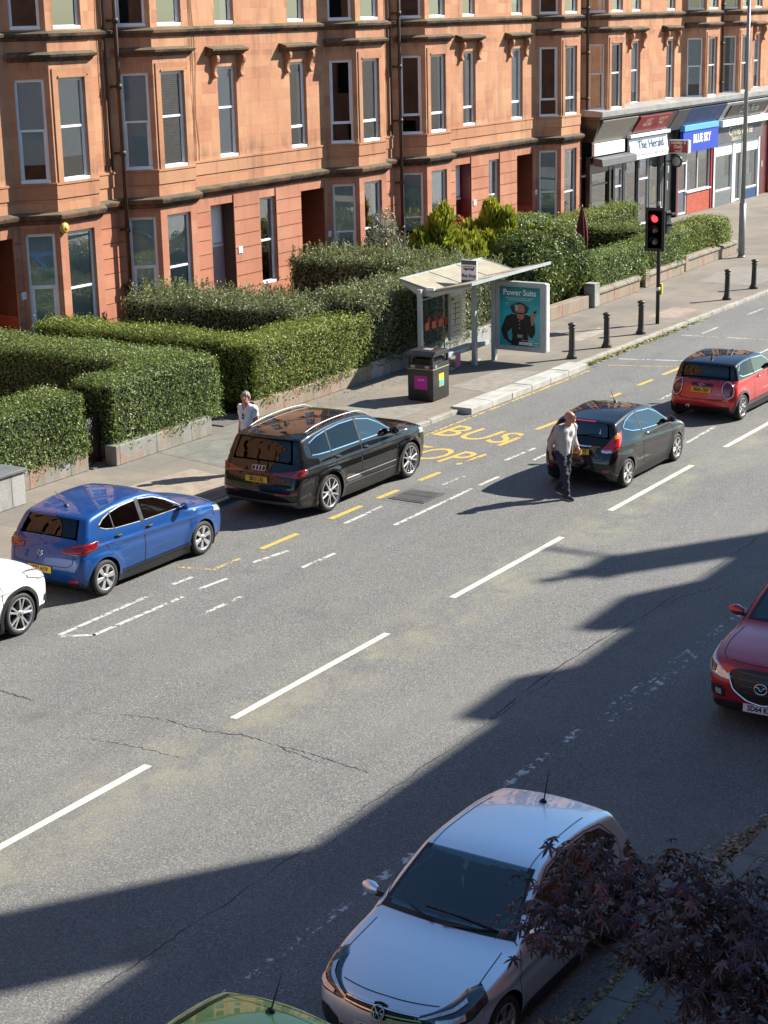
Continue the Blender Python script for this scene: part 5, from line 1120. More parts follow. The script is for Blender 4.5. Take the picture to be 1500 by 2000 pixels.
def poly_sdf(P, X, Y):
    d = np.full(X.shape, 1e9); ins = np.zeros(X.shape, bool); k = len(P)
    for i in range(k):
        a, b = P[i], P[(i+1) % k]; e = b-a; wx, wy = X-a[0], Y-a[1]
        t = np.clip((wx*e[0]+wy*e[1])/(e@e+1e-12), 0, 1); d = np.minimum(d, (wx-e[0]*t)**2+(wy-e[1]*t)**2)
        c = (a[1] > Y) != (b[1] > Y)
        with np.errstate(divide='ignore', invalid='ignore'): ins ^= c & (X < (b[0]-a[0])*(Y-a[1])/(b[1]-a[1]+1e-12)+a[0])
    d = np.sqrt(d); return np.where(ins, -d, d)
class Grid2:
    def __init__(s, P, pad=.3, h=.02):
        lo, hi = P.min(0)-pad, P.max(0)+pad; s.lo, s.h = lo, h
        xs = np.arange(lo[0], hi[0], h); ys = np.arange(lo[1], hi[1], h); s.g = poly_sdf(P, *np.meshgrid(xs, ys, indexing='ij'))
        for _ in range(3):
            g = np.pad(s.g, 1, mode='edge'); s.g = (g[1:-1, 1:-1]*4+g[:-2, 1:-1]+g[2:, 1:-1]+g[1:-1, :-2]+g[1:-1, 2:])/8
    def __call__(s, x, y):
        u = np.clip((x-s.lo[0])/s.h, 1, s.g.shape[0]-3.001); v = np.clip((y-s.lo[1])/s.h, 1, s.g.shape[1]-3.001); i, j = u.astype(int), v.astype(int); a, b = u-i, v-j; g = s.g
        def wts(t): return [(1-t)**3/6, (3*t**3-6*t**2+4)/6, (-3*t**3+3*t**2+3*t+1)/6, t**3/6]
        wa, wb = wts(a), wts(b); r = 0
        for p in range(4):
            for q in range(4): r = r+wa[p]*wb[q]*g[i+p-1, j+q-1]
        return r
def smax(a, b, k): h = np.maximum(k-np.abs(a-b), 0); return np.maximum(a, b)+h*h/(4*k)
def smin(a, b, k): return -smax(-a, -b, k)
def surface_nets(f, lo, hi, c):
    n = [int(math.ceil((hi[i]-lo[i])/c))+1 for i in range(3)]; ax = [lo[i]+c*np.arange(n[i]) for i in range(3)]
    G = np.meshgrid(*ax, indexing='ij'); v = f(*G); s = v < 0
    cnt = np.zeros([k-1 for k in n], int); acc = np.zeros([k-1 for k in n]+[3])
    cor = [(0,0,0),(1,0,0),(0,1,0),(1,1,0),(0,0,1),(1,0,1),(0,1,1),(1,1,1)]
    sl = lambda o: tuple(slice(o[i], n[i]-1+o[i]) for i in range(3))
    for a in range(8):
        for b in range(a+1, 8):
            d = [cor[b][i]-cor[a][i] for i in range(3)]
            if sum(map(abs, d)) != 1: continue
            va, vb = v[sl(cor[a])], v[sl(cor[b])]; m_ = (va < 0) != (vb < 0); t = np.where(m_, va/(va-vb+1e-20), 0)
            for i in range(3): acc[..., i] += np.where(m_, cor[a][i]+t*d[i], 0)
            cnt += m_
    act = cnt > 0; idx = -np.ones(act.shape, int); idx[act] = np.arange(act.sum()); ijk = np.argwhere(act)
    V = np.array(lo)+c*(ijk+acc[act]/cnt[act][:, None]); F = []
    for a in range(3):
        b, d = (a+1) % 3, (a+2) % 3; s0 = [slice(None)]*3; s1 = [slice(None)]*3; s0[a] = slice(0, -1); s1[a] = slice(1, None)
        e = np.argwhere(s[tuple(s0)] != s[tuple(s1)]); ok = (e[:, b] > 0) & (e[:, d] > 0) & (e[:, b] < n[b]-1) & (e[:, d] < n[d]-1); e = e[ok]
        q = []
        for (ob, od) in ((-1, -1), (0, -1), (0, 0), (-1, 0)):
            w_ = e.copy(); w_[:, b] += ob; w_[:, d] += od; q.append(idx[tuple(w_.T)])
        q = np.stack(q, 1); inside0 = s[tuple(e.T)]; q[~inside0] = q[~inside0][:, ::-1]; F.append(q)
    return V, np.concatenate(F)
def grad(f, V, h=.006):
    g = np.empty_like(V)
    for i in range(3):
        d = np.zeros(3); d[i] = h; g[:, i] = (f(*(V+d).T)-f(*(V-d).T))/(2*h)
    return g
def to_surface(f, V, it=4):
    for _ in range(it):
        g = grad(f, V); V = V-g*(f(*V.T)/np.maximum((g*g).sum(1), .05))[:, None]
    return V
class Car:
    """body surface = side profile x plan width, smoothly intersected; s runs back from the front bumper, y to the car's left"""
    def __init__(c, name, label, S, loc, heading, group='cars on the street'):
        c.S = S; c.L, c.W, c.H, c.WB, c.FO = S['dim']; c.root = empty('parked_car' if not S.get('moving') else 'waiting_car', label, 'car', (*loc, 0), heading, group)
        c.poly = smooth_poly(S['prof']); c.side = Grid2(c.poly); c.Ra = S.get('arch', .345); c.rw = S.get('rw', .31); c.zw = c.rw
        c.ws = (c.FO, c.FO+c.WB); c.c = S.get('cell', .03)
        c.paint = M[S['paint']]; c.bow = S.get('bow', ((0, .24), (.5, .15), (1.3, .12), (2.2, .02), (c.L-.9, -.05), (c.L, -.13)))
        c.plan = S.get('plan', ((0, .86), (.35, .94), (.9, 1.0), (c.L-1.0, 1.0), (c.L-.3, .955), (c.L, .90)))
        c.sect = S.get('sect', ((.15, .90), (.3, .955), (.5, .99), (.68, 1.0), (.82, .985), (.93, .955)))
        c.th = math.tan(R(S.get('tumble', 21))); c.zb = S.get('belt', .93)
        zz = np.linspace(0, 2, 400); w_ = np.interp(zz, *zip(*c.sect)); wb = np.interp(c.zb, *zip(*c.sect)); hw = c.W/2
        w_ = np.where(zz > c.zb, wb-(zz-c.zb)*c.th/hw, w_); k = np.ones(17)/17
        for _ in range(2): w_ = np.convolve(np.pad(w_, 8, mode='edge'), k, 'valid')
        c.zz, c.wz = zz, w_
        ss = np.linspace(-.5, c.L+.5, 500); pw = np.interp(ss, *zip(*c.plan)); k = np.ones(31)/31; c.ss = ss; c.pw = np.convolve(np.pad(pw, 15, mode='edge'), k, 'valid')
        c.bw = np.convolve(np.pad(np.interp(ss, *zip(*c.bow)), 15, mode='edge'), k, 'valid'); c.crown = S.get('crown', .05)
    def halfw(c, s, z):
        w_ = np.interp(z, c.zz, c.wz)*np.interp(s, c.ss, c.pw)*c.W/2
        for sw in c.ws:                                               # swelling over the wheels
            r = np.hypot(s-sw, z-c.zw); w_ = w_+c.S.get('flare', .022)*np.exp(-((r-c.Ra)/.10)**2)*(z < c.zb)
        cr = c.S.get('crease')                                        # side crease: (z_front, z_rear, depth)
        if cr:
            zc = cr[0]+(cr[1]-cr[0])*np.clip(s/c.L, 0, 1); w_ = w_+cr[2]*np.exp(-((z-zc)/.035)**2)*((s > .5) & (s < c.L-.2))-cr[2]*.8*np.exp(-((z-zc+.09)/.06)**2)*((s > .5) & (s < c.L-.2))
        return w_
    def f(c, s, y, z):
        r = (y/(c.W/2))**2; b = np.interp(s, c.ss, c.bw); ends = np.clip(np.abs(s-c.L/2)/(c.L/2), 0, 1)
        a = c.side(s-b*r, z+c.crown*r); k = .07+.10*np.clip((ends-.8)/.2, 0, 1)*(z < c.zb+.05)
        return smax(a, np.abs(y)-c.halfw(s, z), k)
    def P(c, V): V = np.asarray(V, float); return np.stack([c.FO+c.WB/2-V[..., 0], V[..., 1], V[..., 2]], -1)   # s,y,z -> local x,y,z
    def cast(c, O, D, tmax=3.0):
        """from inside outwards along D to the skin"""
        O, D = np.atleast_2d(np.asarray(O, float)), np.atleast_2d(np.asarray(D, float)); D = D/np.linalg.norm(D, axis=1, keepdims=True); lo = np.zeros(len(O)); hi = np.full(len(O), tmax)
        ts = np.linspace(0, tmax, 80); last = np.zeros(len(O))
        for t in ts: m_ = c.f(*(O+D*t).T) < 0; last = np.where(m_, t, last)
        lo = last; hi = np.minimum(last+tmax/79*1.05, tmax)
        for _ in range(18):
            mid = (lo+hi)/2; m_ = c.f(*(O+D*mid[:, None]).T) < 0; lo = np.where(m_, mid, lo); hi = np.where(m_, hi, mid)
        V = O+D*lo[:, None]; N = grad(c.f, V, .012); N /= np.linalg.norm(N, axis=1, keepdims=True)+1e-9; return V, N
    def rays(c, mode, A, B):
        """A,B: 2-D coordinates in the view: 'l'/'r' side (s,z), 'f' front / 'b' back (y,z), 't' top (s,y)"""
        A, B = np.asarray(A, float).ravel(), np.asarray(B, float).ravel(); n = len(A); mid = c.S.get('mid', c.L*.5)
        if mode in 'lr': O = np.c_[A, np.zeros(n), B]; D = np.tile((0, 1 if mode == 'l' else -1, 0), (n, 1))
        elif mode in 'fb': O = np.c_[np.full(n, mid), A, B]; D = np.tile((-1 if mode == 'f' else 1, 0, 0), (n, 1))
        else: O = np.c_[A, B, np.full(n, .55)]; D = np.tile((0, 0, 1), (n, 1))
        return c.cast(O, D)
    def put(c, V, F, name, mats, parent=None, N=None, smooth=True, mi=None):
        V = c.P(V); N = None if N is None else np.stack([-N[:, 0], N[:, 1], N[:, 2]], -1)
        return np_mesh(name, V, F, mats, parent or c.root, mi=mi, smooth=smooth, normals=N)
    def gridpatch(c, V, N, nu, nv, off, name, mat, parent=None, thick=.0):
        V = V+N*off; idx = np.arange(nu*nv).reshape(nu, nv); F = np.stack([idx[:-1, :-1], idx[1:, :-1], idx[1:, 1:], idx[:-1, 1:]], -1).reshape(-1, 4)
        # make faces point along N
        fn = np.cross(V[F[:, 1]]-V[F[:, 0]], V[F[:, 3]]-V[F[:, 0]]); flip = (fn*N[F[:, 0]]).sum(1) > 0   # s is mirrored when placed
        F = np.where(flip[:, None], F[:, ::-1], F); o = c.put(V, F, name, mat, parent, N)
        if thick: md = o.modifiers.new('solid', 'SOLIDIFY'); md.thickness = thick; md.offset = -1
        return o
    def sidepatch(c, mode, top, bot, off, name, mat, parent=None, nu=36, nv=10, thick=0):
        """region between two curves (a, z) in a side, front or back view"""
        top, bot = np.array(top, float), np.array(bot, float); a0 = max(top[0, 0], bot[0, 0]); a1 = min(top[-1, 0], bot[-1, 0]); u = np.linspace(a0, a1, nu)
        zt, zb = np.interp(u, *top.T), np.interp(u, *bot.T); v = np.linspace(0, 1, nv); A = np.repeat(u[:, None], nv, 1); B = zb[:, None]+(zt-zb)[:, None]*v
        V, N = c.rays(mode, A, B); return c.gridpatch(V, N, nu, nv, off, name, mat, parent, thick)
    def wrap(c, cols, off, name, mat, parent=None, origin=None, nu=30, nv=8, thick=0):
        """patch that wraps a corner: columns (s, y, z_low, z_high), cast horizontally from a point on the centre line"""
        C = np.array(cols, float); so_ = origin if origin is not None else C[:, 0].mean(); u = np.linspace(0, len(C)-1, nu); K = np.stack([np.interp(u, range(len(C)), C[:, i]) for i in range(4)], 1)
        v = np.linspace(0, 1, nv); Z = (K[:, 2:3]+(K[:, 3:4]-K[:, 2:3])*v).ravel(); S_ = np.repeat(K[:, 0], nv); Y_ = np.repeat(K[:, 1], nv); O = np.c_[np.full(len(S_), so_), np.zeros(len(S_)), Z]
        V, N = c.cast(O, np.c_[S_-so_, Y_, np.zeros(len(S_))]); return c.gridpatch(V, N, nu, nv, off, name, mat, parent, thick)
    def strip(c, mode, pts, wd, off, name, mat, parent=None, n=40, build=True):
        P_ = np.array(pts, float); d = np.r_[0, np.cumsum(np.hypot(*np.diff(P_, axis=0).T))]; u = np.linspace(0, d[-1], n); A, B = np.interp(u, d, P_[:, 0]), np.interp(u, d, P_[:, 1])
        V, N = c.rays(mode, A, B); T = np.gradient(V, axis=0); T /= np.linalg.norm(T, axis=1, keepdims=True)+1e-9; X = np.cross(N, T); X /= np.linalg.norm(X, axis=1, keepdims=True)+1e-9
        Q = np.stack([V-X*wd/2, V+X*wd/2], 1).reshape(-1, 3)+np.repeat(N, 2, 0)*off; return c.gridpatch(Q, np.repeat(N, 2, 0), n, 2, 0, name, mat, parent) if build else (Q, N)
    # ---------------------------------------------------------------- the body
    def body(c):
        S = c.S; V, F = surface_nets(c.f, (-.12, -c.W/2-.09, .05), (c.L+.12, c.W/2+.09, c.H+.12), c.c); V = to_surface(c.f, V)
        r = np.full(len(V), 9.0); 
        for sw in c.ws:                                               # cut clean wheel arches
            d = np.hypot(V[:, 0]-sw, V[:, 2]-c.zw); near = (np.abs(d-c.Ra) < c.c*.75) & (np.abs(V[:, 1]) > c.W/2-.34); k = c.Ra/np.maximum(d, 1e-6)
            V[near, 0] = sw+(V[near, 0]-sw)*k[near]; V[near, 2] = c.zw+(V[near, 2]-c.zw)*k[near]
        zs = S.get('split')                                           # height where paint and glasshouse change colour
        if zs:
            near = (np.abs(V[:, 2]-zs) < c.c*.5) & (np.abs(V[:, 1]) > .5); V[near, 2] = zs
        N = grad(c.f, V, .010); N /= np.linalg.norm(N, axis=1, keepdims=True)+1e-9
        C = V[F].mean(1); s, y, z = C.T; keep = np.ones(len(F), bool)
        for sw in c.ws: keep &= ~((np.hypot(s-sw, z-c.zw) < c.Ra) & (np.abs(y) > c.W/2-.36))
        w_ = c.halfw(s, z); sidew = np.abs(y) > w_-.10
        for (top, bot) in S['side_windows']:
            top, bot = np.array(top), np.array(bot); a0, a1 = max(top[0, 0], bot[0, 0]), min(top[-1, 0], bot[-1, 0]); zt, zb = np.interp(s, *top.T), np.interp(s, *bot.T)
            keep &= ~(sidew & (s > a0+.05) & (s < a1-.05) & (z > zb+.03) & (z < zt-.03))
        for key, sgn in (('screen', -1), ('rear', 1)):
            zb, zt, yb, yt = S[key]; t = np.clip((z-zb)/(zt-zb), -1, 2); lim = yb+(yt-yb)*t-.05; keep &= ~((sgn*(s-c.L*.5) > 0) & (t > .09) & (t < .92) & (np.abs(y) < lim) & (np.abs(y) < w_-.06))
        part = np.zeros(len(F), int); names = ['body']; parents = [None]
        def addpart(nm, mask):
            names.append(nm); part[mask & (part == 0)] = len(names)-1
        vis = S.get('vis', 'r')
        for i, dpoly in enumerate(S['doors']):
            P_ = np.array(dpoly); ins = poly_sdf(P_, s, z) < 0
            for sd in vis: addpart('door', ins & sidew & ((y > 0) if sd == 'l' else (y < 0)))
        cowl = S['cowl']; addpart('bonnet', (s < cowl) & (z > S['bonnet_z']) & (np.abs(y) < w_-S.get('bonnet_in', .10)) & (s > S.get('bonnet_s', .1)) & (N[F[:, 0]][:, 2] > .3))
        if S.get('tailgate'): addpart('tailgate', (s > c.L-1.3) & (z > S['tailgate'][0]) & (z < S['tailgate'][1]) & (np.abs(y) < S['tailgate'][2]) & (N[F[:, 0]][:, 0] > .35))
        mi = np.zeros(len(F), int); low = S.get('low', .27); mi[z < low] = 1
        if S.get('roof_paint'): mi[(z > c.zb+.0) & (part != 2)] = 2; mi[z > c.zb+.005] = 2
        mats = [c.paint, M['black_plastic'], M[S.get('roof_paint', 'black_plastic')]]
        for i, nm in enumerate(names):
            m_ = keep & (part == i)
            if not m_.any(): continue
            u, inv = np.unique(F[m_], return_inverse=True); Fi = inv.reshape(-1, 4)[:, ::-1] if True else None
            o = c.put(V[u], Fi, nm, mats, None, N[u], mi=mi[m_])
            if nm == 'body': c.bodyo = o
            if nm == 'door': c.S.setdefault('_doors', []).append(o)
            if nm == 'tailgate': c.tailo = o
        # dark wells behind the wheels
        q = MB()
        for sw in c.ws:
            for sg in (-1, 1):
                yo, yi = sg*(c.W/2-.035), sg*(c.W/2-.40); k = 24; ring = [(sw+(c.Ra+.004)*math.cos(a), c.zw+(c.Ra+.004)*math.sin(a)) for a in [2*math.pi*i/k for i in range(k+1)]]
                q.sheet([[tuple(c.P((a, yo, max(b, .12)))) for a, b in ring], [tuple(c.P((a, yi, max(b, .12)))) for a, b in ring]]); q.add([tuple(c.P((a, yi, max(b, .12)))) for a, b in ring[:-1]], [tuple(range(k))])
        q.each('wheel_well', M['seam'], c.bodyo)
        if S.get('cladding'):
            for sd in vis:
                sg = 1 if sd == 'l' else -1
                for sw in c.ws:
                    a = np.linspace(R(-22), R(202), 34); rr_ = np.array([c.Ra-.005, c.Ra+S['cladding']]); A = sw+np.outer(np.cos(a), rr_); B = np.maximum(c.zw+np.outer(np.sin(a), rr_), .16)
                    V2, N2 = c.rays(sd, A, B); c.gridpatch(V2, N2, len(a), 2, .012, 'arch_trim', M[S.get('clad_mat', 'grey_plastic')], c.bodyo)
                    
        # seams round the doors, bonnet and tailgate
        for sd in vis:
            for dpoly in S['doors']: c.strip(sd, list(dpoly)+[dpoly[0]], .011, .0025, 'door_seam', M['seam'], c.bodyo, 90)
        z0, z1, ym = S['tailgate'] if S.get('tailgate') else (0, 0, 0)
        if ym: c.strip('b', [(-ym, z1-.25), (-ym*1.0, z0+.06), (-ym*.86, z0), (ym*.86, z0), (ym, z0+.06), (ym, z1-.25)], .011, .003, 'tailgate_seam', M['seam'], c.bodyo, 60)
        for sg in (-1, 1):
            yy = c.W/2*.955-S.get('bonnet_in', .10); c.strip('t', [(cowl-.02, sg*(yy-.02)), (cowl-.5, sg*yy), (.42, sg*(yy-.05)), (.24, sg*(yy-.16))], .009, .003, 'bonnet_seam', M['seam'], c.bodyo, 40)
            c.strip('t', [(cowl+.75, sg*c.W*.315), (c.L-.9, sg*c.W*.30)], .008, .003, 'roof_seam', M['seam'], c.bodyo, 30)
        c.strip('f', [(-.52, S['bonnet_z']+.012), (0, S['bonnet_z']+.02), (.52, S['bonnet_z']+.012)], .010, .003, 'bonnet_seam', M['seam'], c.bodyo, 30)
        # glass
        gm = M['car_glass']; pv = M[S.get('rear_glass', 'car_glass')]
        for sd in 'lr':
            for i, (top, bot) in enumerate(S['side_windows']):
                c.sidepatch(sd, top, bot, .004, 'side_window', gm if i == 0 else pv, None)
                if sd in vis:
                    c.strip(sd, [tuple(p) for p in bot], S.get('trim_w', .022), .007, 'window_trim', M[S.get('trim', 'black_plastic')], c.bodyo, 40)
                    c.strip(sd, [tuple(p) for p in top], .020, .007, 'window_trim', M[S.get('trim_top', S.get('trim', 'black_plastic'))], c.bodyo, 40)
            for (a, zb_, b, zt_, w2) in S.get('pillars', ()):
                if sd in vis: c.strip(sd, [(a, zb_), (b, zt_)], w2, .006, 'pillar_trim', M[S.get('pillar_mat', 'black_plastic')], c.bodyo, 12)
        for key, md, mat_, nm in (('screen', 'f', gm, 'windscreen'), ('rear', 'b', pv, 'rear_window')):
            zb, zt, yb, yt = S[key]; nu, nv = 36, 16; t = np.linspace(-1, 1, nu); v = np.linspace(0, 1, nv); T_, V_ = np.meshgrid(t, v, indexing='ij'); A = T_*(yb+(yt-yb)*V_); cu = S.get('cowl_curve', .03)
            B = zb+(zt-zb)*V_-cu*T_**2*(1-V_)-.02*T_**2*V_; V2, N2 = c.rays(md, A, B); o = c.gridpatch(V2, N2, nu, nv, .004, nm, mat_)
            # dark printed border round the glass
            bm = ((np.abs(T_) > .93) | (V_ < .07) | (V_ > .95)); G_ = np.arange(nu*nv).reshape(nu, nv); F2 = np.stack([G_[:-1, :-1], G_[1:, :-1], G_[1:, 1:], G_[:-1, 1:]], -1).reshape(-1, 4); fm = bm.ravel()[F2].sum(1) >= 3
            u, inv = np.unique(F2[fm], return_inverse=True); c.put(V2[u]+N2[u]*.0055, inv.reshape(-1, 4), 'glass_border', M['black_plastic'], o, N2[u])
        c.cabin()
    def cabin(c):
        S = c.S; q = MB(); k = MB(); g = c.P; w_ = c.W/2; cowl = S['cowl']
        def bx(m_, a, b, mi=0): (s0, y0, z0), (s1, y1, z1) = a, b; m_.box(tuple(g((s1, y0, z0))), tuple(g((s0, y1, z1))), mi)
        bx(q, (cowl-.1, -w_+.2, .28), (c.L-.45, w_-.2, .40)); bx(q, (cowl+.06, -w_+.22, .55), (cowl+.50, w_-.22, S['belt_in']-.02), 1)
        q.build('dashboard', [M['interior'], M['interior_grey']], c.root, bevel=.04)
        for y in (-.36, .36):
            m_ = MB(); s0 = cowl+1.02
            bx(m_, (s0, y-.24, .36), (s0+.5, y+.24, .60)); vs = [(s0+.46, y-.23, .5), (s0+.46, y+.23, .5), (s0+.62, y+.23, .5), (s0+.62, y-.23, .5), (s0+.66, y-.2, 1.04), (s0+.66, y+.2, 1.04), (s0+.76, y+.2, 1.04), (s0+.76, y-.2, 1.04)]
            m_.add([tuple(g(v)) for v in vs], [(0,1,2,3),(4,7,6,5),(0,4,5,1),(1,5,6,2),(2,6,7,3),(3,7,4,0)]); bx(m_, (s0+.68, y-.12, 1.07), (s0+.77, y+.12, 1.24)); m_.build('seat', M['interior'], c.root, bevel=.04)
        m_ = MB(); s0 = min(cowl+1.95, c.L-1.35); bx(m_, (s0, -w_+.3, .38), (s0+.5, w_-.3, .58)); bx(m_, (s0+.45, -w_+.3, .5), (s0+.58, w_-.3, .98))
        for y in (-.38, .38): bx(m_, (s0+.48, y-.11, 1.0), (s0+.56, y+.11, 1.14))
        m_.build('rear_seat', M['interior'], c.root, bevel=.04)
        m_ = MB(); n = 24; ring = [g((cowl+.55+.12*math.sin(a), -.36+.18*math.cos(a), .92+.15*math.sin(a)-.0)) for a in [2*math.pi*i/n for i in range(n+1)]]; m_.tube([tuple(p) for p in ring], .016, 6, cap=False); m_.tube([tuple(g((cowl+.55, -.54, .92))), tuple(g((cowl+.52, -.36, .92))), tuple(g((cowl+.55, -.18, .92)))], .018, 6); m_.build('steering_wheel', M['black_plastic'], c.root)
        m_ = MB(); bx(m_, (cowl+.62, -.11, c.H-.24), (cowl+.65, .11, c.H-.17)); m_.build('rear_view_mirror', M['black_plastic'], c.root, bevel=.01)
    def wheels(c, spokes=5, kind='single', rim='alloy', fill='alloy_dark', rr=.74, vis=None, sw=.055, hub=.07, twist=0.0):
        """tyre, rim barrel and spokes; one prototype copied to every corner"""
        protos = None
        for i, s_ in enumerate(c.ws):
            for sg in (-1, 1):
                x, y = float(c.P((s_, 0, 0))[0]), sg*(c.W/2-.115)
                W_ = bpy.data.objects.new('wheel', None); COL.objects.link(W_); W_.parent = c.root; W_.location = (x, y, c.zw); W_.rotation_euler = (0, R(random.uniform(0, 70))*sg, 0 if sg < 0 else math.pi)
                if c.S.get('steer') and i == 0: W_.rotation_euler.z += R(c.S['steer'])
                if protos is None:
                    r = c.rw; ri = r*rr; hw = .105
                    q = MB(); q.lathe([(ri-.01, -hw+.02), (ri+.012, -hw), (r*.90, -hw-.006), (r*.965, -hw+.018), (r, -hw+.05), (r, hw-.05), (r*.965, hw-.018), (r*.90, hw), (ri, hw)], n=40, axis='y'); tyre = q.build('tyre', M['rubber'], W_)
                    q = MB(); q.lathe([(ri+.004, -hw+.004), (ri-.012, -hw-.002), (ri-.022, -hw+.02), (ri-.03, hw-.02)], n=40, axis='y'); q.lathe([(.001, -.02), (ri-.02, -.005)], n=30, axis='y', mi=1)
                    def spoke(a, w0, w1, y0=-hw+.012, y1=-hw+.004, tw=0.0):
                        ca, sa = math.cos(a), math.sin(a); ca2, sa2 = math.cos(a+tw), math.sin(a+tw); P4 = lambda rad, off, yy, C_, S_: (rad*C_-off*S_, yy, rad*S_+off*C_)
                        vs = [P4(hub*.6, -w0/2, y0, ca, sa), P4(hub*.6, w0/2, y0, ca, sa), P4(ri-.012, w1/2, y1, ca2, sa2), P4(ri-.012, -w1/2, y1, ca2, sa2)]; vs += [(a_, b_+.05, d_) for a_, b_, d_ in vs]; q.add(vs, [(0,1,2,3),(7,6,5,4),(0,4,5,1),(1,5,6,2),(2,6,7,3),(3,7,4,0)])
                    for j in range(spokes):
                        a = 2*math.pi*j/spokes
                        if kind == 'single': spoke(a, sw*1.15, sw)
                        elif kind == 'double':
                            spoke(a-.13, sw*.6, sw*.62, tw=-.06); spoke(a+.13, sw*.6, sw*.62, tw=.06)
                        elif kind == 'vee': spoke(a, sw*.8, sw*.55, tw=.24); spoke(a, sw*.8, sw*.55, tw=-.24)
                        elif kind == 'cover': spoke(a, sw*.9, sw*1.9)
                    q.lathe([(.001, -hw+.002), (hub*.55, -hw+.004), (hub, -hw+.016), (hub, -hw+.06)], n=20, axis='y'); rimo = q.build('rim', [M[rim], M[fill]], W_, bevel=.004, seg=1)
                    q = MB(); q.lathe([(.001, -hw-.001), (hub*.42, -hw), (hub*.42, -hw+.01)], n=16, axis='y'); cap = q.build('hub_cap', M['grey_plastic'], W_); protos = (tyre, rimo, cap)
                else:
                    for p_ in protos: d = p_.copy(); COL.objects.link(d); d.parent = W_
    def mirror(c, s, y, z, mat=None, sides='lr', size=(.12, .19, .13)):
        y = float(c.halfw(np.array([s+.05]), np.array([z-.06]))[0])+.035
        for sd in sides:
            sg = 1 if sd == 'l' else -1; q = MB(); k = 8; a, b, d = size
            m_ = MB(); n0 = 14; rows = []
            for i in range(7):
                t = i/6; rr_ = math.sin(math.pi*(.12+.80*t))**.6; rows.append([tuple(c.P((s+a*.45*rr_*math.cos(u)-.02+.04*t, sg*(y+b*t), z+d*.5*rr_*math.sin(u)))) for u in [2*math.pi*j/n0 for j in range(n0+1)]])
            m_.sheet(rows, 0, True); m_.add(rows[-1][:-1], [tuple(range(n0))]); m_.add(rows[0][:-1], [tuple(range(n0-1, -1, -1))])
            o = m_.build('wing_mirror', mat or c.paint, c.root); q.tube([tuple(c.P((s+.02, sg*(y-.10), z-.06))), tuple(c.P((s, sg*(y+.04), z-.05)))], .028, 8); q.build('mirror_arm', M['black_plastic'], o)
            q = MB(); q.add([tuple(c.P((s+a*.40, sg*(y+b*.18), z-d*.30))), tuple(c.P((s+a*.40, sg*(y+b*.88), z-d*.30))), tuple(c.P((s+a*.42, sg*(y+b*.88), z+d*.32))), tuple(c.P((s+a*.42, sg*(y+b*.18), z+d*.32)))], [(0,1,2,3)]); q.build('mirror_glass', M['chrome'], o)
    def handle(c, sd, s, z, mat=None, ln=.17):
        V, N = c.rays(sd, [s], [z]); p = V[0]; sg = 1 if sd == 'l' else -1; q = MB(); pts = [(p[0]-ln/2, p[1]+sg*.004, z), (p[0]-ln*.36, p[1]+sg*.035, z+.004), (p[0]+ln*.36, p[1]+sg*.035, z+.004), (p[0]+ln/2, p[1]+sg*.004, z)]; q.tube([tuple(c.P(v)) for v in pts], .013, 8)
        ds = c.S.get('_doors'); o = q.build('handle', mat or c.paint, ds[0] if ds else c.bodyo)
        V, N = c.rays(sd, *zip(*[(s-ln*.32, z-.035), (s+ln*.32, z-.035), (s+ln*.32, z+.03), (s-ln*.32, z+.03)])); c.put(V+N*.002, np.array([[0, 1, 2, 3]] if sg > 0 else [[3, 2, 1, 0]]), 'handle_recess', M['seam'], o)
    def plate(c, end, z, txt, y=0, wd=.52, ht=.112, tilt=.05):
        sg = 1 if end == 'b' else -1; V, N = c.rays(end, [y, y], [z-ht*.4, z+ht*.4]); s = (V[:, 0]*sg).max()*sg+sg*.008; q = MB(); P_ = [c.P((s, y-wd/2, z-ht/2)), c.P((s-sg*ht*tilt, y-wd/2, z+ht/2))]
        a, b = Vector(P_[0]), Vector(P_[1]); up = (b-a); q.obox(a, (0, wd, 0), up, (-sg*.008, 0, 0)); o = q.build('number_plate', M['plate_yellow' if end == 'b' else 'plate_white'], c.root)
        u = Vector((0, -1, 0)) if sg > 0 else Vector((0, 1, 0)); n = u.cross(up.normalized()); 
        if txt: text_mesh(txt, ht*.92, a+Vector((0, wd/2, 0))+up*.5+Vector((-sg*.009, 0, 0)), u, up, M['ink'], .0015, parent=o, sx=.88, bold=.003)
        return o
    def antenna(c, s, y=0, ln=.35, lean=.5, base=True):
        V, N = c.rays('t', [s], [y]); p = V[0]; q = MB(); q.tube([tuple(c.P(p)), tuple(c.P(p+np.array([.03, 0, .03]))), tuple(c.P(p+np.array([.03+ln*lean, 0, .03+ln*math.sqrt(1-lean*lean)])))], [.018, .009, .004], 6); q.lathe([(.045, 0), (.035, .02), (.015, .035)], tuple(c.P(p)), 10); q.build('aerial', M['black_plastic'], c.root)
    def fin(c, s):
        V, N = c.rays('t', [s], [0]); p = V[0]; q = MB(); q.extr([(-.11, -.005), (.10, -.005), (.09, .03), (.06, .065), (.03, .06), (-.08, .012)], tuple(c.P(p+np.array([0, -.018, 0]))), (-1, 0, 0), (0, 0, 1), (0, .036, 0)); q.build('aerial_fin', M['black_plastic'] if c.S.get('roof_paint') else c.paint, c.root, bevel=.012)
    def lamp(c, cols, name, mats, origin=None, off=.006, inner=None, **kw):
        o = c.wrap(cols, off, name, M[mats], None, origin, thick=.01, **kw)
        return o
    def wiper(c, mode, pts):
        V, N = c.rays(mode, *zip(*pts)); q = MB(); q.tube([tuple(c.P(v+n*.02)) for v, n in zip(V, N)], [.012]+[.008]*(len(pts)-1), 6); q.build('wiper', M['black_plastic'], c.root)
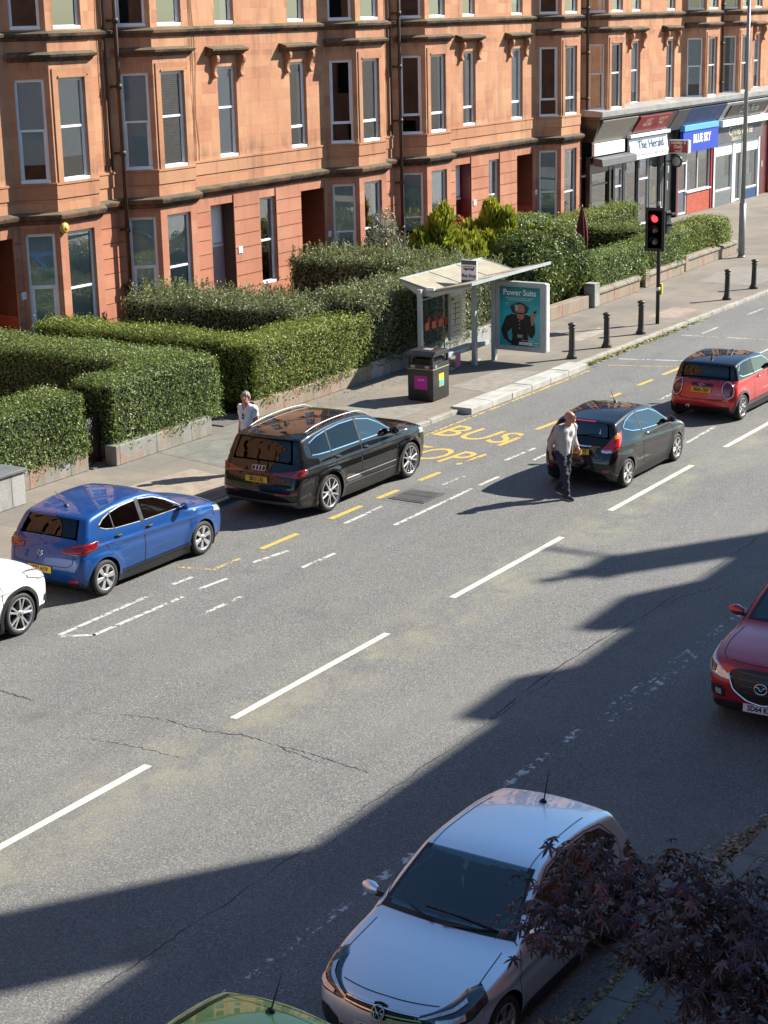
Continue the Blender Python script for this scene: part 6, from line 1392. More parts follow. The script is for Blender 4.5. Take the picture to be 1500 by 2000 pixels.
# ------------------------------------------------------------------ the cars themselves
ring = lambda cx, cy, r, w_, n=28: ([(cx+r*math.cos(2*math.pi*i/n), cy+r*math.sin(2*math.pi*i/n)) for i in range(n+1)], w_)
def badge(c, end, z, strokes, off=.012, y=0, mat='chrome'):
    """emblem drawn as raised strokes on the nose or tail: strokes of ((a,b) points, width), a to the viewer's right"""
    sg = -1 if end == 'b' else 1; q = MB(); n0 = None
    V0, N0 = c.rays(end, [y], [z]); s0 = V0[0, 0]+(off if end == 'b' else -off); nz = N0[0, 2]; ns = max(abs(N0[0, 0]), .3)
    for pts, w_ in strokes:
        q.tube([tuple(c.P((s0-(1 if end == 'b' else -1)*b*nz/ns, y+sg*a, z+b))) for a, b in pts], w_/2, 6, smooth=True)
    return q.build('emblem', M[mat], c.tailo if end == 'b' and hasattr(c, 'tailo') else c.bodyo)
def tailgate_handle(c, z, y0, y1, h, mat='chrome', name='tailgate_trim', off=.012):
    return c.sidepatch('b', [(y0, z+h), (y1, z+h)], [(y0, z), (y1, z)], off, name, M[mat], getattr(c, 'tailo', c.bodyo), 20, 3, .008)
# ---- silver hatchback, nose toward the viewer, in the building's shade
S = dict(dim=(4.053, 1.751, 1.461, 2.548, .85), paint='paint_silver', cell=.022, rw=.31, arch=.35, belt=.95, tumble=22, crease=(.70, .80, .012),
    prof=[(.16,.19),(.04,.27),(.0,.42),(.01,.56),(.05,.665),(.12,.72),(.30,.79),(.65,.875),(1.05,.945),(1.14,.975),(1.55,1.215),(1.93,1.40),(2.12,1.443),(2.5,1.461),(3.0,1.448),(3.42,1.395),(3.6,1.36),(3.66,1.325),(3.85,1.03),(3.93,.91),(4.01,.76),(4.05,.56),(4.03,.42),(3.96,.28),(3.82,.19)],
    side_windows=[([(1.36,.985),(1.75,1.205),(2.05,1.325),(2.40,1.375)], [(1.36,.975),(2.40,.99)]), ([(2.48,1.375),(2.9,1.36),(3.2,1.305),(3.44,1.12)], [(2.48,.99),(3.22,1.03),(3.44,1.085)])],
    doors=[[(1.20,.30),(2.44,.28),(2.44,1.40),(2.05,1.36),(1.6,1.15),(1.26,.965),(1.14,.75),(1.14,.42)], [(2.45,.28),(2.98,.29),(3.08,.5),(3.28,.68),(3.46,.9),(3.49,1.10),(3.25,1.34),(2.9,1.39),(2.45,1.41)]],
    screen=(.985, 1.392, .755, .61), rear=(1.05, 1.325, .62, .55), cowl=1.12, bonnet_z=.715, bonnet_in=.12, tailgate=(.62, 1.30, .62), belt_in=.93, pillars=[(2.44,.99,2.44,1.375,.07)], vis='lr', trim='chrome', trim_w=.014, trim_top='black_plastic', mid=2.3)
c = Car('x', 'silver hatchback parked nose toward the viewer beside the purple maple', S, (14.32, 8.02), math.pi); polo = c; c.body(); c.wheels(5, 'double', 'alloy', 'alloy_dark', .70)
for sg in (-1, 1):
    o = c.lamp([(.05, sg*.36, .615, .655), (.10, sg*.52, .60, .695), (.2, sg*.68, .60, .745), (.36, sg*.80, .64, .80), (.56, sg*.85, .72, .82)], 'headlight', 'lamp_smoke', 1.2)
    c.wrap([(.06, sg*.40, .63, .645), (.12, sg*.55, .665, .685), (.22, sg*.69, .70, .72), (.34, sg*.78, .745, .765)], .018, 'running_light', M['lamp_clear'], o, 1.2, 20, 3)
    c.wrap([(.12, sg*.55, .615, .645), (.2, sg*.66, .62, .66), (.3, sg*.75, .65, .69)], .018, 'reflector', M['lamp_clear'], o, 1.2, 14, 3)
    c.wrap([(.02, sg*.52, .26, .40), (.06, sg*.66, .25, .47), (.14, sg*.76, .27, .47)], .010, 'bumper_vent', M['black_plastic'], c.bodyo, 1.2); c.wrap([(.03, sg*.60, .255, .27), (.12, sg*.76, .27, .285), (.26, sg*.84, .40, .42)], .016, 'fog_lamp', M['lamp_clear'], None, 1.2, 16, 3)
    c.wrap([(3.98, sg*.52, .80, .90), (3.95, sg*.70, .78, .93), (3.80, sg*.82, .78, .96), (3.60, sg*.86, .86, .95)], .008, 'tail_light', M['tail_dark'], None, 2.6)
o = c.wrap([(.03, -.42, .605, .665), (.0, -.2, .595, .672), (0, 0, .595, .675), (0, .2, .595, .672), (.03, .42, .605, .665)], .006, 'grille', M['black_plastic'], None, 1.2)
c.wrap([(.03, -.44, .618, .630), (0, 0, .612, .624), (.03, .44, .618, .630)], .014, 'grille_bar', M['chrome'], o, 1.2, 30, 2); c.wrap([(.03, -.42, .655, .664), (0, 0, .664, .673), (.03, .42, .655, .664)], .014, 'grille_bar', M['chrome'], o, 1.2, 30, 2)
c.wrap([(.04, -.48, .24, .36), (0, 0, .23, .37), (.04, .48, .24, .36)], .008, 'lower_grille', M['black_plastic'], None, 1.2); c.wrap([(.05, -.80, .215, .235), (0, 0, .205, .225), (.05, .80, .215, .235)], .014, 'splitter', M['silver_paint'], c.bodyo, 1.2, 40, 2)
b_ = c.wrap([(-.0, -.075, .57, .69), (0, 0, .56, .70), (0, .075, .57, .69)], .012, 'emblem_disc', M['seam'], c.bodyo, 1.2, 8, 4)
badge(c, 'f', .632, [ring(0, 0, .066, .012), ([(-.042, .045), (0, -.012), (.042, .045)], .011), ([(-.056, .010), (-.026, -.048), (0, .004), (.026, -.048), (.056, .010)], .011)], .03)
c.plate('f', .435, 'SP18 OVT'); c.mirror(1.40, .895, 1.03, size=(.13, .20, .14))
c.handle('l', 2.28, .88); c.handle('l', 3.15, .90); c.antenna(3.28, 0, .30, .35)
c.wiper('f', [(.55, 1.00), (.2, 1.045), (-.25, 1.055)]); c.wiper('f', [(-.10, .985), (-.4, 1.025), (-.62, 1.075)]); c.wiper('f', [(.02, .985), (.35, .995), (.68, 1.0)])
V, N = c.rays('f', [.56, .60, .60, .56], [1.05, 1.05, 1.09, 1.09]); q = MB(); ct = V.mean(0); u_ = (V[1]-V[0])/np.linalg.norm(V[1]-V[0]); v_ = (V[3]-V[0])/np.linalg.norm(V[3]-V[0])
q.add([tuple(c.P(ct+N[0]*.003+.04*(u_*math.cos(a)+v_*math.sin(a)))) for a in [2*math.pi*i/18 for i in range(18)]], [tuple(range(18))]); q.build('windscreen_sticker', plain('sticker_yel', (.62, .5, .12), .5, 0, .3, 60), c.root)
q = MB(); q.tube([tuple(c.P((1.88, 0, 1.28))), tuple(c.P((1.86, 0, 1.16)))], [.003, .010], 6); q.build('hanging_tag', M['plate_yellow'], c.root)
# ---- pale green hatchback, only the back of its roof in view
S = dict(dim=(3.62, 1.63, 1.47, 2.36, .70), paint='paint_green', rw=.29, arch=.33, belt=.95, tumble=15, crown=.07,
    prof=[(.14,.2),(.03,.3),(.0,.5),(.03,.66),(.12,.76),(.4,.86),(.8,.94),(.9,.97),(1.25,1.24),(1.55,1.40),(1.85,1.46),(2.3,1.48),(2.8,1.45),(3.1,1.40),(3.20,1.36),(3.36,1.04),(3.42,.92),(3.56,.8),(3.62,.55),(3.58,.35),(3.46,.2)],
    side_windows=[([(1.05,1.0),(1.4,1.24),(1.75,1.37),(2.2,1.39)], [(1.05,.985),(2.2,1.0)]), ([(2.3,1.385),(2.7,1.35),(3.0,1.24)], [(2.3,1.0),(2.85,1.08),(3.0,1.16)])],
    doors=[[(1.0,.3),(2.25,.28),(2.25,1.41),(1.7,1.39),(1.2,1.15),(.98,.97)]], screen=(.99, 1.40, .70, .58), rear=(1.05, 1.34, .58, .52), cowl=.88, bonnet_z=.76, tailgate=(.6, 1.3, .55), belt_in=.9, vis='r')
c = Car('x', 'pale green car at the bottom edge with only its roof and aerial in view', S, (11.34-.56-1.18, 8.10), math.pi); c.body(); c.wheels(6, 'cover'); c.antenna(2.93, .02, .27, .55); c.mirror(1.18, -.88, 1.03)
c.strip('t', [(1.7, -.56), (3.05, -.50)], .035, .01, 'roof_gutter', M['black_plastic'], c.bodyo, 30); c.strip('t', [(3.12, -.46), (3.12, .46)], .008, .003, 'roof_seam', M['seam'], c.bodyo, 30); c.strip('t', [(3.0, -.46), (3.0, .46)], .006, .003, 'roof_seam', M['seam'], c.bodyo, 30)
c.wrap([(3.44, -.5, .8, .95), (3.4, -.66, .78, 1.0), (3.3, -.74, .8, 1.0)], .008, 'tail_light', M['tail_red'], None, 2.2); c.plate('b', .62, 'SF09 KUC')
# ---- blue hatchback
S = dict(dim=(4.088, 1.80, 1.499, 2.604, .85), paint='paint_blue', rw=.315, arch=.36, belt=1.0, tumble=20, crease=(.74, .90, .014), flare=.03, rear_glass='privacy_glass',
    prof=[(.14,.21),(.03,.3),(.0,.5),(.02,.68),(.09,.80),(.3,.90),(.7,.975),(1.04,1.01),(1.14,1.035),(1.5,1.25),(1.86,1.425),(2.1,1.48),(2.5,1.499),(3.0,1.48),(3.4,1.43),(3.62,1.385),(3.68,1.35),(3.87,1.08),(3.93,.98),(3.99,.90),(4.04,.78),(4.088,.55),(4.07,.42),(3.99,.28),(3.86,.21)],
    sect=((.15, .90), (.3, .95), (.5, .985), (.7, 1.0), (.86, .99), (1.0, .955)),
    side_windows=[([(1.34,1.045),(1.72,1.25),(2.0,1.36),(2.36,1.41)], [(1.34,1.03),(2.36,1.045)]), ([(2.47,1.41),(2.85,1.395),(3.10,1.355)], [(2.47,1.05),(3.10,1.085)]), ([(3.13,1.35),(3.3,1.29),(3.42,1.21)], [(3.13,1.09),(3.3,1.12),(3.42,1.17)])],
    doors=[[(1.24,.30),(2.41,.28),(2.41,1.435),(2.0,1.39),(1.6,1.2),(1.28,1.01),(1.18,.8),(1.18,.45)], [(2.42,.28),(2.98,.29),(3.06,.5),(3.26,.72),(3.46,.98),(3.46,1.2),(3.2,1.38),(2.85,1.43),(2.42,1.44)]],
    screen=(1.05, 1.42, .72, .60), rear=(1.06, 1.345, .64, .56), cowl=1.1, bonnet_z=.80, tailgate=(.60, 1.33, .66), belt_in=.98, pillars=[(2.415,1.05,2.415,1.41,.09), (3.115,1.08,3.115,1.36,.025)], vis='r', trim='silver_paint', trim_w=.012)
c = Car('x', 'bright blue hatchback parked at the kerb between the white and black cars', S, (23.25, 20.58), 0); c.root.scale = (1.03, 1, 1); c.body(); c.wheels(6, 'cover', 'silver_paint', 'alloy_dark', .70, sw=.05)
for sg in (-1, 1):
    o = c.lamp([(4.02, sg*.44, .835, .90), (4.02, sg*.60, .81, .935), (3.95, sg*.76, .79, .965), (3.80, sg*.86, .82, .98), (3.60, sg*.89, .90, .985)], 'tail_light', 'tail_dark', 2.6, .012)
    c.wrap([(4.0, sg*.66, .83, .85), (3.93, sg*.79, .835, .86), (3.8, sg*.87, .87, .90)], .024, 'light_bar', M['tail_red'], o, 2.6, 18, 3); c.wrap([(4.0, sg*.64, .905, .93), (3.93, sg*.79, .93, .95), (3.72, sg*.885, .945, .965)], .024, 'light_bar', M['tail_red'], o, 2.6, 18, 3)
    c.wrap([(4.06, sg*.60, .33, .38), (4.02, sg*.76, .33, .39)], .010, 'rear_reflector', M['tail_red'], None, 2.6, 8, 3)
c.wrap([(4.0, -.86, .22, .32), (4.08, -.4, .2, .31), (4.08, .4, .2, .31), (4.0, .86, .22, .32)], .008, 'lower_bumper', M['black_plastic'], c.bodyo, 2.6, 40, 4)
badge(c, 'b', .80, [([(-.055, .035), (-.02, .035), (-.02, .0), (.02, .0), (.02, .035), (.055, .035)], .016), ([(-.06, .035), (-.05, -.03), (0, -.05), (.05, -.03), (.06, .035)], .016)], .012)
c.plate('b', .53, 'SB72 AUV'); c.antenna(3.35, 0, .36, .6); c.mirror(1.42, -.96, 1.07, size=(.13, .18, .14)); c.handle('r', 2.28, .93, M['black_plastic']); c.handle('r', 3.06, .96, M['black_plastic']); c.wiper('b', [(0, 1.07), (.2, 1.10), (.42, 1.10)])
c.strip('r', [(1.2, .30), (3.0, .30)], .05, .012, 'sill_strip', M['black_plastic'], c.bodyo, 30); c.lamp([(.1, -.55, .66, .74), (.22, -.76, .66, .80), (.5, -.86, .74, .84)], 'headlight', 'lamp_clear', 1.2); q = MB(); V, N = c.rays('r', [1.06], [.90]); c.strip('r', [(1.02, .90), (1.10, .90)], .03, .006, 'side_repeater', M['lamp_clear'], c.bodyo, 6)
# ---- black SUV estate
S = dict(dim=(5.063, 1.97, 1.741, 2.995, .93), paint='paint_black', rw=.385, arch=.435, belt=1.13, tumble=19, crease=(.92, .98, .018), flare=.035, rear_glass='privacy_glass',
    prof=[(.16,.26),(.05,.34),(.0,.6),(.02,.85),(.09,.98),(.35,1.06),(.8,1.125),(1.28,1.165),(1.40,1.195),(1.8,1.42),(2.18,1.61),(2.45,1.68),(3.0,1.715),(3.6,1.705),(4.2,1.655),(4.55,1.60),(4.67,1.565),(4.80,1.30),(4.88,1.12),(4.94,1.0),(5.0,.88),(5.06,.65),(5.05,.45),(4.97,.32),(4.82,.26)],
    sect=((.15, .92), (.35, .96), (.6, .99), (.85, 1.0), (1.0, .985), (1.13, .955)), bow=((0, .24), (.5, .15), (1.4, .12), (2.3, .02), (4.2, -.04), (4.6, -.09), (5.06, -.12)),
    side_windows=[([(1.62,1.18),(2.0,1.40),(2.3,1.53),(2.72,1.605)], [(1.62,1.165),(2.72,1.18)]), ([(2.80,1.61),(3.3,1.62),(3.78,1.59)], [(2.80,1.18),(3.78,1.195)]), ([(3.82,1.585),(4.15,1.54),(4.40,1.46)], [(3.82,1.195),(4.2,1.21),(4.40,1.23)])],
    doors=[[(1.46,.42),(2.76,.40),(2.76,1.64),(2.3,1.58),(1.9,1.38),(1.52,1.14),(1.42,.9)], [(2.77,.40),(3.42,.42),(3.5,.66),(3.66,.9),(3.80,1.0),(3.80,1.62),(3.3,1.66),(2.77,1.645)]],
    screen=(1.21, 1.60, .78, .66), rear=(1.13, 1.555, .72, .62), cowl=1.36, bonnet_z=.98, tailgate=(.66, 1.54, .76), belt_in=1.1, pillars=[(2.76,1.18,2.76,1.61,.07), (3.80,1.195,3.80,1.59,.045)], vis='r', trim='chrome', trim_w=.02, low=.36, cladding=.055, clad_mat='paint_black')
c = Car('x', 'large black estate car with roof rails parked behind the BUS STOP lettering', S, (29.62, 20.24), 0); c.body(); c.wheels(5, 'vee', 'alloy', 'alloy_dark', .76, sw=.05)
for sg in (-1, 1):
    o = c.lamp([(4.98, sg*.36, .895, .94), (4.97, sg*.56, .885, .955), (4.93, sg*.74, .87, .985), (4.84, sg*.88, .86, 1.01), (4.66, sg*.95, .93, 1.01)], 'tail_light', 'tail_dark', 3.4, .012)
    c.wrap([(4.96, sg*.5, .895, .91), (4.92, sg*.76, .885, .90), (4.86, sg*.86, .885, .99), (4.72, sg*.94, .945, .99)], .024, 'light_bar', M['tail_red'], o, 3.4, 22, 3)
    c.wrap([(5.04, sg*.42, .52, .56), (5.0, sg*.75, .53, .575), (4.94, sg*.88, .55, .62)], .010, 'rear_reflector', M['tail_dark'], None, 3.4, 14, 3)
    V, N = c.rays('t', np.linspace(2.05, 4.35, 24), np.full(24, sg*.66)); q = MB(); q.tube([tuple(c.P(v+np.array([0, 0, .012+.03*min(1, 6*min(i, 23-i)/23)]))) for i, v in enumerate(V)], .013, 8); q.build('roof_rail', M['galv'], c.root)
tailgate_handle(c, .905, -.36, .36, .02, 'tail_dark'); badge(c, 'b', 1.005, [ring(x, 0, .048, .011) for x in (-.114, -.038, .038, .114)], .012)
c.plate('b', .80, 'SB23 LKJ'); c.fin(3.95); c.mirror(1.72, -1.06, 1.20, size=(.15, .22, .17)); c.handle('r', 2.60, 1.03, ln=.2); c.handle('r', 3.62, 1.05, ln=.2); c.strip('r', [(1.5, .52), (3.4, .54)], .022, .012, 'sill_trim', M['chrome'], c.bodyo, 30); c.strip('r', [(1.5, .40), (3.4, .42)], .03, .012, 'sill_trim', M['grey_plastic'], c.bodyo, 30)
c.wrap([(5.0, -.9, .34, .40), (5.05, -.4, .33, .39), (5.05, .4, .33, .39), (5.0, .9, .34, .40)], .010, 'diffuser', M['grey_plastic'], c.bodyo, 3.4, 40, 3); text_mesh('50 TDI', .055, Vector(c.P(c.rays('b', [-.56], [.80])[0][0]))+Vector((-.012, 0, 0)), (0, -1, 0), (0, 0, 1), M['chrome'], .002, parent=c.root)
q = MB(); V, N = c.rays('b', np.linspace(-.62, .62, 20), np.full(20, 1.545)); q.tube([tuple(c.P(v+np.array([.03, 0, .012]))) for v in V], .02, 6); q.build('rear_spoiler', c.paint, c.bodyo)
c.lamp([(.1, -.5, .82, .90), (.22, -.8, .82, .96), (.55, -.93, .88, .98)], 'headlight', 'lamp_clear', 1.4); c.strip('r', [(1.02, 1.06), (1.10, 1.06)], .02, .01, 'wing_badge', M['alloy'], c.bodyo, 6)
# ---- black three-door hatchback waiting in the lane
S = dict(dim=(3.958, 1.722, 1.481, 2.489, .80), moving=True, paint='paint_black', rw=.30, arch=.335, belt=.96, tumble=23, crease=(.66, .92, .016),
    prof=[(.14,.2),(.03,.3),(.0,.48),(.02,.62),(.08,.72),(.3,.83),(.65,.92),(.98,.985),(1.06,1.015),(1.45,1.25),(1.8,1.41),(2.1,1.468),(2.45,1.481),(2.9,1.46),(3.3,1.405),(3.52,1.365),(3.58,1.33),(3.74,1.08),(3.80,.98),(3.87,.86),(3.94,.66),(3.955,.5),(3.93,.36),(3.86,.26),(3.74,.2)],
    sect=((.15, .90), (.3, .95), (.5, .985), (.7, 1.0), (.85, .985), (.96, .955)),
    side_windows=[([(1.26,1.0),(1.65,1.235),(1.95,1.355),(2.52,1.40)], [(1.26,.965),(2.52,1.045)]), ([(2.60,1.40),(2.85,1.375),(3.1,1.32),(3.26,1.22)], [(2.60,1.055),(2.95,1.10),(3.26,1.20)])],
    doors=[[(1.14,.32),(2.40,.30),(2.52,.5),(2.56,.8),(2.56,1.42),(1.95,1.38),(1.5,1.17),(1.18,.98),(1.08,.75),(1.08,.45)]],
    screen=(1.03, 1.405, .70, .585), rear=(1.08, 1.325, .60, .535), cowl=1.02, bonnet_z=.74, tailgate=(.62, 1.31, .60), belt_in=.94, pillars=[(2.56,1.05,2.56,1.40,.07)], vis='r', trim='chrome', trim_w=.016, trim_top='chrome')
c = Car('x', 'black three-door hatchback waiting in the lane beside the walking man', S, (33.75, 15.75), 0); c.body(); c.wheels(5, 'double', 'silver_paint', 'alloy_dark', .70, sw=.07)
for sg in (-1, 1):
    o = c.lamp([(3.83, sg*.50, .80, .86), (3.80, sg*.58, .78, .93), (3.72, sg*.69, .80, 1.08), (3.60, sg*.76, .88, 1.17), (3.46, sg*.77, 1.02, 1.17)], 'tail_light', 'tail_red', 2.4, .012)
    c.wrap([(3.83, sg*.50, .80, .845), (3.80, sg*.60, .785, .84), (3.74, sg*.68, .805, .85)], .022, 'reverse_lamp', M['lamp_clear'], o, 2.4, 12, 3); c.wrap([(3.66, sg*.70, 1.05, 1.12), (3.58, sg*.75, 1.06, 1.14), (3.52, sg*.765, 1.08, 1.15)], .022, 'indicator', M['amber'], o, 2.4, 10, 3)
    c.wrap([(3.93, sg*.56, .40, .45), (3.88, sg*.70, .40, .47)], .010, 'rear_reflector', M['tail_dark'], None, 2.4, 8, 3)
c.plate('b', .80, 'SD57 EWY'); tailgate_handle(c, .885, -.28, .28, .03, 'chrome'); c.antenna(2.15, 0, .36, .6); c.mirror(1.34, -.93, 1.04, size=(.12, .18, .13)); c.handle('r', 2.36, .95, M['chrome'], .15); c.wiper('b', [(0, 1.09), (-.2, 1.12), (-.42, 1.12)])
tailgate_handle(c, 1.335, -.22, .22, .018, 'tail_red', 'brake_light'); c.lamp([(.12, -.5, .62, .70), (.3, -.72, .66, .84), (.7, -.80, .82, .92)], 'headlight', 'lamp_clear', 1.2)
# ---- red city car with black roof
S = dict(dim=(3.82, 1.727, 1.414, 2.495, .76), moving=True, paint='paint_red', roof_paint='paint_black', rw=.305, arch=.345, belt=.95, tumble=17, split=.95, cladding=.05, flare=.03, rear_glass='privacy_glass',
    prof=[(.12,.2),(.03,.3),(.0,.5),(.02,.66),(.1,.78),(.4,.90),(.8,.955),(1.08,.98),(1.16,1.01),(1.45,1.22),(1.7,1.35),(1.95,1.40),(2.4,1.414),(2.9,1.395),(3.25,1.355),(3.42,1.32),(3.47,1.285),(3.58,1.0),(3.64,.93),(3.73,.84),(3.79,.62),(3.815,.48),(3.79,.36),(3.72,.26),(3.62,.2)],
    bow=((0, .26), (.5, .16), (1.2, .14), (2.0, .03), (2.9, -.06), (3.4, -.12), (3.82, -.17)), sect=((.15, .90), (.3, .955), (.5, .99), (.68, 1.0), (.82, .985), (.95, .95)),
    side_windows=[([(1.36,1.0),(1.6,1.18),(1.85,1.29),(2.5,1.335)], [(1.36,.985),(2.5,.995)]), ([(2.56,1.335),(2.95,1.32),(3.2,1.28),(3.32,1.16)], [(2.56,.995),(3.15,1.01),(3.32,1.06)])],
    doors=[[(1.22,.32),(2.42,.30),(2.53,.5),(2.55,.8),(2.55,.945),(1.22,.945),(1.16,.7),(1.16,.45)]],
    screen=(1.01, 1.345, .70, .60), rear=(1.0, 1.28, .62, .575), cowl=1.1, bonnet_z=.80, tailgate=(.52, .92, .58), belt_in=.93, pillars=[(2.53,.99,2.53,1.335,.05)], vis='r', trim='chrome', trim_w=.02)
c = Car('x', 'small red car with a black roof at the right edge of the road', S, (40.62, 15.98), 0); c.body(); c.wheels(8, 'single', 'alloy', 'alloy_dark', .70, sw=.026)
for sg in (-1, 1):
    o = c.lamp([(3.72, sg*.53, .60, .88), (3.71, sg*.60, .575, .915), (3.66, sg*.70, .575, .92), (3.60, sg*.755, .61, .88)], 'tail_light', 'tail_dark', 2.4, .014)
    V, N = c.cast(np.c_[np.full(41, 2.4), np.zeros(41), .745+.178*np.sin(np.linspace(0, 2*math.pi, 41))], np.c_[1.29-.03*np.cos(np.linspace(0, 2*math.pi, 41))*1.5, sg*(.64+.125*np.cos(np.linspace(0, 2*math.pi, 41))), np.zeros(41)]); q = MB(); q.tube([tuple(c.P(v+n*.016)) for v, n in zip(V, N)], .011, 6, cap=False); q.build('chrome_ring', M['chrome'], o)
tailgate_handle(c, .825, -.26, .26, .05, 'black_plastic', 'tailgate_trim', .018); badge(c, 'b', .855, [ring(0, 0, .026, .012), ([(-.085, .01), (-.03, 0)], .014), ([(.085, .01), (.03, 0)], .014)], .028); c.plate('b', .735, 'SB20 CKP', wd=.50)
c.fin(3.1); c.mirror(1.42, -.95, 1.03, M['paint_black']); c.handle('r', 2.30, .88, M['chrome'], .14); c.wrap([(3.76, -.72, .24, .36), (3.81, -.3, .22, .35), (3.81, .3, .22, .35), (3.76, .72, .24, .36)], .010, 'lower_bumper', M['black_plastic'], c.bodyo, 2.4, 40, 4); c.strip('r', [(1.15, .31), (2.95, .31)], .09, .012, 'sill_trim', M['grey_plastic'], c.bodyo, 30)
q = MB(); p0_ = c.P((3.80, .32, .33)); q.lathe([(.03, 0), (.042, 0), (.042, .12)], (p0_[0]-.02, p0_[1], p0_[2]), 14, 0, 'y'); q.v = [(p0_[0]-.03+(y-p0_[1]), p0_[1]+(x-(p0_[0]-.02)), z) for x, y, z in q.v]; q.build('exhaust', M['chrome'], c.root)
text_mesh('COOPER', .035, Vector(c.P(c.rays('b', [-.42], [.645])[0][0]))+Vector((-.012, 0, 0)), (0, -1, 0), (0, 0, 1), M['chrome'], .002, parent=c.root)
# ---- white crossover, front corner at the left edge
S = dict(dim=(4.39, 1.82, 1.60, 2.65, .90), paint='paint_white', rw=.35, arch=.40, belt=1.03, tumble=20, crease=(.78, .88, .016), cladding=.06, low=.34,
    prof=[(.16,.24),(.04,.34),(.0,.58),(.02,.78),(.1,.90),(.35,.98),(.8,1.04),(1.15,1.08),(1.25,1.11),(1.65,1.35),(2.0,1.51),(2.3,1.58),(2.7,1.60),(3.2,1.585),(3.7,1.53),(3.95,1.47),(4.0,1.43),(4.16,1.15),(4.25,1.0),(4.36,.8),(4.39,.55),(4.34,.36),(4.2,.24)],
    side_windows=[([(1.46,1.10),(1.85,1.33),(2.15,1.45),(2.5,1.495)], [(1.46,1.08),(2.5,1.095)]), ([(2.58,1.495),(3.0,1.48),(3.5,1.40)], [(2.58,1.095),(3.3,1.13),(3.5,1.2)])],
    doors=[[(1.3,.38),(2.54,.36),(2.54,1.52),(2.1,1.48),(1.7,1.28),(1.36,1.06),(1.28,.8)], [(2.55,.36),(3.1,.38),(3.2,.6),(3.45,.9),(3.5,1.35),(3.0,1.51),(2.55,1.525)]], sect=((.15, .92), (.35, .96), (.55, .99), (.75, 1.0), (.92, .985), (1.03, .955)),
    screen=(1.12, 1.50, .74, .62), rear=(1.15, 1.42, .66, .58), cowl=1.2, bonnet_z=.90, tailgate=(.6, 1.4, .7), belt_in=1.0, pillars=[(2.54,1.09,2.54,1.49,.08)], vis='r', clad_mat='black_plastic')
c = Car('x', 'white crossover with black arch trim cut off by the left edge', S, (18.36, 20.44), 0); c.body(); c.wheels(5, 'double', 'alloy', 'alloy_dark', .76, sw=.055)
c.lamp([(.10, -.5, .78, .85), (.2, -.7, .76, .90), (.4, -.84, .80, .96), (.68, -.88, .90, .98)], 'headlight', 'lamp_clear', 1.4, .01); c.wrap([(.02, -.66, .36, .50), (.1, -.82, .36, .52), (.2, -.88, .4, .5)], .01, 'bumper_vent', M['black_plastic'], c.bodyo, 1.4); c.mirror(1.52, -1.0, 1.13); c.plate('f', .45, 'SH17 ZRG')
# ---- crimson SUV, front corner at the right edge, in shade
S = dict(dim=(4.54, 1.84, 1.67, 2.70, .92), paint='paint_crimson', rw=.345, arch=.395, belt=1.06, tumble=20, cell=.024, crease=(.82, .90, .014), cladding=.05, low=.33,
    prof=[(.2,.24),(.06,.33),(.01,.5),(.0,.66),(.04,.82),(.11,.93),(.35,1.01),(.8,1.08),(1.2,1.12),(1.3,1.15),(1.7,1.39),(2.05,1.56),(2.35,1.64),(2.8,1.67),(3.3,1.65),(3.8,1.59),(4.1,1.53),(4.16,1.49),(4.33,1.17),(4.4,1.05),(4.5,.85),(4.54,.6),(4.5,.4),(4.36,.24)],
    bow=((0, .30), (.5, .2), (1.3, .13), (2.3, .02), (3.6, -.05), (4.54, -.13)), sect=((.15, .92), (.35, .955), (.55, .985), (.78, 1.0), (.95, .985), (1.06, .955)),
    side_windows=[([(1.5,1.14),(1.9,1.38),(2.2,1.5),(2.55,1.55)], [(1.5,1.12),(2.55,1.13)]), ([(2.63,1.55),(3.1,1.54),(3.6,1.46)], [(2.63,1.13),(3.4,1.17),(3.6,1.24)])],
    doors=[[(1.35,.38),(2.58,.36),(2.58,1.58),(2.1,1.52),(1.7,1.3),(1.4,1.1),(1.32,.8)], [(2.6,.36),(3.15,.38),(3.3,.65),(3.55,.95),(3.6,1.4),(3.1,1.57),(2.6,1.585)]],
    screen=(1.16, 1.56, .76, .64), rear=(1.2, 1.48, .68, .6), cowl=1.24, bonnet_z=.93, bonnet_in=.13, tailgate=(.6, 1.45, .7), belt_in=1.03, pillars=[(2.59,1.13,2.59,1.55,.08)], vis='r', clad_mat='black_plastic')
c = Car('x', 'crimson SUV facing the viewer cut off by the right edge', S, (21.42+.92+1.35, 7.84), math.pi); c.body(); c.wheels(5, 'double', 'alloy', 'alloy_dark', .72)
for sg in (-1, 1):
    o = c.lamp([(.12, sg*.45, .70, .76), (.2, sg*.60, .70, .83), (.33, sg*.74, .72, .91), (.52, sg*.83, .80, .97), (.75, sg*.87, .90, .99)], 'headlight', 'lens_glassy' if 'lens_glassy' in M else 'lamp_clear', 1.4, .01)
    c.wrap([(.28, sg*.68, .75, .84), (.36, sg*.75, .76, .87), (.44, sg*.79, .79, .88)], .020, 'projector', M['lamp_smoke'], o, 1.4, 8, 4)
    c.wrap([(.07, sg*.58, .44, .58), (.15, sg*.70, .43, .60), (.25, sg*.78, .46, .58)], .010, 'fog_surround', M['black_plastic'], c.bodyo, 1.4); c.wrap([(.09, sg*.62, .47, .55), (.16, sg*.70, .47, .55)], .020, 'fog_lamp', M['lamp_clear'], None, 1.4, 6, 3)
gl = c.wrap([(.1, -.50, .70, .84), (.04, -.40, .60, .88), (.01, -.2, .50, .90), (0, 0, .47, .905), (.01, .2, .50, .90), (.04, .40, .60, .88), (.1, .50, .70, .84)], .008, 'grille', M['black_plastic'], None, 1.4, 40, 8)
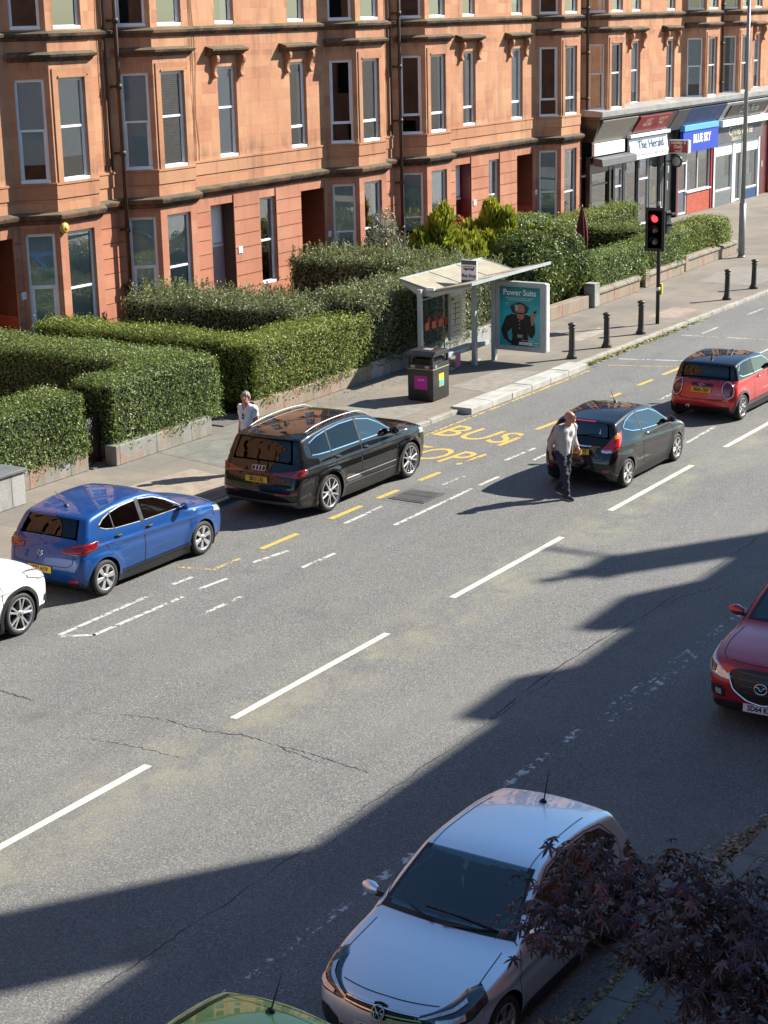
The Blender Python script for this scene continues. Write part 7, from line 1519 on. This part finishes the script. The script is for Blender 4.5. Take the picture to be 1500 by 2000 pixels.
V, N = c.cast(np.c_[np.full(31, 1.4), np.zeros(31), np.interp(np.linspace(-.54, .54, 31), [-.54, -.42, -.2, 0, .2, .42, .54], [.80, .60, .485, .455, .485, .60, .80])], np.c_[np.full(31, -1.38), np.linspace(-.54, .54, 31), np.zeros(31)]); q = MB(); q.tube([tuple(c.P(v+n*.02)) for v, n in zip(V, N)], .014, 8); q.build('chrome_wing', M['chrome'], gl)
for z in (.60, .68, .76, .84): c.wrap([(.06, -.40+abs(z-.84)*.6, z, z+.012), (0, 0, z, z+.012), (.06, .40-abs(z-.84)*.6, z, z+.012)], .016, 'grille_slat', M['grey_plastic'], gl, 1.4, 24, 2)
badge(c, 'f', .70, [([(.09*math.cos(2*math.pi*i/24), .068*math.sin(2*math.pi*i/24)) for i in range(25)], .014), ([(-.085, .022), (-.04, .02), (0, -.03), (.04, .02), (.085, .022)], .014)], .05)
c.wrap([(.14, -.84, .24, .36), (.03, -.4, .22, .42), (.03, .4, .22, .42), (.14, .84, .24, .36)], .008, 'lower_bumper', M['black_plastic'], c.bodyo, 1.4, 40, 5); c.plate('f', .385, 'SD64 KHP'); c.mirror(1.6, -1.02, 1.17, size=(.15, .22, .16)); c.wiper('f', [(.6, 1.17), (0, 1.22), (-.3, 1.21)])
# ------------------------------------------------------------------ people: one skin surface from blended tapered limbs, clothing as separate surfaces over it
def cone(X, a, b, ra, rb):
    a, b = np.array(a, float), np.array(b, float); e = b-a; w_ = [X[i]-a[i] for i in range(3)]; t = np.clip((w_[0]*e[0]+w_[1]*e[1]+w_[2]*e[2])/(e@e+1e-9), 0, 1)
    return np.sqrt(sum((w_[i]-e[i]*t)**2 for i in range(3)))-(ra+(rb-ra)*t)
def ell(X, c, r, rot=0.0):
    x, y, z = X[0]-c[0], X[1]-c[1], X[2]-c[2]
    if rot: x, z = x*math.cos(rot)+z*math.sin(rot), -x*math.sin(rot)+z*math.cos(rot)
    k = np.sqrt((x/r[0])**2+(y/r[1])**2+(z/r[2])**2); return (k-1)*min(r)
def blend(X, parts, k):
    d = None
    for p_ in parts: v = cone(X, *p_) if len(p_) == 4 else p_[0](X); d = v if d is None else smin(d, v, k)
    return d
def sdf_mesh(f, lo, hi, c, name, mat, parent, it=2):
    V, F = surface_nets(lambda *X: f(X), lo, hi, c); V = to_surface(lambda *X: f(X), V, it); N = grad(lambda *X: f(X), V, c*.6); N /= np.linalg.norm(N, axis=1, keepdims=True)+1e-9
    return np_mesh(name, V, F, M[mat], parent, smooth=True, normals=N)
def hand_parts(w, dr, side, curl=.35):
    """palm, four bent fingers of different length and a thumb off the side of the palm; w wrist, dr direction of the hand"""
    w, dr = Vector(w), Vector(dr).normalized(); fwd = Vector((1, 0, 0)); fwd = (fwd-dr*fwd.dot(dr)).normalized(); nrm = dr.cross(fwd)*(1 if side > 0 else 1); P_ = []
    palm = w+dr*.085; inward = Vector((0, -side, 0)); inward = (inward-dr*inward.dot(dr)).normalized()
    for k in (-.028, -.009, .010, .028): P_.append((w+dr*.012+fwd*k*.6, palm+fwd*k, .015, .0125))
    for k, ln in ((.030, .072), (.010, .082), (-.010, .076), (-.029, .060)):
        a = palm+fwd*k; b_ = a+(dr*math.cos(curl)+inward*math.sin(curl))*ln*.5; c_ = b_+(dr*math.cos(curl*2.3)+inward*math.sin(curl*2.3))*ln*.5; P_ += [(a, b_, .0098, .0088), (b_, c_, .0088, .0072)]
    a = w+dr*.03+fwd*.026; b_ = a+(dr*.6+fwd*.75).normalized()*.042; c_ = b_+(dr*.9+fwd*.25+inward*.3).normalized()*.034; P_ += [(a, b_, .0125, .0105), (b_, c_, .0105, .0085)]
    return P_
def head_fn(h, yaw=0.0, pitch=0.0):
    ca, sa, cp, sp = math.cos(yaw), math.sin(yaw), math.cos(pitch), math.sin(pitch)
    def f(X):
        x, y, z = X[0]-h[0], X[1]-h[1], X[2]-h[2]; x, y = x*ca+y*sa, -x*sa+y*ca; x, z = x*cp-z*sp, x*sp+z*cp; L_ = (x, y, z)
        d = ell(L_, (-.012, 0, .030), (.100, .078, .098)); d = smin(d, ell(L_, (.020, 0, -.045), (.068, .060, .075)), .04); d = smin(d, ell(L_, (.060, 0, -.088), (.028, .030, .024)), .03)
        d = smin(d, cone(L_, (.086, 0, .018), (.108, 0, -.022), .010, .015), .015); d = smin(d, cone(L_, (.078, -.03, .028), (.078, .03, .028), .012, .012), .02)
        for s_ in (-1, 1):
            d = smin(d, ell(L_, (-.005, s_*.080, -.012), (.022, .010, .034)), .01); d = smax(d, -ell(L_, (.093, s_*.031, .006), (.014, .016, .010)), .014)
        d = smin(d, cone(L_, (.084, -.018, -.050), (.084, .018, -.050), .006, .006), .008); d = smax(d, -cone(L_, (.094, -.02, -.0555), (.094, .02, -.0555), .002, .002), .005)
        return d
    return f
def hair_fn(h, yaw, pitch, hf):
    ca, sa, cp, sp = math.cos(yaw), math.sin(yaw), math.cos(pitch), math.sin(pitch)
    def f(X):
        x, y, z = X[0]-h[0], X[1]-h[1], X[2]-h[2]; x, y = x*ca+y*sa, -x*sa+y*ca; x, z = x*cp-z*sp, x*sp+z*cp
        d = hf(X)-.016-.006*np.sin(90*x+20*z)*np.sin(80*y); d = smax(d, .030+x*.55-z*.9-.035, .02); return smax(d, -(z+.035)+np.maximum(x, 0)*.9, .015)
    return f
def local(h, yaw, pitch, p):
    x, y, z = p; cp, sp, ca, sa = math.cos(pitch), math.sin(pitch), math.cos(yaw), math.sin(yaw); x, z = x*cp+z*sp, -x*sp+z*cp; return (h[0]+x*ca-y*sa, h[1]+x*sa+y*ca, h[2]+z)
def face_bits(e, h, yaw, pitch):
    q = MB()
    for s_ in (-1, 1): q.lathe([(.001, -.009), (.0085, -.004), (.0095, .0), (.0085, .004), (.001, .009)], local(h, yaw, pitch, (.081, s_*.031, .005)), 10)
    q.each('eye', M['ink'], e)
    q = MB()
    for s_ in (-1, 1): q.tube([local(h, yaw, pitch, (.088, s_*.016, .032)), local(h, yaw, pitch, (.084, s_*.046, .030))], .0055, 6)
    q.each('eyebrow', M['hair_grey'], e)
# --- man crossing in the lane; local frame: +x forward, +y his left
e = empty('person', 'bald person in an open grey jacket and dark jeans walking past the black hatchback', 'person', (31.2, 15.72, 0), R(-110))
h = (.20, -.01, 1.665); hy, hp = R(22), R(-18); HF = head_fn(h, hy, hp)
sh_r, el_r, wr_r = (.05, -.180, 1.425), (-.12, -.245, 1.16), (-.10, -.265, .91); sh_l, el_l, wr_l = (.07, .18, 1.42), (.02, .25, 1.16), (.18, .24, .97)
hip_r, kn_r, an_r = (.0, -.095, .93), (.16, -.10, .50), (.20, -.085, .085); hip_l, kn_l, an_l = (-.01, .095, .93), (.0, .09, .50), (-.25, .09, .13)
torso = [((0, 0, .96), (.03, 0, 1.18), .145, .140), ((.03, -.06, 1.20), (.07, -.07, 1.38), .125, .115), ((.03, .06, 1.20), (.07, .07, 1.38), .125, .115), ((.07, 0, 1.40), (.13, 0, 1.53), .10, .058), ((.12, -.0, 1.50), (.17, -.0, 1.60), .056, .054)]
arms = [((.06, -.10, 1.43), sh_r, .085, .075), (sh_r, el_r, .062, .046), (el_r, wr_r, .044, .029), ((.07, .10, 1.43), sh_l, .085, .075), (sh_l, el_l, .062, .046), (el_l, wr_l, .044, .029)]
legs = [(hip_r, kn_r, .098, .060), (kn_r, an_r, .060, .042), (hip_l, kn_l, .098, .060), (kn_l, an_l, .060, .042)]
feet = [(an_r, (.20, -.085, .05), .042, .042), ((.16, -.085, .045), (.36, -.095, .035), .042, .034), (an_l, (-.25, .09, .09), .042, .042), ((-.28, .09, .105), (-.09, .10, .035), .042, .034)]
hands = hand_parts(wr_r, (.12, .04, -1), -1, .45)+hand_parts(wr_l, (.55, -.05, -.8), 1, .55)
def body2(X): return smin(smin(smin(blend(X, torso+arms+legs+feet, .035), HF(X), .02), blend(X, hands[:14], .006), .012), blend(X, hands[14:], .006), .012)
sdf_mesh(body2, (-.42, -.42, -.02), (.46, .42, 1.80), .0105, 'body', 'skin_ruddy', e)
torso_j = [((0, 0, .90), (.03, 0, 1.18), .175, .158), *torso[1:4]]
def jacket(X):
    d = blend(X, [(a, b_, ra+.012, rb+.012) for a, b_, ra, rb in torso_j]+[(a, b_, ra+.014, rb+.016) for a, b_, ra, rb in arms], .04)
    fold = .003*np.sin(X[2]*26+X[0]*22)+.003*np.sin(X[2]*18-X[1]*35); d = d+fold
    d = smax(d, .865-X[2]+.10*X[0], .012); d = smax(d, X[2]-1.56+(X[0]-.10)*.75, .01); op = np.abs(X[1]-.01)-(.075+.075*np.clip((X[2]-1.15)/.3, 0, 1)); 
    d = smax(d, -smax(op, .05-X[0], .03), .02)
    w1 = cone(X, wr_r, tuple(Vector(wr_r)+Vector((.02, 0, -.15))), .075, .09); w2 = cone(X, wr_l, tuple(Vector(wr_l)+Vector((.1, 0, -.12))), .075, .09); return smax(smax(d, -w1, .01), -w2, .01)
sdf_mesh(jacket, (-.42, -.44, .78), (.40, .44, 1.62), .0105, 'jacket', 'jacket', e)
def shirt(X):
    d = blend(X, [(a, b_, ra+.008, rb+.008) for a, b_, ra, rb in torso], .035)+.0015*np.sin(X[2]*26+X[1]*30); return smax(smax(d, .90-X[2], .01), X[2]-1.50+(X[0]-.12)*.5, .01)
sdf_mesh(shirt, (-.22, -.26, .86), (.36, .26, 1.6), .0115, 'shirt', 'shirt', e)
def jeans(X):
    d = blend(X, [((0, -.05, .93), (0, .05, .93), .135, .135)]+[(a, b_, ra+.014, rb+.018) for a, b_, ra, rb in legs], .03)+.004*np.sin(X[2]*38+X[1]*20)+.003*np.sin(X[2]*70-X[0]*30)
    return smax(smax(d, X[2]-.99, .01), .085-X[2]+np.where(X[0] < -.12, .03, 0), .01)
sdf_mesh(jeans, (-.42, -.32, .04), (.36, .32, 1.04), .0105, 'jeans', 'denim', e)
def shoe_f(P_): return lambda X: smax(blend(X, [(a, b_, ra+.012, rb+.012) for a, b_, ra, rb in P_], .03), -(X[2]-.004), .01)
sdf_mesh(shoe_f(feet[:2]), (.05, -.18, -.02), (.45, .0, .18), .0085, 'shoe', 'shoe', e); sdf_mesh(shoe_f(feet[2:]), (-.38, .0, -.02), (.02, .2, .24), .0085, 'shoe', 'shoe', e)
q = MB(); q.tube([(.13, -.088, .012), (.25, -.092, .010), (.385, -.098, .012)], [.046, .05, .04], 10); q.tube([(-.29, .088, .062), (-.18, .095, .022), (-.075, .10, .012)], [.04, .05, .042], 10); q.v = [(x, y, max(z, .002)) for x, y, z in q.v]; q.each('shoe_sole', M['sole'], e); face_bits(e, h, hy, hp)
q = MB(); q.lathe([(.142, .955), (.147, .96), (.147, .99), (.142, .995)], (0, 0, 0), 24); q.build('belt', M['seam'], e)
# --- man behind the parked black car
e = empty('person', 'grey-haired person in a pale T-shirt on the pavement behind the black estate car', 'person', (29.55, 22.30, PZ), R(-182))
h = (.06, 0, 1.625); hy, hp = R(22), R(-16); HF1 = head_fn(h, hy, hp)
torso = [((0, 0, .95), (.0, 0, 1.15), .140, .140), ((.0, -.07, 1.18), (.02, -.075, 1.36), .120, .112), ((.0, .07, 1.18), (.02, .075, 1.36), .120, .112), ((.02, 0, 1.38), (.03, 0, 1.49), .10, .060), ((.03, 0, 1.47), (.045, 0, 1.56), .055, .054)]
sh_r, el_r, wr_r = (.0, -.180, 1.395), (-.05, -.225, 1.12), (.02, -.235, .875); sh_l, el_l, wr_l = (.0, .180, 1.395), (-.04, .225, 1.12), (.05, .225, .88)
arms = [((.01, -.10, 1.40), sh_r, .080, .066), (sh_r, el_r, .056, .043), (el_r, wr_r, .043, .028), ((.01, .10, 1.40), sh_l, .080, .066), (sh_l, el_l, .056, .043), (el_l, wr_l, .043, .028)]
legs = [((0, -.095, .93), (.12, -.10, .50), .098, .060), ((.12, -.10, .50), (.10, -.10, .085), .060, .042), ((0, .095, .93), (-.03, .10, .50), .098, .060), ((-.03, .10, .50), (-.16, .10, .09), .060, .042)]
feet = [((.07, -.10, .045), (.27, -.11, .035), .042, .034), ((-.19, .10, .05), (.0, .11, .035), .042, .034)]
hands = hand_parts(wr_r, (.1, .03, -1), -1, .4)+hand_parts(wr_l, (.1, -.03, -1), 1, .4)
def body1(X): return smin(smin(smin(blend(X, torso+arms+legs+feet, .035), HF1(X), .02), blend(X, hands[:14], .006), .012), blend(X, hands[14:], .006), .012)
sdf_mesh(body1, (-.30, -.42, -.02), (.36, .42, 1.78), .0105, 'body', 'skin', e)
def tee(X):
    d = blend(X, [((0, 0, .90), (0, 0, 1.15), .168, .160), *[(a, b_, ra+.014, rb+.014) for a, b_, ra, rb in torso[1:4]], (arms[0][0], sh_r, .090, .068), (sh_r, tuple(Vector(sh_r).lerp(Vector(el_r), .62)), .068, .068), (arms[3][0], sh_l, .090, .068), (sh_l, tuple(Vector(sh_l).lerp(Vector(el_l), .62)), .068, .068)], .03)
    d = d+.005*np.sin(X[2]*34+X[1]*30)+.003*np.sin(X[2]*22-X[1]*48+X[0]*20); d = smax(d, .87-X[2], .01); d = smax(d, X[2]-1.50, .01)
    for a, b_ in ((sh_r, el_r), (sh_l, el_l)): a, b_ = Vector(a), Vector(b_); d = smax(d, -cone(X, tuple(a.lerp(b_, .78)), tuple(b_), .085, .085), .006)
    d = smax(d, -(np.abs(X[1])-(X[2]-1.35)*.62+np.where(X[0] < .06, .5, 0)), .008); return smax(d, -cone(X, (.03, 0, 1.44), (.06, 0, 1.62), .072, .09), .008)
sdf_mesh(tee, (-.26, -.42, .82), (.30, .42, 1.56), .0105, 't_shirt', 'tee', e)
sdf_mesh(lambda X: smax(blend(X, [((0, -.05, .93), (0, .05, .93), .132, .132)]+[(a, b_, ra+.014, rb+.018) for a, b_, ra, rb in legs], .03), X[2]-.99, .01), (-.32, -.3, .02), (.3, .3, 1.04), .013, 'trousers', 'denim', e)
sdf_mesh(hair_fn(h, hy, hp, HF1), (-.12, -.16, 1.52), (.24, .16, 1.80), .0075, 'hair', 'hair_grey', e); face_bits(e, h, hy, hp)
q = MB()
for s_ in (-1, 1): q.lathe([(.001, -.004), (.026, -.003), (.026, .003), (.001, .004)], (.168, s_*.004-.0, 1.27-.028*(s_+1)), 12, 0, 'y'); 
q.v = [(.172+(y-0)*.4, (x-.168)+.0, z) for x, y, z in q.v]; q.tube([(.165, 0, 1.31), (.172, 0, 1.25)], .012, 6); q.build('sunglasses', M['black_plastic'], e)
# ------------------------------------------------------------------ purple maple in the near front garden
M['maple'] = foliage_mat('maple', [(0, (.016, .008, .013)), (.45, (.05, .024, .038)), (.8, (.11, .058, .08)), (1, (.15, .03, .045))], .4, .5, .15)
M['maple_bark'] = plain('maple_bark', (.035, .028, .024), .85, 0, .3, 30)
CL = [(7.96,4.14,4.69),(8.08,4.11,4.74),(8.43,4.17,4.66),(8.33,4.03,4.82),(8.07,3.83,5.05),(8.31,4.05,4.95),(8.19,3.91,4.75),(7.96,3.97,4.69),(8.28,4.0,4.56),(7.91,4.02,4.62),(8.03,4.11,4.46),(8.25,3.8,4.88),(8.14,3.76,4.8),(8.17,3.79,4.65),(8.36,3.71,4.85),(8.42,3.72,4.68),(7.97,3.5,4.84),(8.29,3.51,4.95),(8.25,3.46,4.86),(7.95,3.32,4.91),(7.81,3.14,5.15),(8.34,3.31,4.78),(8.08,3.37,5.11),(7.98,3.07,5.11),(8.26,3.12,4.87),(8.11,2.98,5.09),(7.97,2.87,5.06),(8.17,3.19,4.8),(7.74,3.16,4.98),(8.08,3.02,4.86),(7.85,2.82,5.02),(7.76,3.2,4.92),(8.04,3.17,4.74),(8.17,3.1,4.67),(7.68,2.79,4.97),(8.04,3.52,4.54),(7.85,3.32,4.74),(8.07,3.29,4.6),(8.05,3.43,4.5),(7.71,3.09,4.76),(8.08,3.15,4.61),(7.92,2.95,4.69),(7.95,3.2,4.54),(7.97,3.05,4.51),(7.69,2.81,4.7),(7.92,2.84,4.66),(7.94,2.97,4.43),(7.42,2.68,4.75),(7.91,3.05,4.37),(7.75,3.06,4.64),(7.81,3.14,4.58),(7.43,2.73,4.66),(7.8,2.76,4.6),(7.58,3.0,4.52),(8.37,4.37,4.35)]
CL += [(x+random.uniform(.1, .6), y-random.uniform(.5, 1.6), z+random.uniform(-.5, .2)) for x, y, z in CL[34:50:4]]
e = empty('maple_tree', 'dark purple-leaved maple in the bottom right corner', 'tree', (8.1, 2.2, PZ)); org = np.array([8.1, 2.2, PZ])
lob = []                                                               # seven-lobed leaf outline
for i, (a, r_) in enumerate(((-150, .50), (-100, .75), (-52, .93), (0, 1.0), (52, .93), (100, .75), (150, .50))):
    a = R(a); lob += [(.24*math.cos(a-R(24)), .24*math.sin(a-R(24))), (r_*.6*math.cos(a-R(14)), r_*.6*math.sin(a-R(14))), (r_*math.cos(a), r_*math.sin(a)), (r_*.6*math.cos(a+R(14)), r_*.6*math.sin(a+R(14)))]
lob = np.array(lob); nl = len(lob); VV, FF = [], []; rg = np.random.default_rng(11); q = MB(); k0 = 0
for ci, cc in enumerate(CL):
    cc = np.array(cc)
    root_ = np.array([8.05, 2.55, 3.7])+np.array([0, (cc[1]-2.55)*.35, (cc[2]-3.7)*.6]); mid = (cc+root_)/2+np.array([0, 0, .10])
    if ci % 4 == 0: q.tube([tuple(root_-org), tuple(mid-org), tuple(cc-org+np.array([0, 0, -.02]))], [.010, .006, .003], 5)
    for j in range(23):
        off = rg.normal(size=3)*np.array([.10, .10, .026]); p_ = cc+off; ang = math.atan2(off[1], off[0])+rg.normal()*.5; s_ = rg.uniform(.052, .086)
        d = np.array([math.cos(ang), math.sin(ang), -rg.uniform(.15, 1.0)]); d /= np.linalg.norm(d); sd_ = np.cross(d, [0, 0, 1]); sd_ /= np.linalg.norm(sd_); sd_ = sd_+rg.normal(size=3)*.25; sd_ /= np.linalg.norm(sd_); nn = np.cross(sd_, d)
        L_ = p_+s_*(lob[:, :1]*d+lob[:, 1:]*sd_*.9)-nn*s_*.35*((lob**2).sum(1, keepdims=True)); VV.append(np.vstack([p_, L_])); n0 = k0; k0 += nl+1
        FF.append(np.stack([np.full(nl, n0), n0+1+np.arange(nl), n0+1+(np.arange(nl)+1) % nl], 1))
np_mesh('crown', np.concatenate(VV)-org, np.concatenate(FF), M['maple'], e)
for br in ([(0, 0, 0), (.02, .05, 1.2), (-.02, .15, 2.4), (-.05, .35, 3.6)], [(-.02, .15, 2.4), (.1, .7, 3.7), (.15, 1.4, 4.45), (.05, 1.95, 4.55)], [(0, .1, 1.9), (.3, -.3, 3.2), (.2, -.5, 4.4)], [(-.05, .35, 3.5), (-.1, .6, 4.4), (.1, 1.1, 4.75)], [(.1, .7, 3.7), (.1, 1.2, 4.2), (.0, 1.75, 4.4)]):
    k = len(br); r0 = .075 if br[0][2] == 0 else .03; q.tube(br, [r0*(1-.75*i/(k-1)) for i in range(k)], 8)
q.build('trunk', M['maple_bark'], e)
# ------------------------------------------------------------------ the tenement on the viewer's own side, whose roofline throws the shadow
YN = -.8
e = empty('sandstone_tenement', 'red sandstone tenement on the near side whose roof and chimneys shade the road', 'tenement', (36, YN, 0), 0)
def nb(nm, q, mat): o = q.build(nm, M[mat], e); o.matrix_parent_inverse = Matrix.Translation((-36, -YN, 0)); return o
q = MB(); ops = []
for i in range(24):
    for z in (1.2, 5.2, 8.6, 12.1): 
        if z+2 < 15: ops.append((6+i*4.1, 7.3+i*4.1, z, z+2.2))
ops = [o for o in ops if not (18 < o[0]-2 < 22)]
XE = 49.2; ops = [o for o in ops if o[1]-20 < XE-.5]
wall_panel(q, (XE, YN), (-1, 0), (0, 1), XE+20, -.1, 15.2, [(XE+20-b_, XE+20-a, c_, d_) for a, b_, c_, d_ in ops], depth=.2); nb('wall', q, 'stone_wall')
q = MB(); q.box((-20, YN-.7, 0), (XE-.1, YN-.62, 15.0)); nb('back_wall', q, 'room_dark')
q = MB(); q.box((-20, YN-11, -.1), (XE, YN-10.8, 15.2)); q.box((-20, YN-11, 0), (-19.8, YN-.001, 15.2)); q.box((XE-.2, YN-11, 0), (XE, YN-.001, 15.2)); nb('side_wall', q, 'stone_wall')
q = MB(); q.extr([(YN+.05, 15.2), (YN+.05, 15.38), (YN-.25, 15.5), (YN-5.5, 17.0), (YN-11, 15.4), (YN-11, 15.2)], (-20, 0, 0), (0, 1, 0), (0, 0, 1), (XE+20, 0, 0)); nb('roof', q, 'slate')
for x0, x1, z0, z1, x2, x3 in ((37.7, 40.25, 15.1, 16.25, 38.4, 40.2), (42.4, 45.1, 15.1, 16.5, 42.8, 44.7)):
    q = MB(); q.extr([(x0, z0), (x1, z0), (x3, z1), (x2, z1-.06)], (0, YN-.4, 0), (1, 0, 0), (0, 0, 1), (0, .35, 0)); nb('bay_parapet', q, 'stone_trim')
def stack(x0, x1, z1, pots, spike=None):
    q = MB(); q.box((x0, YN-.55, 15.1), (x1, YN-.05, z1)); q.box((x0-.06, YN-.6, z1+.001), (x1+.06, YN+.0, z1+.16)); o = nb('chimney', q, 'stone_trim')
    for x, hgt in pots: q = MB(); q.lathe([(.001, 0), (.15, 0), (.13, .1), (.11, hgt-.1), (.14, hgt-.08), (.14, hgt), (.001, hgt)], (x, YN-.3, z1+.16), 14); nb('chimney_pot', q, 'shop_brick')
stack(47.2, 48.35, 17.9, ((47.4, .7), (47.8, .5)))
q = MB(); q.tube([(48.25, YN-.1, 17.9), (48.9, YN-.1, 18.5), (50.1, YN-.1, 19.6)], [.04, .07, .09], 6); nb('aerial', q, 'galv')
stack(30.95, 33.3, 18.6, ((30.6, .8), (31.3, .8), (32.0, .8), (32.7, .8)))
# the terrace goes on to the left, out of the picture
e = empty('sandstone_tenement', 'red sandstone tenements further back along the far side, left of the view', 'tenement', (0, YF, 0))
q = MB(); ops = []
for i in range(19):
    for z in (1.2, 5.35, 9.2, 12.9): ops.append((1.5+i*4.4, 2.6+i*4.4, z, z+2.5))
wall_panel(q, (-60, 0), (1, 0), (0, -1), 84.2, -.1, 16.2, ops, depth=.2); q.build('wall', M['stone_wall'], e)
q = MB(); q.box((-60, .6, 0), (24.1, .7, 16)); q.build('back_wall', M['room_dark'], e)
q = MB(); q.quad((-60, -.2, 16.25), (24.2, -.2, 16.25), (24.2, 6, 20.5), (-60, 6, 20.5)); q.build('roof', M['slate'], e)
